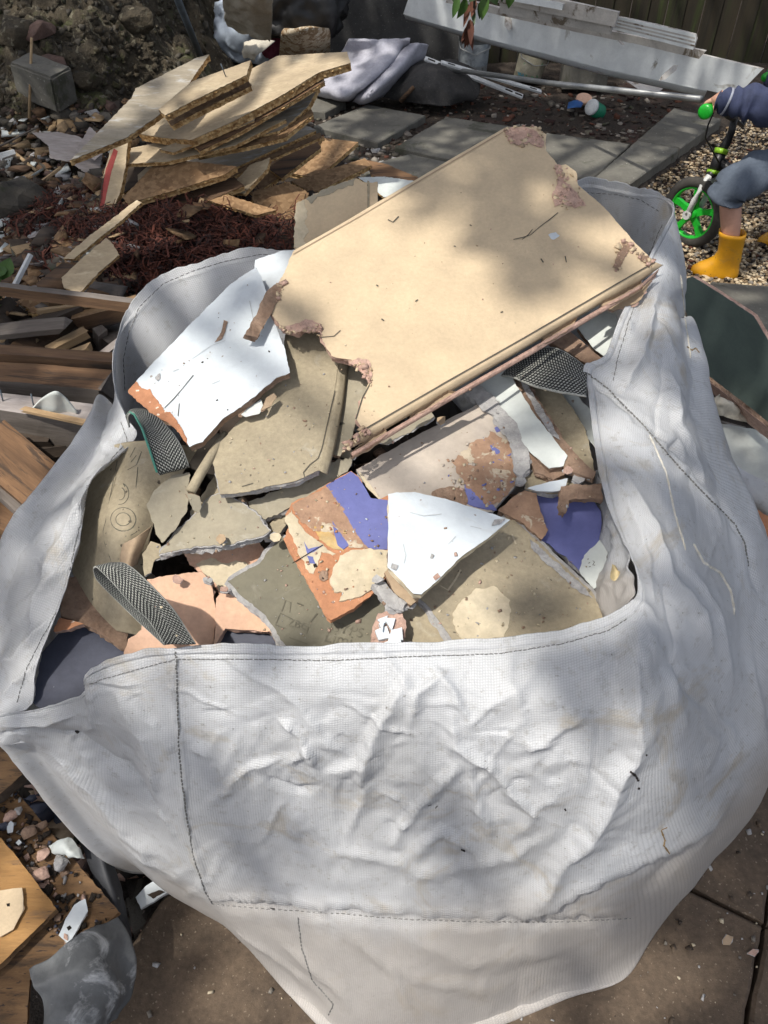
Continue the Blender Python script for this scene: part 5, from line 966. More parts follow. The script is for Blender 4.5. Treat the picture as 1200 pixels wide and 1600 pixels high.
slotted('longer white slotted metal rail lying diagonally over the dark felt', Z(664, 90, .22), Z(817, 150, .03), .018, (.03, .16, .82, .92))
slotted('shorter white slotted rail running behind the long grey tube', Z(690, 96, .24), Z(846, 142, .04), .015, (.06, .4, .88))
tube('metal_tube', [Z(690, 106, .16), Z(860, 130, .27), Z(1096, 155, .50)], .0145, 'metal_grey', label='long grey metal tube reaching from the rails to the child', cat='tube', seg=14)
def lathe(prof, seg=28):
    V, F = [], []
    for r, z in prof:
        for k in range(seg): a = 2*math.pi*k/seg; V.append((r*math.cos(a), r*math.sin(a), z))
    for i in range(len(prof)-1):
        for k in range(seg): F.append((i*seg+k, i*seg+(k+1) % seg, (i+1)*seg+(k+1) % seg, (i+1)*seg+k))
    return V, F
def bucket(label, base, r, h, m, lab_m, tilt):
    b = empty('paint_bucket', base, label, 'bucket'); b.rotation_euler = tilt
    V, F = lathe([(0,0),(r*.86,0),(r*.9,.01),(r*.98,h*.9),(r*1.04,h*.9),(r*1.04,h*.94),(r*.99,h),(r*.95,h),(r*.94,h*.9),(r*.84,.012),(0,.012)]); mesh('bucket_body', V, F, MATS[m], b, smooth=True)
    V, F = lathe([(r*.915,h*.2),(r*.965,h*.72)]); mesh('paper_label', [(x*1.006, y*1.006, z) for x, y, z in V], F, MATS[lab_m], b, smooth=True)
    tube('wire_handle', [(-r*1.05,0,h*.88),(-r*.9,-r*.7,h*.62),(0,-r*1.12,h*.5),(r*.9,-r*.7,h*.62),(r*1.05,0,h*.88)], .003, 'metal_grey', b, 6); return b
mat('label_grey', (.30,.33,.35), (.2,.22,.24), 14, lo=.5, hi=.56)
bucket('grey white paint bucket standing behind the metal rails', Z(738, 112, -.03), .115, .27, 'bucket_white', 'label_grey', (0, 0, 0))
bucket('stained tilted paint bucket with a blue mark under the fascia', Z(822, 126, -.03), .105, .21, 'bucket_stained', 'bucket_stained', (R(-8), R(14), 0))
block('grey_box', 'plain grey box in the shade under the fascia board', 'box', Z(915, 138, 0)+Vector((0, .12, .12)), (.30, .22, .27), R(-6), 'slab_grey', bev=.006)
pot = empty('small_tub', Z(932, 172, .0), 'small white tub with a green label lying on the litter', 'tub'); pot.rotation_euler = (R(62), R(8), R(-62))
V, F = lathe([(0,-.045),(.042,-.045),(.045,-.04),(.045,.05),(0,.05)]); mesh('tub_body', V, F, MATS['green_label'], pot, smooth=True); V, F = lathe([(0,.062),(.046,.062),(.048,.055),(.048,.045),(0,.045)]); mesh('tub_lid', V, F, MATS['metal_white'], pot, smooth=True)
V, F = lathe([(0,.02),(.05,.02),(.053,.015),(.05,0),(0,0)]); o = mesh('jar_lid', V, F, MATS['paper_salmon']); o.location = Z(912, 157, .0); o.rotation_euler = (R(18), 0, 0); tag(o, 'pinkish round jar lid lying left of the green labelled tub', 'lid')
sheet('blue_scrap', [[(888,160,.0),(900,156,.02),(912,160,.0)],[(886,170,.0),(898,168,.015),(908,168,.0)]], 'blue_plastic', 8, 6, label='scrap of blue plastic on the litter', cat='scrap')
def lump(name, label, cat, c, size, m, seed=0, crumple=.25, freq=1.6, sub=5, rot=0):
    bm = bmesh.new(); bmesh.ops.create_icosphere(bm, subdivisions=sub, radius=1); bv = np.array([v.co[:] for v in bm.verts]); bf = np.array([[v.index for v in f.verts] for f in bm.faces]); bm.free()
    w = bv + .35*np.stack([pnoise(bv*1.3, seed+i) for i in range(3)], 1); k = 1+crumple*(.9*pnoise(w*freq, seed)+.7*(.3-np.abs(pnoise(w*freq*2, seed+4)))+.4*(.3-np.abs(pnoise(w*freq*4.5, seed+5))))
    V = bv*k[:, None]*np.array(size); V[:, 2] = np.maximum(V[:, 2], -size[2]*.75); c_, s_ = math.cos(rot), math.sin(rot); V = np.stack([V[:, 0]*c_-V[:, 1]*s_, V[:, 0]*s_+V[:, 1]*c_, V[:, 2]], 1)
    o = mesh_np(name, V, bf, MATS[m], smooth=True); o.location = c; return tag(o, label, cat)
lump('plastic_bag', 'pale blue knotted plastic bag stuffed full beside the bank', 'plastic bag', Z(392, 100, .05)+Vector((0, .2, .18)), (.27, .2, .26), 'plastic_blue', 3)
lump('black_sack', 'black refuse sack piled highest at the back', 'sack', Z(455, 62, .3)+Vector((0, .3, .16)), (.36, .28, .26), 'black_plastic', 8, .22)
lump('black_sack', 'black sack in the dark corner behind the grey blankets', 'sack', Z(545, 68, .0)+Vector((.02, .55, .3)), (.3, .25, .5), 'black_plastic', 12, .2)
sheet('cream_cloth', [[(346,-20,.8),(375,-20,.82),(400,-18,.84),(425,-14,.8)],[(350,15,.62),(375,16,.66),(398,16,.69),(425,24,.66)],[(353,40,.46),(380,40,.52),(405,44,.54),(424,52,.5)],[(358,44,.42),(384,52,.42),(408,62,.42),(422,64,.4)]], 'fabric_cream', 30, 30, .01, 7, .006, label='cream cloth draped over the pale blue plastic bag', cat='cloth', crumple=.02)
sheet('beige_cloth', [[(385,66,.34),(405,60,.38),(430,64,.36)],[(378,80,.30),(395,80,.34),(402,88,.31)],[(380,90,.26),(392,92,.28),(398,94,.27)]], 'fabric_cream', 16, 16, .008, 12, .004, label='crumpled beige scrap on the front of the pale blue bag', cat='cloth', crumple=.015)
lump('maroon_cloth', 'dark maroon cloth wedged beside the patterned fabric', 'cloth', Z(420, 84, .12)+Vector((.02, .1, .05)), (.10, .09, .12), 'fabric_maroon', 15)
lump('pink_scrap', 'bright pink scrap low against the pale blue bag', 'scrap', Z(343, 106, .02)+Vector((0, .0, .03)), (.04, .04, .05), 'plastic_pink', 16, sub=3)
sheet('patterned_cushion', [[(436,92,.14),(462,94,.14),(488,92,.14),(514,90,.13)],[(438,72,.25),(464,74,.26),(490,72,.26),(515,70,.24)],[(440,54,.35),(464,54,.37),(490,52,.37),(514,50,.34)],[(446,46,.38),(466,44,.41),(490,42,.41),(510,44,.37)]], 'fabric_pattern', 30, 24, .003, 8, .02, label='brown and cream patterned cushion below the black sack', cat='cushion')
board('dark_wall', 'dark grey rough panel standing behind the grey blankets', 'wall panel', [(515,-60),(515,100),(560,112),(660,112),(735,100),(735,-60)], Frame(Vector((.15, 6.45, 0)), (0, -1, .12)), .05, 'wall_dark', 'wall_dark', 'wall_dark', .002, face_name='rough_face', core_name='panel_body', step=.05)
sheet('grey_blanket', [[(545,62,.30),(580,62,.31),(610,62,.30),(641,60,.33)],[(530,85,.20),(570,80,.24),(605,84,.25),(636,70,.27)],[(500,112,.13),(545,105,.17),(590,112,.19),(622,84,.22)],[(490,135,.07),(520,140,.10),(545,150,.08),(590,122,.09)],[(488,145,.02),(505,150,.02),(540,156,.02),(575,142,.02)]], 'blanket', 44, 44, .008, 6, .02, label='grey blue blanket lying folded with dark debris on it', cat='blanket', crumple=.008)
sheet('grey_blanket', [[(640,70,.28),(655,68,.29),(669,70,.26)],[(612,96,.20),(635,92,.23),(660,90,.19)],[(585,125,.13),(610,120,.17),(636,112,.11)],[(560,150,.05),(580,148,.09),(612,138,.04)],[(552,158,.01),(572,160,.02),(598,148,.01)]], 'blanket', 36, 40, .006, 7, .02, label='second fold of grey blanket lying right against the dark felt', cat='blanket', crumple=.006)
sheet('dark_felt', [[(640,100,.16),(680,94,.19),(720,98,.17),(748,120,.10)],[(622,120,.12),(665,112,.17),(712,118,.15),(750,136,.07)],[(606,140,.06),(650,136,.11),(705,140,.10),(745,150,.04)],[(600,152,.01),(645,160,.02),(690,166,.02),(735,158,.01)]], 'felt_dark', 40, 34, .012, 5, .015, label='dark grey felt sheet bunched beside the blankets', cat='felt', crumple=.03)
tube('broken_stick', [Z(626, 158, .03), Z(646, 136, .12)], [.016, .012], 'timber_brown', label='short brown stick lying on the dark felt', cat='stick', seg=6)

# ------------------------------------------------------------------ pile of broken chipboard
GO = 'broken chipboard sheets in the pile'
def OB(label, o, z, nrm=(-.22,-.28), face='osb_top', th=.026, core='osb_edge', back='osb_brown', amp=.0032, at=None, straight=(), **k):
    cx = sum(p[0] for p in o)/len(o); cy = sum(p[1] for p in o)/len(o)
    f = Frame(Z(*(at or (cx, cy)), z), (nrm[0], nrm[1], 1)); return board('chipboard_piece', label, 'chipboard', o, f, th, face, core, back, amp, .004, straight, GO, face_name='board_face', core_name='chip_core', step=.006, coarse=75, face_th=.002, **k), f
OB('dark chipboard sheet flat at the bottom right of the pile', [(440,268),(487,213),(560,222),(495,278)], .07, (0,-.2), 'osb_brown')
OB('dark piece sticking out lowest at the right foot of the pile', [(455,283),(570,247),(581,258),(487,303)], .06, (0,-.2), 'osb_brown')
OB('curved brown plank end lying by the paving slab', [(573,250),(600,255),(653,277),(650,286),(620,284),(580,274)], .05, (0,-.3), 'timber_orange')
OB('pale bluish board corner under the curved brown plank', [(560,277),(600,276),(650,283),(640,300),(600,308)], .04, (0,-.2), 'paint_pale', th=.015)
OB('rough brown broken lump at the foot of the pile', [(392,300),(450,284),(483,300),(470,335),(430,352),(398,330)], .12, (.2,-.5), 'osb_brown', amp=.012)
OB('thin brown strip lying on the red fibres', [(322,312),(350,303),(432,328),(400,336)], .19, (0,-.3), 'osb_brown', th=.018)
OB('brown board low under the kraft faced sheet', [(205,322),(300,300),(365,276),(382,290),(310,320),(215,334)], .2, (-.1,-.3), 'timber_brown')
OB('brown sheet slipping out low in the middle of the pile', [(360,302),(470,222),(506,212),(480,246),(392,308)], .14, (-.1,-.4), 'osb_brown')
OB('reddish brown sheet corner right of the middle sheets', [(418,262),(490,214),(502,230),(440,278)], .17, (-.1,-.3), 'timber_brown')
OB('small curled piece in front of the middle sheets', [(353,301),(390,258),(422,246),(417,264),(381,302)], .24, (-.3,-.6), 'osb_top')
OB('wide dark topped sheet in the middle of the pile', [(258,264),(300,232),(457,186),(494,203),(362,264)], .27, (-.12,-.2), 'osb_grey')
OB('dark upright board end inside the left of the pile', [(182,262),(252,248),(244,276),(192,302)], .24, (-.2,-.9), 'timber_dark')
OB('tan kraft faced sheet at the lower left of the pile', [(192,309),(250,247),(370,260),(350,273),(287,293),(200,318)], .27, (-.1,-.35), 'osb_brown', th=.03)
OB('long narrow sheet crossing low on the left of the pile', [(176,257),(202,232),(330,205),(447,186),(366,227),(262,252)], .36, (-.1,-.25), 'osb_top', th=.02)
OB('sheet with a bright broken edge on the right of the pile', [(300,229),(318,206),(360,188),(498,134),(482,165),(448,196),(436,204),(380,217)], .40, (-.18,-.25), 'osb_grey', th=.03)
OB('thin stepped strip under the largest sheet', [(248,233),(405,172),(396,189),(270,238)], .42, (-.15,-.3), 'osb_top', th=.016)
big, f_big = OB('largest pale sheet sloping up to the right across the pile', [(216,209),(290,158),(434,87),(542,81),(548,98),(498,113),(443,147),(367,188),(300,218),(262,216)], .52, (-.2,-.24), 'osb_top', th=.036)
OB('dark layer of board directly under the largest sheet', [(300,226),(370,196),(446,153),(502,118),(508,127),(448,163),(374,206),(312,236)], .47, (-.2,-.26), 'timber_brown', th=.02)
OB('splintered brown layer below the bright edged sheet', [(302,236),(380,222),(440,207),(486,170),(490,178),(446,214),(382,230),(308,244)], .37, (-.18,-.26), 'osb_brown', th=.022)
OB('thin ply layer peeping out under the wide dark sheet', [(272,274),(362,268),(430,238),(500,207),(502,214),(430,246),(364,276),(280,282)], .25, (-.12,-.22), 'osb_brown', th=.016)
OB('pale board end standing behind the kraft faced sheet', [(214,262),(252,240),(262,250),(236,282),(216,288)], .26, (-.3,-.7), 'osb_top', th=.018)
OB('brown offcut on edge between upright offcut and pile', [(190,300),(214,252),(222,258),(206,306)], .22, (-.5,-1.0), 'osb_brown', th=.02)
OB('brown strip sandwiched under the nailed board', [(260,188),(385,122),(393,133),(300,179),(268,196)], .56, (-.2,-.35), 'osb_brown')
nb_, f_nb = OB('narrow board with a nail standing upright in it', [(247,171),(300,127),(392,94),(385,117),(300,158),(258,180)], .62, (-.2,-.35), 'osb_top', th=.03)
o = tube('nail', [Vector((*f_nb.p2(353, 120), 0)), Vector((*f_nb.p2(353, 120), .055))], .0022, 'pole_blue', nb_, 6)
OB('grey weathered sheet leaning up at the left top of the pile', [(109,251),(205,153),(212,138),(308,90),(327,85),(276,158),(240,186),(197,215)], .55, (.02,-.42), 'osb_grey', th=.028, at=(220,165))
rb, f_rb = OB('upright offcut with a red painted edge left of the pile', [(152,350),(156,310),(162,272),(178,216),(201,212),(196,260),(188,300),(174,334)], .22, (-.4,-1.4), 'osb_top', th=.03, at=(176,300))
patch(rb, f_rb, 'red_stripe', [(155,332),(158,300),(166,262),(178,232),(184,236),(174,268),(166,304),(160,334)], 'red_paint', .001)
patch(rb, f_rb, 'brown_stripe', [(152,335),(156,305),(158,290),(163,272),(160,310)], 'timber_dark', .001)
OB('long thin lath leaning from the fibres up to the pile', [(98,404),(140,368),(180,338),(214,312),(222,316),(190,344),(150,376),(116,404)], .34, (-.1,-.6), 'osb_top', th=.018, at=(160,360))
OB('flat tan offcut lying on the red fibres', [(96,434),(130,402),(166,372),(175,380),(186,398),(160,420),(124,458),(100,450)], .32, (-.1,-.45), 'osb_top', th=.014, amp=.003)
OB('ragged ochre board end under the thin lath at left', [(28,470),(84,452),(96,434),(124,458),(96,470),(80,498),(50,490)], .16, (0,-.4), 'osb_brown', amp=.012)
OB('torn grey white paper sheet beside the upright offcut', [(50,207),(90,206),(123,213),(160,240),(154,277),(130,268),(110,253),(78,247),(76,228)], .12, (.1,-.45), 'timber_paint', th=.003, core='timber_paint', back='timber_paint', amp=.004)
OB('second grey paper scrap leaning under the weathered sheet', [(118,236),(140,198),(150,206),(160,240),(148,250)], .16, (.1,-.6), 'timber_paint', th=.003, core='timber_paint', back='timber_paint', amp=.003)
for k, (lab, a, b_, r) in enumerate([('pale stick on the rubble at the left edge, highest', (0,213,.10), (46,204,.08), .012), ('thin grey lath lying across the rubble at left', (0,228,.09), (60,198,.16), .006), ('brown stick crossing the rubble under the laths', (12,230,.08), (58,268,.05), .012), ('pale stick end beside the torn paper', (58,290,.05), (95,262,.08), .010), ('white lath end at the left edge by the boulder', (0,245,.1), (22,238,.1), .02), ('white narrow lath standing steeply at far left', (0,492,.10), (48,398,.24), .012)]):
    tube('wood_stick', [Z(*a), Z(*b_)], [r, r*.85], 'metal_white' if 'white' in lab else ('timber_grey' if 'grey' in lab else 'splinter'), label=lab, cat='stick', seg=5, smooth=False, group='loose sticks on the rubble')
# red fibres
def fibres(n, rs):
    V, F, M = [], [], []
    for i in range(n):
        r = rs.rand()
        if r < .8: px, py = 275+rs.normal()*95, 395+rs.normal()*38
        else: px, py = 95+rs.normal()*40, 345+rs.normal()*26
        px = min(max(px, 20), 470); py = min(max(py, 305), 490); p = on_ground(px, py, rs.rand()**1.6*.075*max(0, .5+1.2*mnoise.noise(Vector((px*.02, py*.03, 2)))))
        if mnoise.noise(Vector((px*.025, py*.035, 7))) < -.38: continue
        a = rs.rand()*6.28; t = rs.normal()*.35; l = .03+.09*rs.rand(); w = .0016+.0022*rs.rand(); d = Vector((math.cos(a)*math.cos(t), math.sin(a)*math.cos(t), math.sin(t))); s = d.cross(Vector((0, 0, 1))).normalized()*w; bnd = Vector(rs.normal(size=3)*.018); b0 = len(V)
        for q in range(4):
            u = q/3-.5; c = p+d*l*u+bnd*(1-4*u*u); V += [c-s, c+s]
            if q: F.append((b0+2*q-2, b0+2*q-1, b0+2*q+1, b0+2*q)); M.append(0 if i % 3 else 1)
    return V, F, M
V, F, M = fibres(13000, np.random.RandomState(6)); o = mesh('red_fibres', V, F, [MATS['fibre_red'], MATS['fibre_dark']], None, M); tag(o, 'mass of dark red shredded fibre heaped below the chipboard pile', 'fibre', kind='stuff')

# ------------------------------------------------------------------ old timbers left of the bag
def beam(name, label, p0, p1, w, h, m, roll=0.0, cat='timber', group='old timbers beside the bag', jag=.01, top=None, seed=1, nail=()):
    d = p1-p0; L = d.length; x = d.normalized(); up = Vector((0, 0, 1)); y = up.cross(x).normalized(); z = x.cross(y)
    c, s = math.cos(roll), math.sin(roll); y, z = y*c+z*s, z*c-y*s
    r = empty(name, p0, label, cat, group, Matrix((x, y, z)).transposed()); n = 9; V, F, M = [], [], []; rs = random.Random(seed)
    ring = [(-.5,.5),(-.46,.5),(.46,.5),(.5,.46),(.5,-.5),(-.5,-.5),(-.5,.46)]
    for i in range(n):
        e = (rs.uniform(-1, 1)*jag if i in (0, n-1) else 0)
        for k, (a, b_) in enumerate(ring):
            ex = e + (rs.uniform(-1, 1)*jag if i in (0, n-1) else 0); q = Vector((L*i/(n-1)+ex, a*w, b_*h)); q += Vector((0, mnoise.noise(q*9+Vector((seed, 0, 0))), mnoise.noise(q*9+Vector((0, seed, 0)))))*min(w, h)*.08; V.append(q)
    m_ = len(ring)
    for i in range(n-1):
        for k in range(m_): F.append((i*m_+k, (i+1)*m_+k, (i+1)*m_+(k+1) % m_, i*m_+(k+1) % m_)); M.append(1 if (top and k in (0, 1)) else 0)
    F += [tuple(range(m_)), tuple((n-1)*m_+k for k in range(m_))[::-1]]; M += [0, 0]
    mesh('wood_body', V, F, [MATS[m], MATS[top or m]], r, M)
    for t in nail: tube('nail', [(L*t, 0, h*.4), (L*t+.004, .003, h*.5+.035)], .0022, 'pole_blue', r, 6)
    return r
beam('timber_plank', 'long thin plank lying straight above the other timbers', Z(-40,447,.30), Z(215,478,.36), .03, .035, 'timber_brown', seed=2, top='timber_grey')
beam('timber_beam', 'dark beam end in the gap under the thin plank', Z(25,535,.14), Z(135,492,.20), .06, .09, 'timber_dark', seed=3)
beam('timber_plank', 'split brown plank end running under the bag rim', Z(122,500,.20), Z(215,478,.24), .07, .05, 'timber_brown', seed=4, top='osb_brown')
beam('timber_plank', 'short ochre stick in the dark gap, longer of two', Z(72,552,.16), Z(132,520,.2), .045, .025, 'splinter', seed=5)
beam('timber_plank', 'short ochre stick in the dark gap, nearer the bag', Z(100,560,.17), Z(142,544,.2), .04, .025, 'splinter', seed=6)
beam('timber_post', 'grey upright stub standing in the gap by the bag', Z(158,560,.05), Z(156,512,.20), .035, .035, 'timber_grey', seed=7)
beam('timber_board', 'dull mauve board piece in the gap beside the grey stub', Z(166,556,.14), Z(200,530,.2), .09, .02, 'timber_paint', roll=-.6, seed=8)
beam('timber_beam', 'thick weathered beam with a pale splintered top edge', Z(-60,602,.24), Z(176,622,.24), .10, .13, 'timber_grey', seed=9, top='timber_orange')
beam('timber_plank', 'narrow brown board lying behind the thick beam', Z(-40,549,.30), Z(196,566,.30), .05, .03, 'timber_brown', seed=10)
beam('timber_beam', 'pale painted beam with nails standing in it', Z(-60,640,.27), Z(176,672,.27), .075, .10, 'timber_grey', seed=11, top='timber_paint', nail=(.32, .52))
beam('timber_board', 'dark reddish panel standing behind the brown planks', Z(-20,715,.14), Z(98,718,.14), .04, .22, 'timber_dark', roll=.25, seed=12)
beam('timber_plank', 'wide orange brown plank sloping down to the bag, upper one', Z(-20,688,.30), Z(110,800,.22), .13, .03, 'timber_orange', roll=.15, seed=13)
beam('timber_plank', 'pale split edge under the upper orange plank', Z(-20,752,.24), Z(80,838,.2), .03, .025, 'timber_grey', seed=14)
beam('timber_plank', 'lower orange brown plank ending at the bag', Z(-30,775,.20), Z(62,828,.18), .12, .035, 'timber_orange', seed=15)
chips('wood_splinters', 130, in_px(-20, 470, 200, 860, .12), ['timber_brown', 'timber_dark', 'splinter', 'timber_grey', 'timber_orange'], (.03, .16), 'splintered bits of wood lying among the old timbers', 'splinters', .14, seed=54)
for k_, (lab_, a_, b__, w_, h_, m_, r_) in enumerate([('broken grey plank lying across the gap behind the thick beam', (-20,520,.2), (96,508,.24), .06, .02, 'timber_grey', .2), ('thin pale lath beneath the long thin plank', (60,486,.22), (190,470,.26), .02, .012, 'splinter', 0), ('split dark plank under the pale painted beam', (-30,712,.2), (140,690,.2), .08, .03, 'timber_dark', -.2), ('narrow brown offcut leaning against the dark reddish panel', (30,700,.26), (70,760,.2), .03, .02, 'timber_brown', .3), ('weathered plank edge below the lower orange plank', (-20,850,.1), (30,872,.1), .07, .04, 'timber_brown', .1), ('thin splintered strip lying on the pale painted beam', (40,640,.335), (150,664,.335), .018, .008, 'splinter', 0), ('short dark beam end in the black gap left of the bag', (18,880,.05), (60,830,.1), .06, .06, 'timber_dark', 0)]):
    beam('timber_plank', lab_, Z(*a_), Z(*b__), w_, h_, m_, roll=r_, seed=60+k_, jag=.02)
sheet('grey_cone', [[(50,640,.33),(66,622,.37),(85,612,.40),(100,620,.38),(120,644,.33)],[(50,648,.30),(66,646,.31),(85,646,.32),(102,648,.31),(120,652,.30)]], 'paint_pale', 24, 8, .002, 9, .004, label='grey cone shaped plastic piece behind the pale painted beam', cat='scrap')
def leafmesh(l, w, seg=5, bend=.2, fold=.15):
    V, F = [], []
    for i in range(seg+1):
        t = i/seg; ww = w*math.sin(math.pi*(t**.8))*(1 if t < 1 else 0)+.0005; z = -bend*l*t*t
        V += [(t*l, -ww, z+fold*ww), (t*l, 0, z), (t*l, ww, z+fold*ww)]
        if i: b0 = (i-1)*3; F += [(b0, b0+3, b0+4, b0+1), (b0+1, b0+4, b0+5, b0+2)]
    return V, F
weed = empty('leafy_weed', on_ground(10, 545), 'green broad leaved weed growing at the left edge between timbers', 'plant')
V, F = leafmesh(.13, .045); lm = bpy.data.meshes.new('leaf'); lm.from_pydata(V, [], F); lm.materials.append(MATS['leaf_green'])
rl = random.Random(4)
for k in range(14):
    o = bpy.data.objects.new('leaf', lm); link(o, weed); a = rl.uniform(0, 6.28); o.location = Vector((rl.uniform(-.06, .07), rl.uniform(-.05, .05), rl.uniform(.05, .30))); o.rotation_euler = (rl.uniform(-.4, .4), rl.uniform(-.9, .2), a); s = rl.uniform(.5, 1.1); o.scale = (s, s, s)
for k in range(3): tube('stem', [(0, 0, 0), (.02*k-.02, .01, .15), (.05*k-.05, 0, .3)], .004, 'leaf_green', weed, 5)

# ------------------------------------------------------------------ plywood, rubber and fragments at lower left
def flat(name, label, o, z, face, th=.012, core='osb_edge', nrm=(0, 0), cat='board', amp=.002, straight=(), group=None, at=None, **k):
    cx = sum(p[0] for p in o)/len(o); cy = sum(p[1] for p in o)/len(o); f = Frame(Z(*(at or (cx, cy)), z), (nrm[0], nrm[1], 1)); return board(name, label, cat, o, f, th, face, core, core, amp, .001, straight, group, step=.008, **k), f
flat('plywood_sheet', 'dark plank with plaster crumbs along it at the left edge', [(-60,1175),(0,1150),(45,1158),(62,1180),(40,1205),(0,1240),(-60,1275)], .16, 'ply_brown', .03, 'timber_dark', face_name='board_face', core_name='ply_edge')
flat('plywood_sheet', 'large brown plywood sheet under the orange one at lower left', [(-80,1215),(0,1228),(22,1232),(100,1325),(186,1425),(130,1475),(46,1530),(40,1640),(-80,1660)], .115, 'ply_brown', .012, 'timber_orange', face_name='board_face', core_name='ply_edge')
flat('plywood_sheet', 'orange plywood sheet lying on top at the left edge', [(-80,1240),(0,1308),(45,1362),(88,1420),(40,1468),(0,1508),(-80,1570)], .15, 'ply_orange', .015, 'ply_brown', face_name='board_face', core_name='ply_edge')
sheet('black_rubber_strip', [[(60,1186,.10),(84,1196,.12),(104,1222,.10)],[(84,1230,.10),(108,1240,.125),(132,1270,.10)],[(120,1300,.10),(146,1310,.12),(166,1330,.09)],[(152,1380,.09),(172,1384,.105),(190,1396,.07)],[(172,1440,.08),(190,1444,.085),(202,1450,.05)],[(186,1490,.05),(196,1490,.05),(204,1492,.03)]], 'rubber_black', 20, 50, .004, 14, .004, label='black rubber strip curving between plywood and bag', cat='rubber strip')
sheet('rubber_sheet', [[(42,1512,.17),(80,1490,.18),(130,1462,.17),(182,1434,.13)],[(48,1540,.175),(95,1520,.185),(150,1490,.17),(200,1470,.11)],[(60,1570,.16),(100,1560,.17),(160,1530,.15),(208,1520,.08)],[(70,1600,.14),(110,1600,.15),(160,1575,.13),(206,1560,.06)],[(70,1650,.12),(110,1650,.12),(160,1620,.10),(190,1596,.05)]], 'rubber_sheet', 40, 40, .004, 9, .005, label='folded grey rubber sheet streaked white on the plywood', cat='rubber sheet', crumple=.02)
flat('white_tile_piece', 'white pointed fragment with a screw hole on the brown plywood', [(92,1461),(103,1436),(115,1414),(133,1404),(137,1424),(122,1450),(107,1476)], .128, 'paint_white', .006, 'gypsum_grey', cat='fragment', patches=[('screw_hole', [(104,1449),(109,1446),(112,1450),(107,1454)], 'dark_hole', .0005), ('pink_smear', [(100,1458),(106,1460),(106,1470),(100,1466)], 'gypsum_pink', .001)])
flat('paper_piece', 'tan eight sided scrap lying on the orange plywood', [(-30,1400),(0,1392),(20,1388),(34,1388),(37,1420),(20,1452),(0,1464),(-30,1460)], .158, 'paper_tan', .003, 'paper_kraft', cat='fragment', patches=[('dark_spot', [(10,1412),(15,1411),(15,1416),(11,1416)], 'dark_hole', .0005)])
sheet('torn_white_paper', [[(76,1322,.128),(95,1312,.145),(112,1310,.14)],[(84,1330,.128),(104,1326,.15),(122,1326,.135)],[(100,1332,.125),(118,1340,.14),(132,1342,.125)]], 'paint_pale', 20, 20, .003, 30, .001, label='torn white paper scrap draped over the plywood edge', cat='fragment', crumple=.006)
rock('plaster_chunk', 'grey cracked plaster chunk on the brown plywood edge', Z(94, 1350, .135), (.017, .015, .012), 'gypsum_grey', None, 71, 'chunk', .5)
for k, (px, py, s, m, lab) in enumerate([(68,1335,.016,'gypsum_pink','pink plaster chunk left of the grey cracked one'), (62,1368,.02,'gypsum_pink','reddish plaster chunk with a white rim on the brown plywood, lowest of the chunks'), (50,1360,.014,'gypsum_brown','brown plaster chunk touching the orange plywood edge'), (45,1300,.017,'gypsum_brown','curled brown paper chunk near the top of the brown plywood'), (15,1275,.016,'gypsum_pink','salmon plaster chunk close to the left edge'), (5,1292,.014,'slate_paint','slate grey chip at the left edge beside the salmon chunk'), (28,1268,.012,'gypsum_grey','small grey chip highest on the brown plywood')]):
    rock('plaster_chunk', lab, Z(px, py, .125+s*.4), (s, s*.75, s*.5), m, None, 80+k, 'chunk', .3)
flat('white_chip', 'bright white chip in the crumbs at the left edge', [(10,1290),(16,1282),(22,1286),(20,1300),(12,1302)], .132, 'paint_white', .003, 'gypsum_grey', cat='fragment'); flat('white_chip', 'smaller white chip lower on the brown plywood', [(25,1316),(30,1312),(34,1316),(29,1321)], .132, 'paint_white', .003, 'gypsum_grey', cat='fragment')
def on_ply(rs):
    while True:
        px, py = -10+190*rs.rand(), 1235+240*rs.rand()
        if py > 1235+ (px-20)*1.17 and rs.rand() < math.exp(-((px-45-(py-1330)*.5)/45)**2): return tuple(Z(px, py, .119))
chips('plaster_crumbs', 230, on_ply, ['gypsum_pink', 'gypsum_grey', 'soil', 'slate_paint', 'gypsum_brown', 'soil', 'soil'], (.003, .014), 'pink and grey plaster crumbs strewn over the brown plywood', 'crumbs', .5, seed=41)
flat('white_board_piece', 'white board scrap lying on the soil at the slab edge', [(212,1402),(228,1384),(248,1372),(266,1382),(262,1394),(240,1408),(220,1420)], .02, 'paint_white', .010, 'gypsum_grey', cat='fragment', patches=[('dirt', [(230,1398),(250,1390),(258,1394),(240,1404)], 'dirt_dark', .002)])
flat('plaster_bit', 'pale crumb beside the patio joint at lower right', [(1168,1490),(1176,1482),(1186,1484),(1180,1494)], .008, 'gypsum_pink', .004, 'gypsum_grey', cat='fragment'); flat('plaster_bit', 'square brownish chip flat on the patio at right', [(1128,1468),(1136,1460),(1146,1464),(1140,1476),(1130,1476)], .004, 'paper_kraft', .003, 'gypsum_grey', cat='fragment')

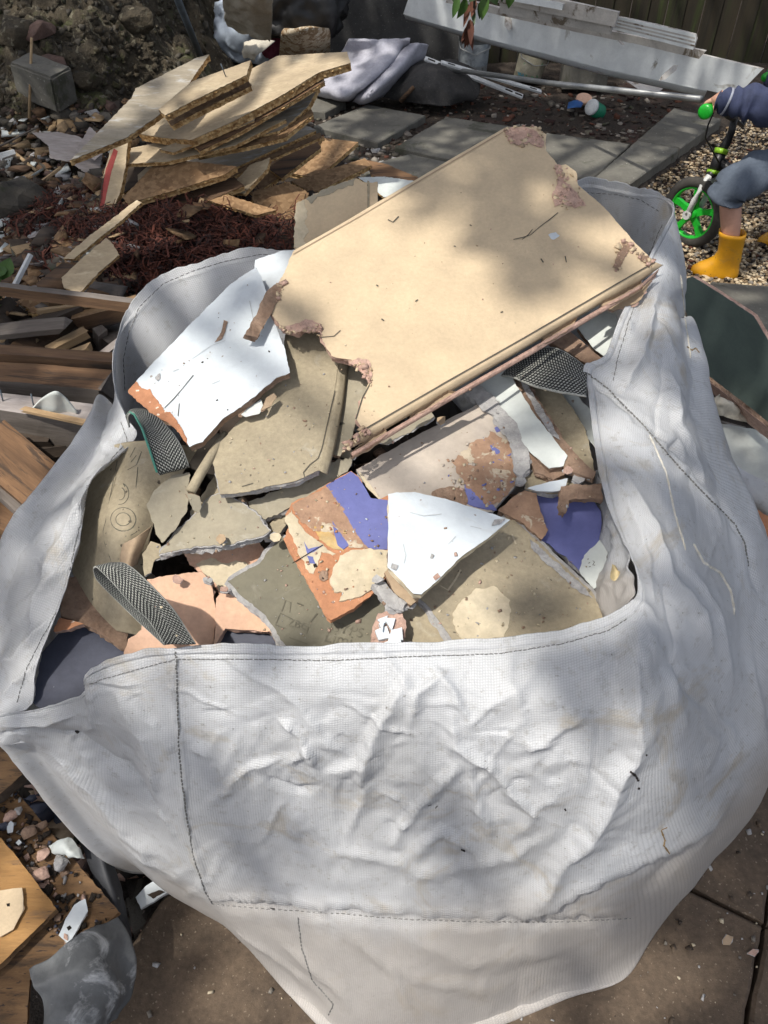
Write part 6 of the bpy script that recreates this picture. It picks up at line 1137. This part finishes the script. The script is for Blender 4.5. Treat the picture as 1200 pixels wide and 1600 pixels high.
# ------------------------------------------------------------------ boards to the right of the bag
def lean(name, label, anchors, o, face, th, core, cat='plasterboard piece', **k):
    f = F3(*anchors); return board(name, label, cat, o, f, th, face, core, 'paper_khaki', k.pop('amp', .003), .002, **k), f
lean('plasterboard_piece', 'dark green board leaning on edge right of the bag', ((1090,436,.48), (1190,510,.46), (1130,600,.22)), [(1060,440),(1082,432),(1130,462),(1178,494),(1205,540),(1300,640),(1300,740),(1200,672),(1140,622),(1098,586)], 'board_green', .014, 'gypsum_pink', amp=.0012, group='boards beside the bag')
lean('plasterboard_piece', 'board with a pinkish edge lying under the dark green one', ((1098,600,.26), (1200,690,.24), (1150,620,.34)), [(1090,592),(1100,590),(1150,628),(1205,672),(1300,740),(1300,756),(1200,686),(1140,640)], 'gypsum_pink', .012, 'gypsum_brown', group='boards beside the bag')
lean('plasterboard_piece', 'white board lying flat right of the bag', ((1110,664,.22), (1200,680,.22), (1150,740,.2)), [(1090,655),(1112,660),(1160,668),(1300,690),(1300,850),(1200,800),(1150,780),(1110,750)], 'paint_pale', .012, 'gypsum_grey', group='boards beside the bag')
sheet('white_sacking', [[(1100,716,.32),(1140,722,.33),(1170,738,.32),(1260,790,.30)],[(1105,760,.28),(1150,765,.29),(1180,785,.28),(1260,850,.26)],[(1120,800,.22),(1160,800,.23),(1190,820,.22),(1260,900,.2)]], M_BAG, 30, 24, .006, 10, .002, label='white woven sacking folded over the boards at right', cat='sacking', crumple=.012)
lean('plasterboard_piece', 'terracotta board at the right edge below the white sacking', ((1150,786,.31), (1200,815,.30), (1180,850,.26)), [(1140,778),(1160,784),(1200,806),(1280,850),(1280,920),(1200,862),(1160,835)], 'plaster_terracotta', .012, 'gypsum_pink', group='boards beside the bag')
sheet('torn_gauze', [[(1105,628,.3),(1125,620,.34),(1150,632,.3)],[(1112,650,.26),(1130,652,.28),(1165,660,.25)]], 'fabric_cream', 16, 10, .006, 18, .002, label='torn pale cloth in the dark gap beside the bag', cat='cloth', crumple=.02)

# more splinters and scraps over the fibres and the rubble at left
chips('wood_splinters', 34, in_px(40, 300, 470, 440, .06), ['splinter', 'timber_brown', 'osb_brown', 'timber_orange'], (.02, .12), 'splinters and chips of board lying on the red fibres', 'splinters', .10, seed=51)
chips('wood_splinters', 120, in_px(-20, 380, 160, 480, .03), ['timber_brown', 'timber_dark', 'stone_grey', 'osb_brown', 'timber_paint'], (.03, .14), 'dark broken wood between the boulder and the long plank', 'splinters', .2, seed=52)
chips('rubble', 500, in_px(100, 160, 330, 300, .0), ['stone_grey', 'timber_dark', 'soil', 'stone_red', 'osb_brown'], (.015, .07), 'dark rubble around and beneath the chipboard pile', 'rubble', .5, seed=53)
# ------------------------------------------------------------------ balance bike
mat('bike_black', (.018,.018,.02), (.014,.014,.015), 8, rough=.4, bump=.05, fine=0); mat('tyre_black', (.025,.024,.023), (.06,.055,.048), 9, rough=.9, bump=.4, bscale=120)
mat('bike_green', (.015,.42,.03), (.012,.36,.025), 5, rough=.3, bump=0, fine=.05, spec=.5); mat('lime_ring', (.25,.50,.03), rough=.35, bump=0); mat('fork_white', (.62,.63,.62), (.5,.5,.48), 8, rough=.35, bump=.05, fine=.1)
mat('skin', (.58,.33,.24), (.52,.28,.20), 7, rough=.55, bump=.08, bscale=200, fine=.05); mat('skin_red', (.56,.27,.21), rough=.55); mat('hoodie', (.048,.060,.125), (.042,.05,.09), 9, rough=.95, bump=.5, bscale=180, lowbump=.3); mat('hoodie_trim', (.33,.35,.42), rough=.9)
mat('shorts_grey', (.115,.14,.18), (.085,.105,.138), 8, rough=.95, bump=.5, bscale=200, lowbump=.3); mat('boot_yellow', (.66,.32,.012), (.58,.27,.010), 6, rough=.35, bump=.15, bscale=60, fine=.08, spec=.5, stain=(.36,.20,.05), st_scale=16, st_at=.56, st_w=.2, speck=(.16,.10,.05), sp_scale=60, sp_at=.70); mat('hair_dark', (.012,.011,.010), rough=.5, bump=.6, bscale=60)
WC = Y(1083, 332, 3.58); WN = Vector((-.80, -.60, 0)).normalized(); WT = Vector((-WN.y, WN.x, 0))
bike = empty('balance_bike', Vector((WC.x+.25, WC.y, -.11)), 'black balance bike with a bright green front wheel under the child', 'balance bike'); BO = Vector(bike.location)
WR = .158
def wheel(c, n, name='wheel'):
    t = Vector((-n.y, n.x, 0)); u = Vector((0, 0, 1)); V, F = [], []; ns, nr = 56, 10
    rot = Matrix((t, u, n)).transposed()
    w = bpy.data.objects.new(name, None); link(w, bike); w.matrix_local = Matrix.Translation(c-BO) @ rot.to_4x4(); w.empty_display_size = .05
    for i in range(ns):
        a = 2*math.pi*i/ns
        for k in range(nr):
            b = 2*math.pi*k/nr; kn = .0035 if (i % 2 == 0 and math.cos(b) > .3) else 0; rr = WR-.024+(.024+kn)*math.cos(b); V.append((rr*math.cos(a), rr*math.sin(a), .024*math.sin(b)))
    for i in range(ns):
        for k in range(nr): F.append((i*nr+k, ((i+1) % ns)*nr+k, ((i+1) % ns)*nr+(k+1) % nr, i*nr+(k+1) % nr))
    mesh('tyre', V, F, MATS['tyre_black'], w, smooth=True)
    V, F = lathe([(WR-.050,-.012),(WR-.044,-.016),(WR-.036,-.014),(WR-.036,.014),(WR-.044,.016),(WR-.050,.012),(WR-.050,-.012)], 48); mesh('rim', V, F, MATS['bike_green'], w, smooth=True)
    for k in range(5):
        a = R(20+72*k); d = Vector((math.cos(a), math.sin(a), 0)); s = Vector((-math.sin(a), math.cos(a), 0)); V = []
        for r_, hw, zz in ((.022, .017, .014), (.065, .011, .010), (WR-.046, .016, .012)):
            V += [d*r_-s*hw-Vector((0, 0, zz)), d*r_+s*hw-Vector((0, 0, zz)), d*r_+s*hw+Vector((0, 0, zz)), d*r_-s*hw+Vector((0, 0, zz))]
        mesh('spoke', V, [(0,1,5,4),(1,2,6,5),(2,3,7,6),(3,0,4,7),(4,5,9,8),(5,6,10,9),(6,7,11,10),(7,4,8,11)], MATS['bike_green'], w)
    V, F = lathe([(0,-.028),(.024,-.028),(.030,-.018),(.030,.018),(.024,.028),(0,.028)], 24); mesh('hub', V, F, MATS['bike_green'], w, smooth=True)
    V, F = lathe([(0,.028),(.014,.028),(.014,.040),(.008,.044),(0,.044)], 16); mesh('axle_nut', V, F, MATS['bike_black'], w, smooth=True); return w
wheel(WC, WN)
RC = WC + Vector((.56, -.06, 0)); wheel(RC, Vector((-.12, -.99, 0)).normalized())
def bt(name, pts, r, m, seg=12): return tube(name, [p-BO for p in pts], r, m, bike, seg)
HT = Y(1127, 236, 3.62); HB = Y(1114, 272, 3.59)
bt('head_tube', [HB.lerp(HT, .1), HT], .026, 'bike_black'); bt('head_ring', [HT.lerp(HB, -.1), HT.lerp(HB, .12)], .031, 'lime_ring', 16); bt('head_ring', [HB.lerp(HT, .0), HB.lerp(HT, .16)], .031, 'lime_ring', 16)
for s in (1, -1):
    o_ = WN*.043*s; bt('fork_leg', [HB+o_*.5+Vector((0, 0, -.005)), HB.lerp(WC, .25)+o_, HB.lerp(WC, .6)+o_*1.05, WC+o_*1.05], [.017, .0155, .014, .012], 'fork_white')
    V, F = lathe([(0,-.006),(.020,-.006),(.020,.006),(0,.006)], 16); rt = Matrix((WT, Vector((0, 0, 1)), WN)).transposed(); mesh('fork_end', [WC+o_*1.12+rt @ Vector(v)-BO for v in V], F, MATS['fork_white'], bike)
bt('fork_crown', [HB-WN*.03, HB+WN*.03], .018, 'bike_black')
ST = Y(1143, 206, 3.62); BM = Y(1147, 186, 3.62); GL = Y(1108, 171, 3.36); GI = Y(1121, 163, 3.43)
bt('stem', [HT, Y(1135, 224, 3.62), ST, BM+Vector((0, 0, .01))], [.021, .02, .016, .015], 'bike_black')
GR = BM + (BM-GL)*.95; GR.z = GL.z; bt('handlebar', [GL, GI, Y(1137, 182, 3.54), BM, BM+(BM-GI)*.5, GR], .011, 'bike_black')
GD = (GL-GI).normalized()
bt('grip', [GL+GD*.035, GL-GD*.05, GI-GD*-.02], [.019, .0175, .0175], 'bike_green'); bt('grip_end', [GL+GD*.030, GL+GD*.036, GL+GD*.046, GL+GD*.050], [.024, .030, .028, .018], 'bike_green', 18); bt('grip', [GR-GD*.03, GR+GD*.08], .0175, 'bike_green'); bt('grip_end', [GR-GD*.03, GR-GD*.045], [.029, .024], 'bike_green', 18)
bt('brake_cable', [GI+Vector((0, 0, .01)), GI+Vector((-.015, 0, -.08)), GI+Vector((0, .03, -.14)), HB+Vector((0, -.03, .06))], .0035, 'bike_black', 6)
SE = RC + Vector((-.19, .03, .12)); bt('frame_tube', [HB.lerp(HT, .6), HB.lerp(HT, .5).lerp(SE, .4)+Vector((0, 0, -.035)), SE], [.024, .022, .021], 'bike_black'); bt('seat_post', [SE+Vector((0, 0, -.03)), SE+Vector((.03, 0, .10))], .014, 'bike_black')
for s in (-1, 1): bt('chain_stay', [SE+Vector((0, .02*s, 0)), RC+Vector((0, .045*s, 0))], .012, 'bike_black')
V, F = lathe([(0,-.02),(.05,-.018),(.062,0),(.055,.02),(0,.026)], 20); mesh('saddle', [SE+Vector((.03, 0, .11))+Vector((v[0]*1.8-.02, v[1]*(1.2 if v[0] > 0 else .7), v[2]))-BO for v in V], F, MATS['bike_black'], bike, smooth=True)

# ------------------------------------------------------------------ child riding the bike; only an arm and a leg reach into the photograph
heel = Z(1143, 434, -.105); toe = Z(1084, 426, -.105); fd = (toe-heel); fd.z = 0; FL = fd.length; fd.normalize(); ank = heel + fd*.045
kid = empty('person', heel, 'child in navy hoodie, grey shorts and yellow boots holding the green handlebar grip', 'person'); KO = Vector(heel)
bt_top = Y(1142, 366, heel.y-.015); knee = Y(1141, 296, heel.y+.0); hip = SE+Vector((.06, -.07, .16)); pel = SE+Vector((.08, 0, .19))
wr = Y(1122, 156, 3.36); elb = Y(1212, 168, 3.25); neck = Vector((1.70, 3.44, .74)); shl = Vector((1.68, 3.31, .69)); shr = Vector((1.74, 3.58, .69)); hd = Vector((1.615, 3.42, .835))
heel2 = Z(1246, 384, -.105); knee2 = heel2 + Vector((.08, .05, .30)); gr2 = GR-GD*.0; elb2 = gr2.lerp(shr, .5)+Vector((.02, .06, -.06))
pts = [pel, pel.lerp(neck, .5)+Vector((.03, 0, .03)), neck+Vector((0, 0, -.06)), neck, hd+Vector((.02, 0, -.06)), shl, elb, wr, hip, knee, bt_top, ank+Vector((0, 0, .05)), shr, elb2, gr2+Vector((0, .02, .02)), SE+Vector((.06, .07, .16)), knee2, heel2+Vector((0, 0, .1))]
rad = [.105, .10, .09, .042, .04, .05, .034, .026, .075, .052, .041, .034, .05, .034, .026, .075, .052, .036]
edg = [(0,1),(1,2),(2,3),(3,4),(2,5),(5,6),(6,7),(0,8),(8,9),(9,10),(10,11),(2,12),(12,13),(13,14),(0,15),(15,16),(16,17)]
# hand: palm and five fingers closing round the grip
gp_ = GL.lerp(GI, .45); ax = GD; tocam = (CO-gp_).normalized(); left = Vector((-1, 0, 0)); left = (left-ax*left.dot(ax)).normalized(); upv = Vector((0, 0, 1)); upv = (upv-ax*upv.dot(ax)-left*upv.dot(left)).normalized()
palm = gp_ - left*.018 + upv*.032; pts.append(palm); rad.append(.021); edg.append((7, len(pts)-1)); pi_ = len(pts)-1
for k, off in enumerate((-.030, -.011, .008, .025)):
    a = gp_+ax*off; chain = [palm+ax*off*.75+upv*.008, a+upv*.030-left*.002, a+upv*.020+left*.022, a-upv*.004+left*.028, a-upv*.020+left*.014]; prev = pi_
    for q, r_ in zip(chain, (.011, .0095, .009, .0085, .0075)): pts.append(q); rad.append(r_); edg.append((prev, len(pts)-1)); prev = len(pts)-1
prev = pi_
for q, r_ in zip([gp_+ax*.038-left*.018+upv*.004, gp_+ax*.040+left*.004-upv*.020, gp_+ax*.026+left*.022-upv*.024], (.012, .010, .0085)): pts.append(q); rad.append(r_); edg.append((prev, len(pts)-1)); prev = len(pts)-1
me = bpy.data.meshes.new('body'); me.from_pydata([tuple(p-KO) for p in pts], edg, []); me.materials.append(MATS['skin']); body = bpy.data.objects.new('body', me); link(body, kid)
sk = body.modifiers.new('skin', 'SKIN'); sk.use_smooth_shade = True; ss = body.modifiers.new('smooth', 'SUBSURF'); ss.levels = 2; ss.render_levels = 2
for i, r_ in enumerate(rad): me.skin_vertices[0].data[i].radius = (r_, r_); me.skin_vertices[0].data[i].use_root = (i == 0)
def garment(name, pts, rad, m, seg=28, sub=10, wr_=.008, freq=22, seed=0, open_end=True, squash=1.0):
    P_ = np.array([list(p) for p in pts]); t = np.linspace(0, len(pts)-1, (len(pts)-1)*sub+1); C_ = catmull(P_, t, False); rr_ = np.interp(t, np.arange(len(pts)), rad); V, F = [], []; up = Vector((.2, .1, .97)); n = len(t)
    for i in range(n):
        d = Vector(C_[min(i+1, n-1)]-C_[max(i-1, 0)]).normalized(); s = d.cross(up).normalized(); u = s.cross(d)
        for k in range(seg):
            a = 2*math.pi*k/seg; q = Vector(C_[i])+(s*math.cos(a)+u*math.sin(a)*squash)*rr_[i]; w = mnoise.noise(q*freq+Vector((seed, 0, 0)))+.5*mnoise.noise(q*freq*2.3) + .7*math.sin(t[i]*9+3*mnoise.noise(q*6)); q += (q-Vector(C_[i])).normalized()*w*wr_*.6; V.append(q-KO)
        if i:
            for k in range(seg): F.append(((i-1)*seg+k, (i-1)*seg+(k+1) % seg, i*seg+(k+1) % seg, i*seg+k))
    o = mesh(name, V, F, MATS[m], kid, smooth=True); md = o.modifiers.new('thickness', 'SOLIDIFY'); md.thickness = .004; md.offset = 1; return o
cuff = wr.lerp(elb, .0)
garment('hoodie', [wr+Vector((-.002, 0, 0)), Y(1131, 158, 3.345), Y(1145, 160, 3.31), Y(1172, 160, 3.29), elb, elb.lerp(shl, .5)+Vector((.02, 0, 0)), shl, neck.lerp(shl, .4)+Vector((.03, .03, -.06))], [.032, .040, .053, .063, .068, .070, .08, .07], 'hoodie', wr_=.016, seed=2, freq=16)
garment('sleeve_piping', [Y(1134, 158, 3.318), Y(1137, 159, 3.316)], [.049, .051], 'hoodie_trim', wr_=.0, seed=3, sub=2)
garment('hoodie_body', [pel+Vector((0, 0, -.04)), pel.lerp(neck, .35)+Vector((.02, 0, .02)), pel.lerp(neck, .7)+Vector((.02, 0, .02)), neck+Vector((0, 0, -.03)), neck+Vector((-.01, 0, .01))], [.14, .135, .135, .09, .06], 'hoodie', wr_=.008, seed=4)
garment('hoodie_sleeve', [gr2.lerp(elb2, .15), elb2, shr, neck.lerp(shr, .4)+Vector((.02, -.02, -.05))], [.042, .065, .08, .07], 'hoodie', seed=5)
garment('shorts_leg', [knee+Vector((-.012, 0, -.035)), knee+Vector((.015, 0, .02)), knee.lerp(hip, .45)+Vector((0, 0, .03)), hip, pel], [.070, .075, .088, .102, .108], 'shorts_grey', wr_=.013, seed=6, freq=14)
garment('shorts_leg', [knee2+Vector((0, 0, -.03)), knee2+Vector((.02, 0, .03)), knee2.lerp(SE+Vector((.06, .07, .16)), .5)+Vector((0, 0, .02)), SE+Vector((.06, .07, .17)), pel], [.075, .083, .098, .11, .11], 'shorts_grey', seed=7)
def boot(h, d, top, name='boot'):
    side = Vector((-d.y, d.x, 0)); tp_ = top-h; secs = [(0,.045,.100,.040),(.012,.045,.104,.043),(.03,.043,.101,.042),(.05,.034,.088,.040),(.068,.020,.070,.040),(.09,.004,.056,.042),(.12,-.002,.051,.044),(.16,-.004,.052,.046),(.195,-.004,.055,.049),(.205,-.004,.057,.051),(.222,-.004,.057,.051),(.222,-.004,.050,.044),(.15,-.004,.045,.040)]
    V, F, n = [], [], 32
    for z, c, rx, ry in secs:
        cc = h + d*(.045+c) + Vector((tp_.x-.045*d.x, tp_.y-.045*d.y, 0))*(max(0, z-.07)/.15)
        for k in range(n):
            a = 2*math.pi*k/n; ex = .82; ca = math.copysign(abs(math.cos(a))**ex, math.cos(a)); sa = math.copysign(abs(math.sin(a))**ex, math.sin(a)); wr2 = .0015*math.sin(z*160+a*2) if .05 < z < .13 else 0
            V.append(cc + d*ca*(rx+wr2) + side*sa*(ry+wr2)*(1 if ca < .3 or z > .07 else 1-.18*(ca-.3)) + Vector((0, 0, z)) - KO)
    for i in range(len(secs)-1):
        for k in range(n): F.append((i*n+k, i*n+(k+1) % n, (i+1)*n+(k+1) % n, (i+1)*n+k))
    F.append(tuple(range(n))[::-1]); o = mesh(name, V, F, MATS['boot_yellow'], kid, smooth=True); return o
boot(heel-fd*.01, fd, bt_top); boot(heel2, Vector((-.99, .1, 0)).normalized(), heel2+Vector((.05, 0, .2)))
V, F = lathe([(0,-.105),(.05,-.095),(.085,-.06),(.098,-.01),(.097,.03),(.08,.075),(.045,.10),(0,.108)], 28); head = mesh('head', [hd+Vector((v[0]*1.02, v[1]*.92, v[2]*1.08))-KO for v in V], F, MATS['skin'], kid, smooth=True)
V, F = lathe([(.102,-.035),(.112,.01),(.108,.045),(.088,.088),(.05,.114),(0,.122)], 36); mesh('hair', [hd+Vector((.012, 0, .008))+Vector((v[0]*1.04, v[1]*.96, v[2]*1.06))*(1+.05*mnoise.noise(Vector(v)*40))-KO for v in V], F, MATS['hair_dark'], kid, smooth=True)
fx = Vector((-1, .15, 0)).normalized(); sx_ = Vector((.15, 1, 0)).normalized()
for s in (-1, 1):
    V, F = lathe([(0,-.012),(.009,-.008),(.012,0),(.009,.008),(0,.012)], 12); mesh('eye', [hd+fx*.088+sx_*.034*s+Vector((0, 0, .0))+Vector(v)-KO for v in V], F, MATS['hair_dark'], kid, smooth=True)
    V, F = lathe([(0,-.03),(.012,-.02),(.016,0),(.012,.02),(0,.03)], 12); mesh('ear', [hd-fx*.0+sx_*.092*s+Vector((v[0]*.9, v[1]*.5, v[2]-.01))-KO for v in V], F, MATS['skin'], kid, smooth=True)
V, F = lathe([(0,-.02),(.013,-.012),(.011,.0),(.005,.018),(0,.022)], 12); mesh('nose', [hd+fx*.098+Vector((v[0], v[1], v[2]-.025))-KO for v in V], F, MATS['skin'], kid, smooth=True)
V, F = lathe([(0,-.006),(.02,-.004),(.024,0),(.02,.004),(0,.006)], 14); mesh('mouth', [hd+fx*.082+Vector((v[0]*.4, v[1], v[2]-.058))-KO for v in V], F, MATS['skin_red'], kid, smooth=True)
# ------------------------------------------------------------------ the tree whose crown shades the yard; one twig hangs into the photograph
TB = Vector((-3.6, 1.4, float(ground_h(-3.6, 1.4))-.05))
tree = empty('broadleaf_tree', TB, 'overhanging leafy tree whose drooping twig hangs in at the top of the photo', 'tree')
def tt(name, pts, r, m='bark', seg=10, parent=None): return tube(name, [p-TB for p in pts], r, m, parent or tree, seg)
top = Vector((-2.4, 1.3, 4.6)); trunk = tt('trunk', [TB, Vector((-3.5, 1.45, 1.2)), Vector((-3.2, 1.3, 2.6)), Vector((-2.9, 1.4, 3.6)), top], [.2, .16, .14, .12, .08], seg=14)
rt = random.Random(12); limbs = []
for e in [(-4.5, 3.5, 4.8), (-3, 5, 5.2), (-1.2, 4.6, 5.0), (.6, 3.6, 4.9), (1.6, 1.4, 5.0), (.4, .2, 4.8), (-1.4, -.6, 4.8), (-4.6, 1.2, 5.2), (-3.2, -.6, 4.9), (1.6, 5.4, 5.2), (-.2, 2.0, 5.6)]:
    e = Vector(e); a = Vector((-3.2, 1.35, 2.7)).lerp(top, rt.uniform(.2, 1)); pts_ = [a]
    for k in range(1, 7): t = k/6; pts_.append(a.lerp(e, t)+Vector((rt.uniform(-.12, .12), rt.uniform(-.12, .12), .5*math.sin(t*3.1)*.5)))
    tt('limb', pts_, [.07-.01*k for k in range(7)], seg=8); limbs.append(pts_)
# leaves: crown shaped by LIT and SHADE to steer where sun patches fall
LIT = [  # (px, py, rx, ry, how much open)
 (640,420,250,150,.995), (890,350,180,140,.992), (600,620,80,70,.97), (760,480,140,80,.98), (330,560,150,140,.985), (430,660,120,110,.98), (280,470,130,90,.96), (430,150,150,70,.97), (370,200,130,60,.85), (220,160,90,70,.8), (300,400,160,60,.5), (570,195,60,26,.7), (690,212,70,26,.75), (930,235,45,30,.75), (970,265,40,30,.8), (385,30,80,80,.97), (520,320,60,40,.8),
 (700,850,120,100,.98), (520,850,120,90,.98), (300,930,140,100,.985), (240,800,120,100,.95), (760,950,140,80,.95), (100,850,100,200,.98), (60,1030,90,70,.97), (220,1110,120,100,.93), (560,1150,330,220,.985), (820,1140,170,170,.95), (660,1290,260,150,.97), (380,1220,180,170,.97), (190,1240,90,80,.8), (200,800,60,90,.85), (700,700,90,50,.7),
 (1050,400,34,80,.95), (1005,330,50,36,.95), (1060,880,60,140,.85), (965,930,24,70,.95), (1085,400,50,50,.97), (1190,415,45,35,.97), (1090,340,55,55,.93), (1190,330,50,40,.8), (1150,200,80,60,.7), (1130,380,60,70,.9), (350,1560,50,50,.4), (30,730,50,40,.75), (1160,700,60,70,.75), (1140,480,50,30,.75), (590,110,60,36,.5), (900,80,260,50,.6), (60,1420,60,70,.5), (1000,800,90,300,.35)]
SHADE = [(655,345,30,20), (700,545,30,48), (470,470,32,48), (850,620,70,50), (870,820,60,70), (1010,520,60,70), (650,1540,380,80), (90,1480,160,120), (60,620,140,90)]
def openness(px, py):
    v = 0.04
    for cx, cy, rx, ry, s in LIT:
        d = ((px-cx)/rx)**2+((py-cy)/ry)**2
        if d < 1.7: v = max(v, s*(1 if d < .8 else (1.7-d)/.9))
    for cx, cy, rx, ry in SHADE:
        d = ((px-cx)/rx)**2+((py-cy)/ry)**2
        if d < 1: v *= .25+.75*d
    return v
def crown():
    rs = np.random.RandomState(17); base_v, base_f = leafmesh(1, .28, 2, .25, .3); bv = np.array([list(v) for v in base_v], float); bf = np.array(base_f); nb = len(bv)
    N_ = 38000; tx = rs.uniform(-3.4, 3.0, N_); ty = rs.uniform(-.5, 6.6, N_); z = rs.uniform(3.6, 5.6, N_)
    # the point each leaf would shade, at about the height of what stands there
    near = ((tx-.06)**2+(ty-.95)**2) < .75**2; zs = np.where(near, np.where((ty > .82) & (tx > -.28), 1.03, .85), np.where(((ty > 5.6) & (tx < .2)) | ((tx > -2) & (tx < .1) & (ty > 2.9) & (ty < 4.9)), .45, .05))
    sd = np.array(SUN); C = np.stack([tx, ty, zs], 1) + sd*((z-zs)/sd[2])[:, None]
    X_, Y_ = proj_np(np.stack([tx, ty, zs], 1)); fr = np.array(CF); vis = (np.stack([tx, ty, zs], 1)-np.array(CO)) @ fr > .2
    clump = pnoise(C*1.1, 31)
    op = np.array([openness(a, b) if v and -200 < a < 1400 and -200 < b < 1900 else .25 for a, b, v in zip(X_, Y_, vis)])
    keep = rs.rand(N_) > op**.7
    keep &= (rs.rand(N_) < .75+.6*clump)
    C = C[keep]; n = len(C); S = rs.uniform(.11, .19, n)
    az = rs.rand(n)*6.28; ti = rs.normal(size=n)*.5; ca, sa, ct, st_ = np.cos(az), np.sin(az), np.cos(ti), np.sin(ti)
    Rm = np.zeros((n, 3, 3)); Rm[:, 0, 0] = ca*ct; Rm[:, 0, 1] = -sa; Rm[:, 0, 2] = ca*st_; Rm[:, 1, 0] = sa*ct; Rm[:, 1, 1] = ca; Rm[:, 1, 2] = sa*st_; Rm[:, 2, 0] = -st_; Rm[:, 2, 2] = ct
    V = np.einsum('nij,nkj->nki', Rm, bv[None]*S[:, None, None])+C[:, None]-np.array(TB)
    Fq = (bf[None]+(np.arange(n)*nb)[:, None, None]).reshape(-1, 4); o = mesh_np('crown', V.reshape(-1, 3), Fq, [MATS['leaf_green'], MATS['leaf_dark']], tree, np.repeat(rs.randint(0, 2, n), len(bf))); o['kind'] = 'stuff'
crown()
# the drooping twig with its leaves
tw = Y(745, -60, 2.9); te = Y(738, 60, 2.95); hb = tt('hanging_twig', [Vector((.4, 3.4, 4.7)), Vector((.42, 3.1, 3.2)), Vector((.45, 2.95, 1.9)), tw, tw.lerp(te, .4), te], [.02, .015, .01, .006, .005, .003], seg=6)
LV = [((716,-6),(708,28),'leaf_green',.012),((728,-4),(716,30),'leaf_green',.017),((760,-8),(752,32),'leaf_green',.016),((752,0),(750,30),'leaf_dark',.012),((740,-4),(738,24),'leaf_brown',.012),((770,-14),(776,8),'leaf_dark',.015),((798,-22),(796,14),'leaf_green',.018),((782,-20),(786,4),'leaf_dark',.012),((738,12),(741,36),'leaf_dark',.008),((733,6),(725,40),'leaf_brown',.009),
      ((733,30),(724,72),'leaf_brown',.010),((733,32),(730,76),'leaf_brown',.010),((735,30),(736,70),'leaf_brown',.011),((732,40),(722,64),'leaf_brown',.009),((735,45),(738,78),'leaf_brown',.008),((731,48),(727,78),'leaf_brown',.008),((745,-14),(734,2),'leaf_dark',.014),((706,-20),(712,6),'leaf_dark',.013),((762,-20),(764,6),'leaf_dark',.013),((724,-22),(728,2),'leaf_dark',.014)]
for k, (a, b, m, w) in enumerate(LV):
    A_, B_ = Y(*a, 2.92+.01*(k % 5)), Y(*b, 2.90+.014*(k % 4)); d = B_-A_; L = d.length; x = d.normalized(); y = Vector((.9, .2+.5*math.sin(k*2.1), .1)); y = (y-x*y.dot(x)).normalized(); z = x.cross(y); V, F = leafmesh(L, w, 6, .12, .35)
    mesh('leaf', [A_+x*v[0]+y*v[1]+z*v[2]-TB for v in map(Vector, V)], F, MATS[m], hb, smooth=True)
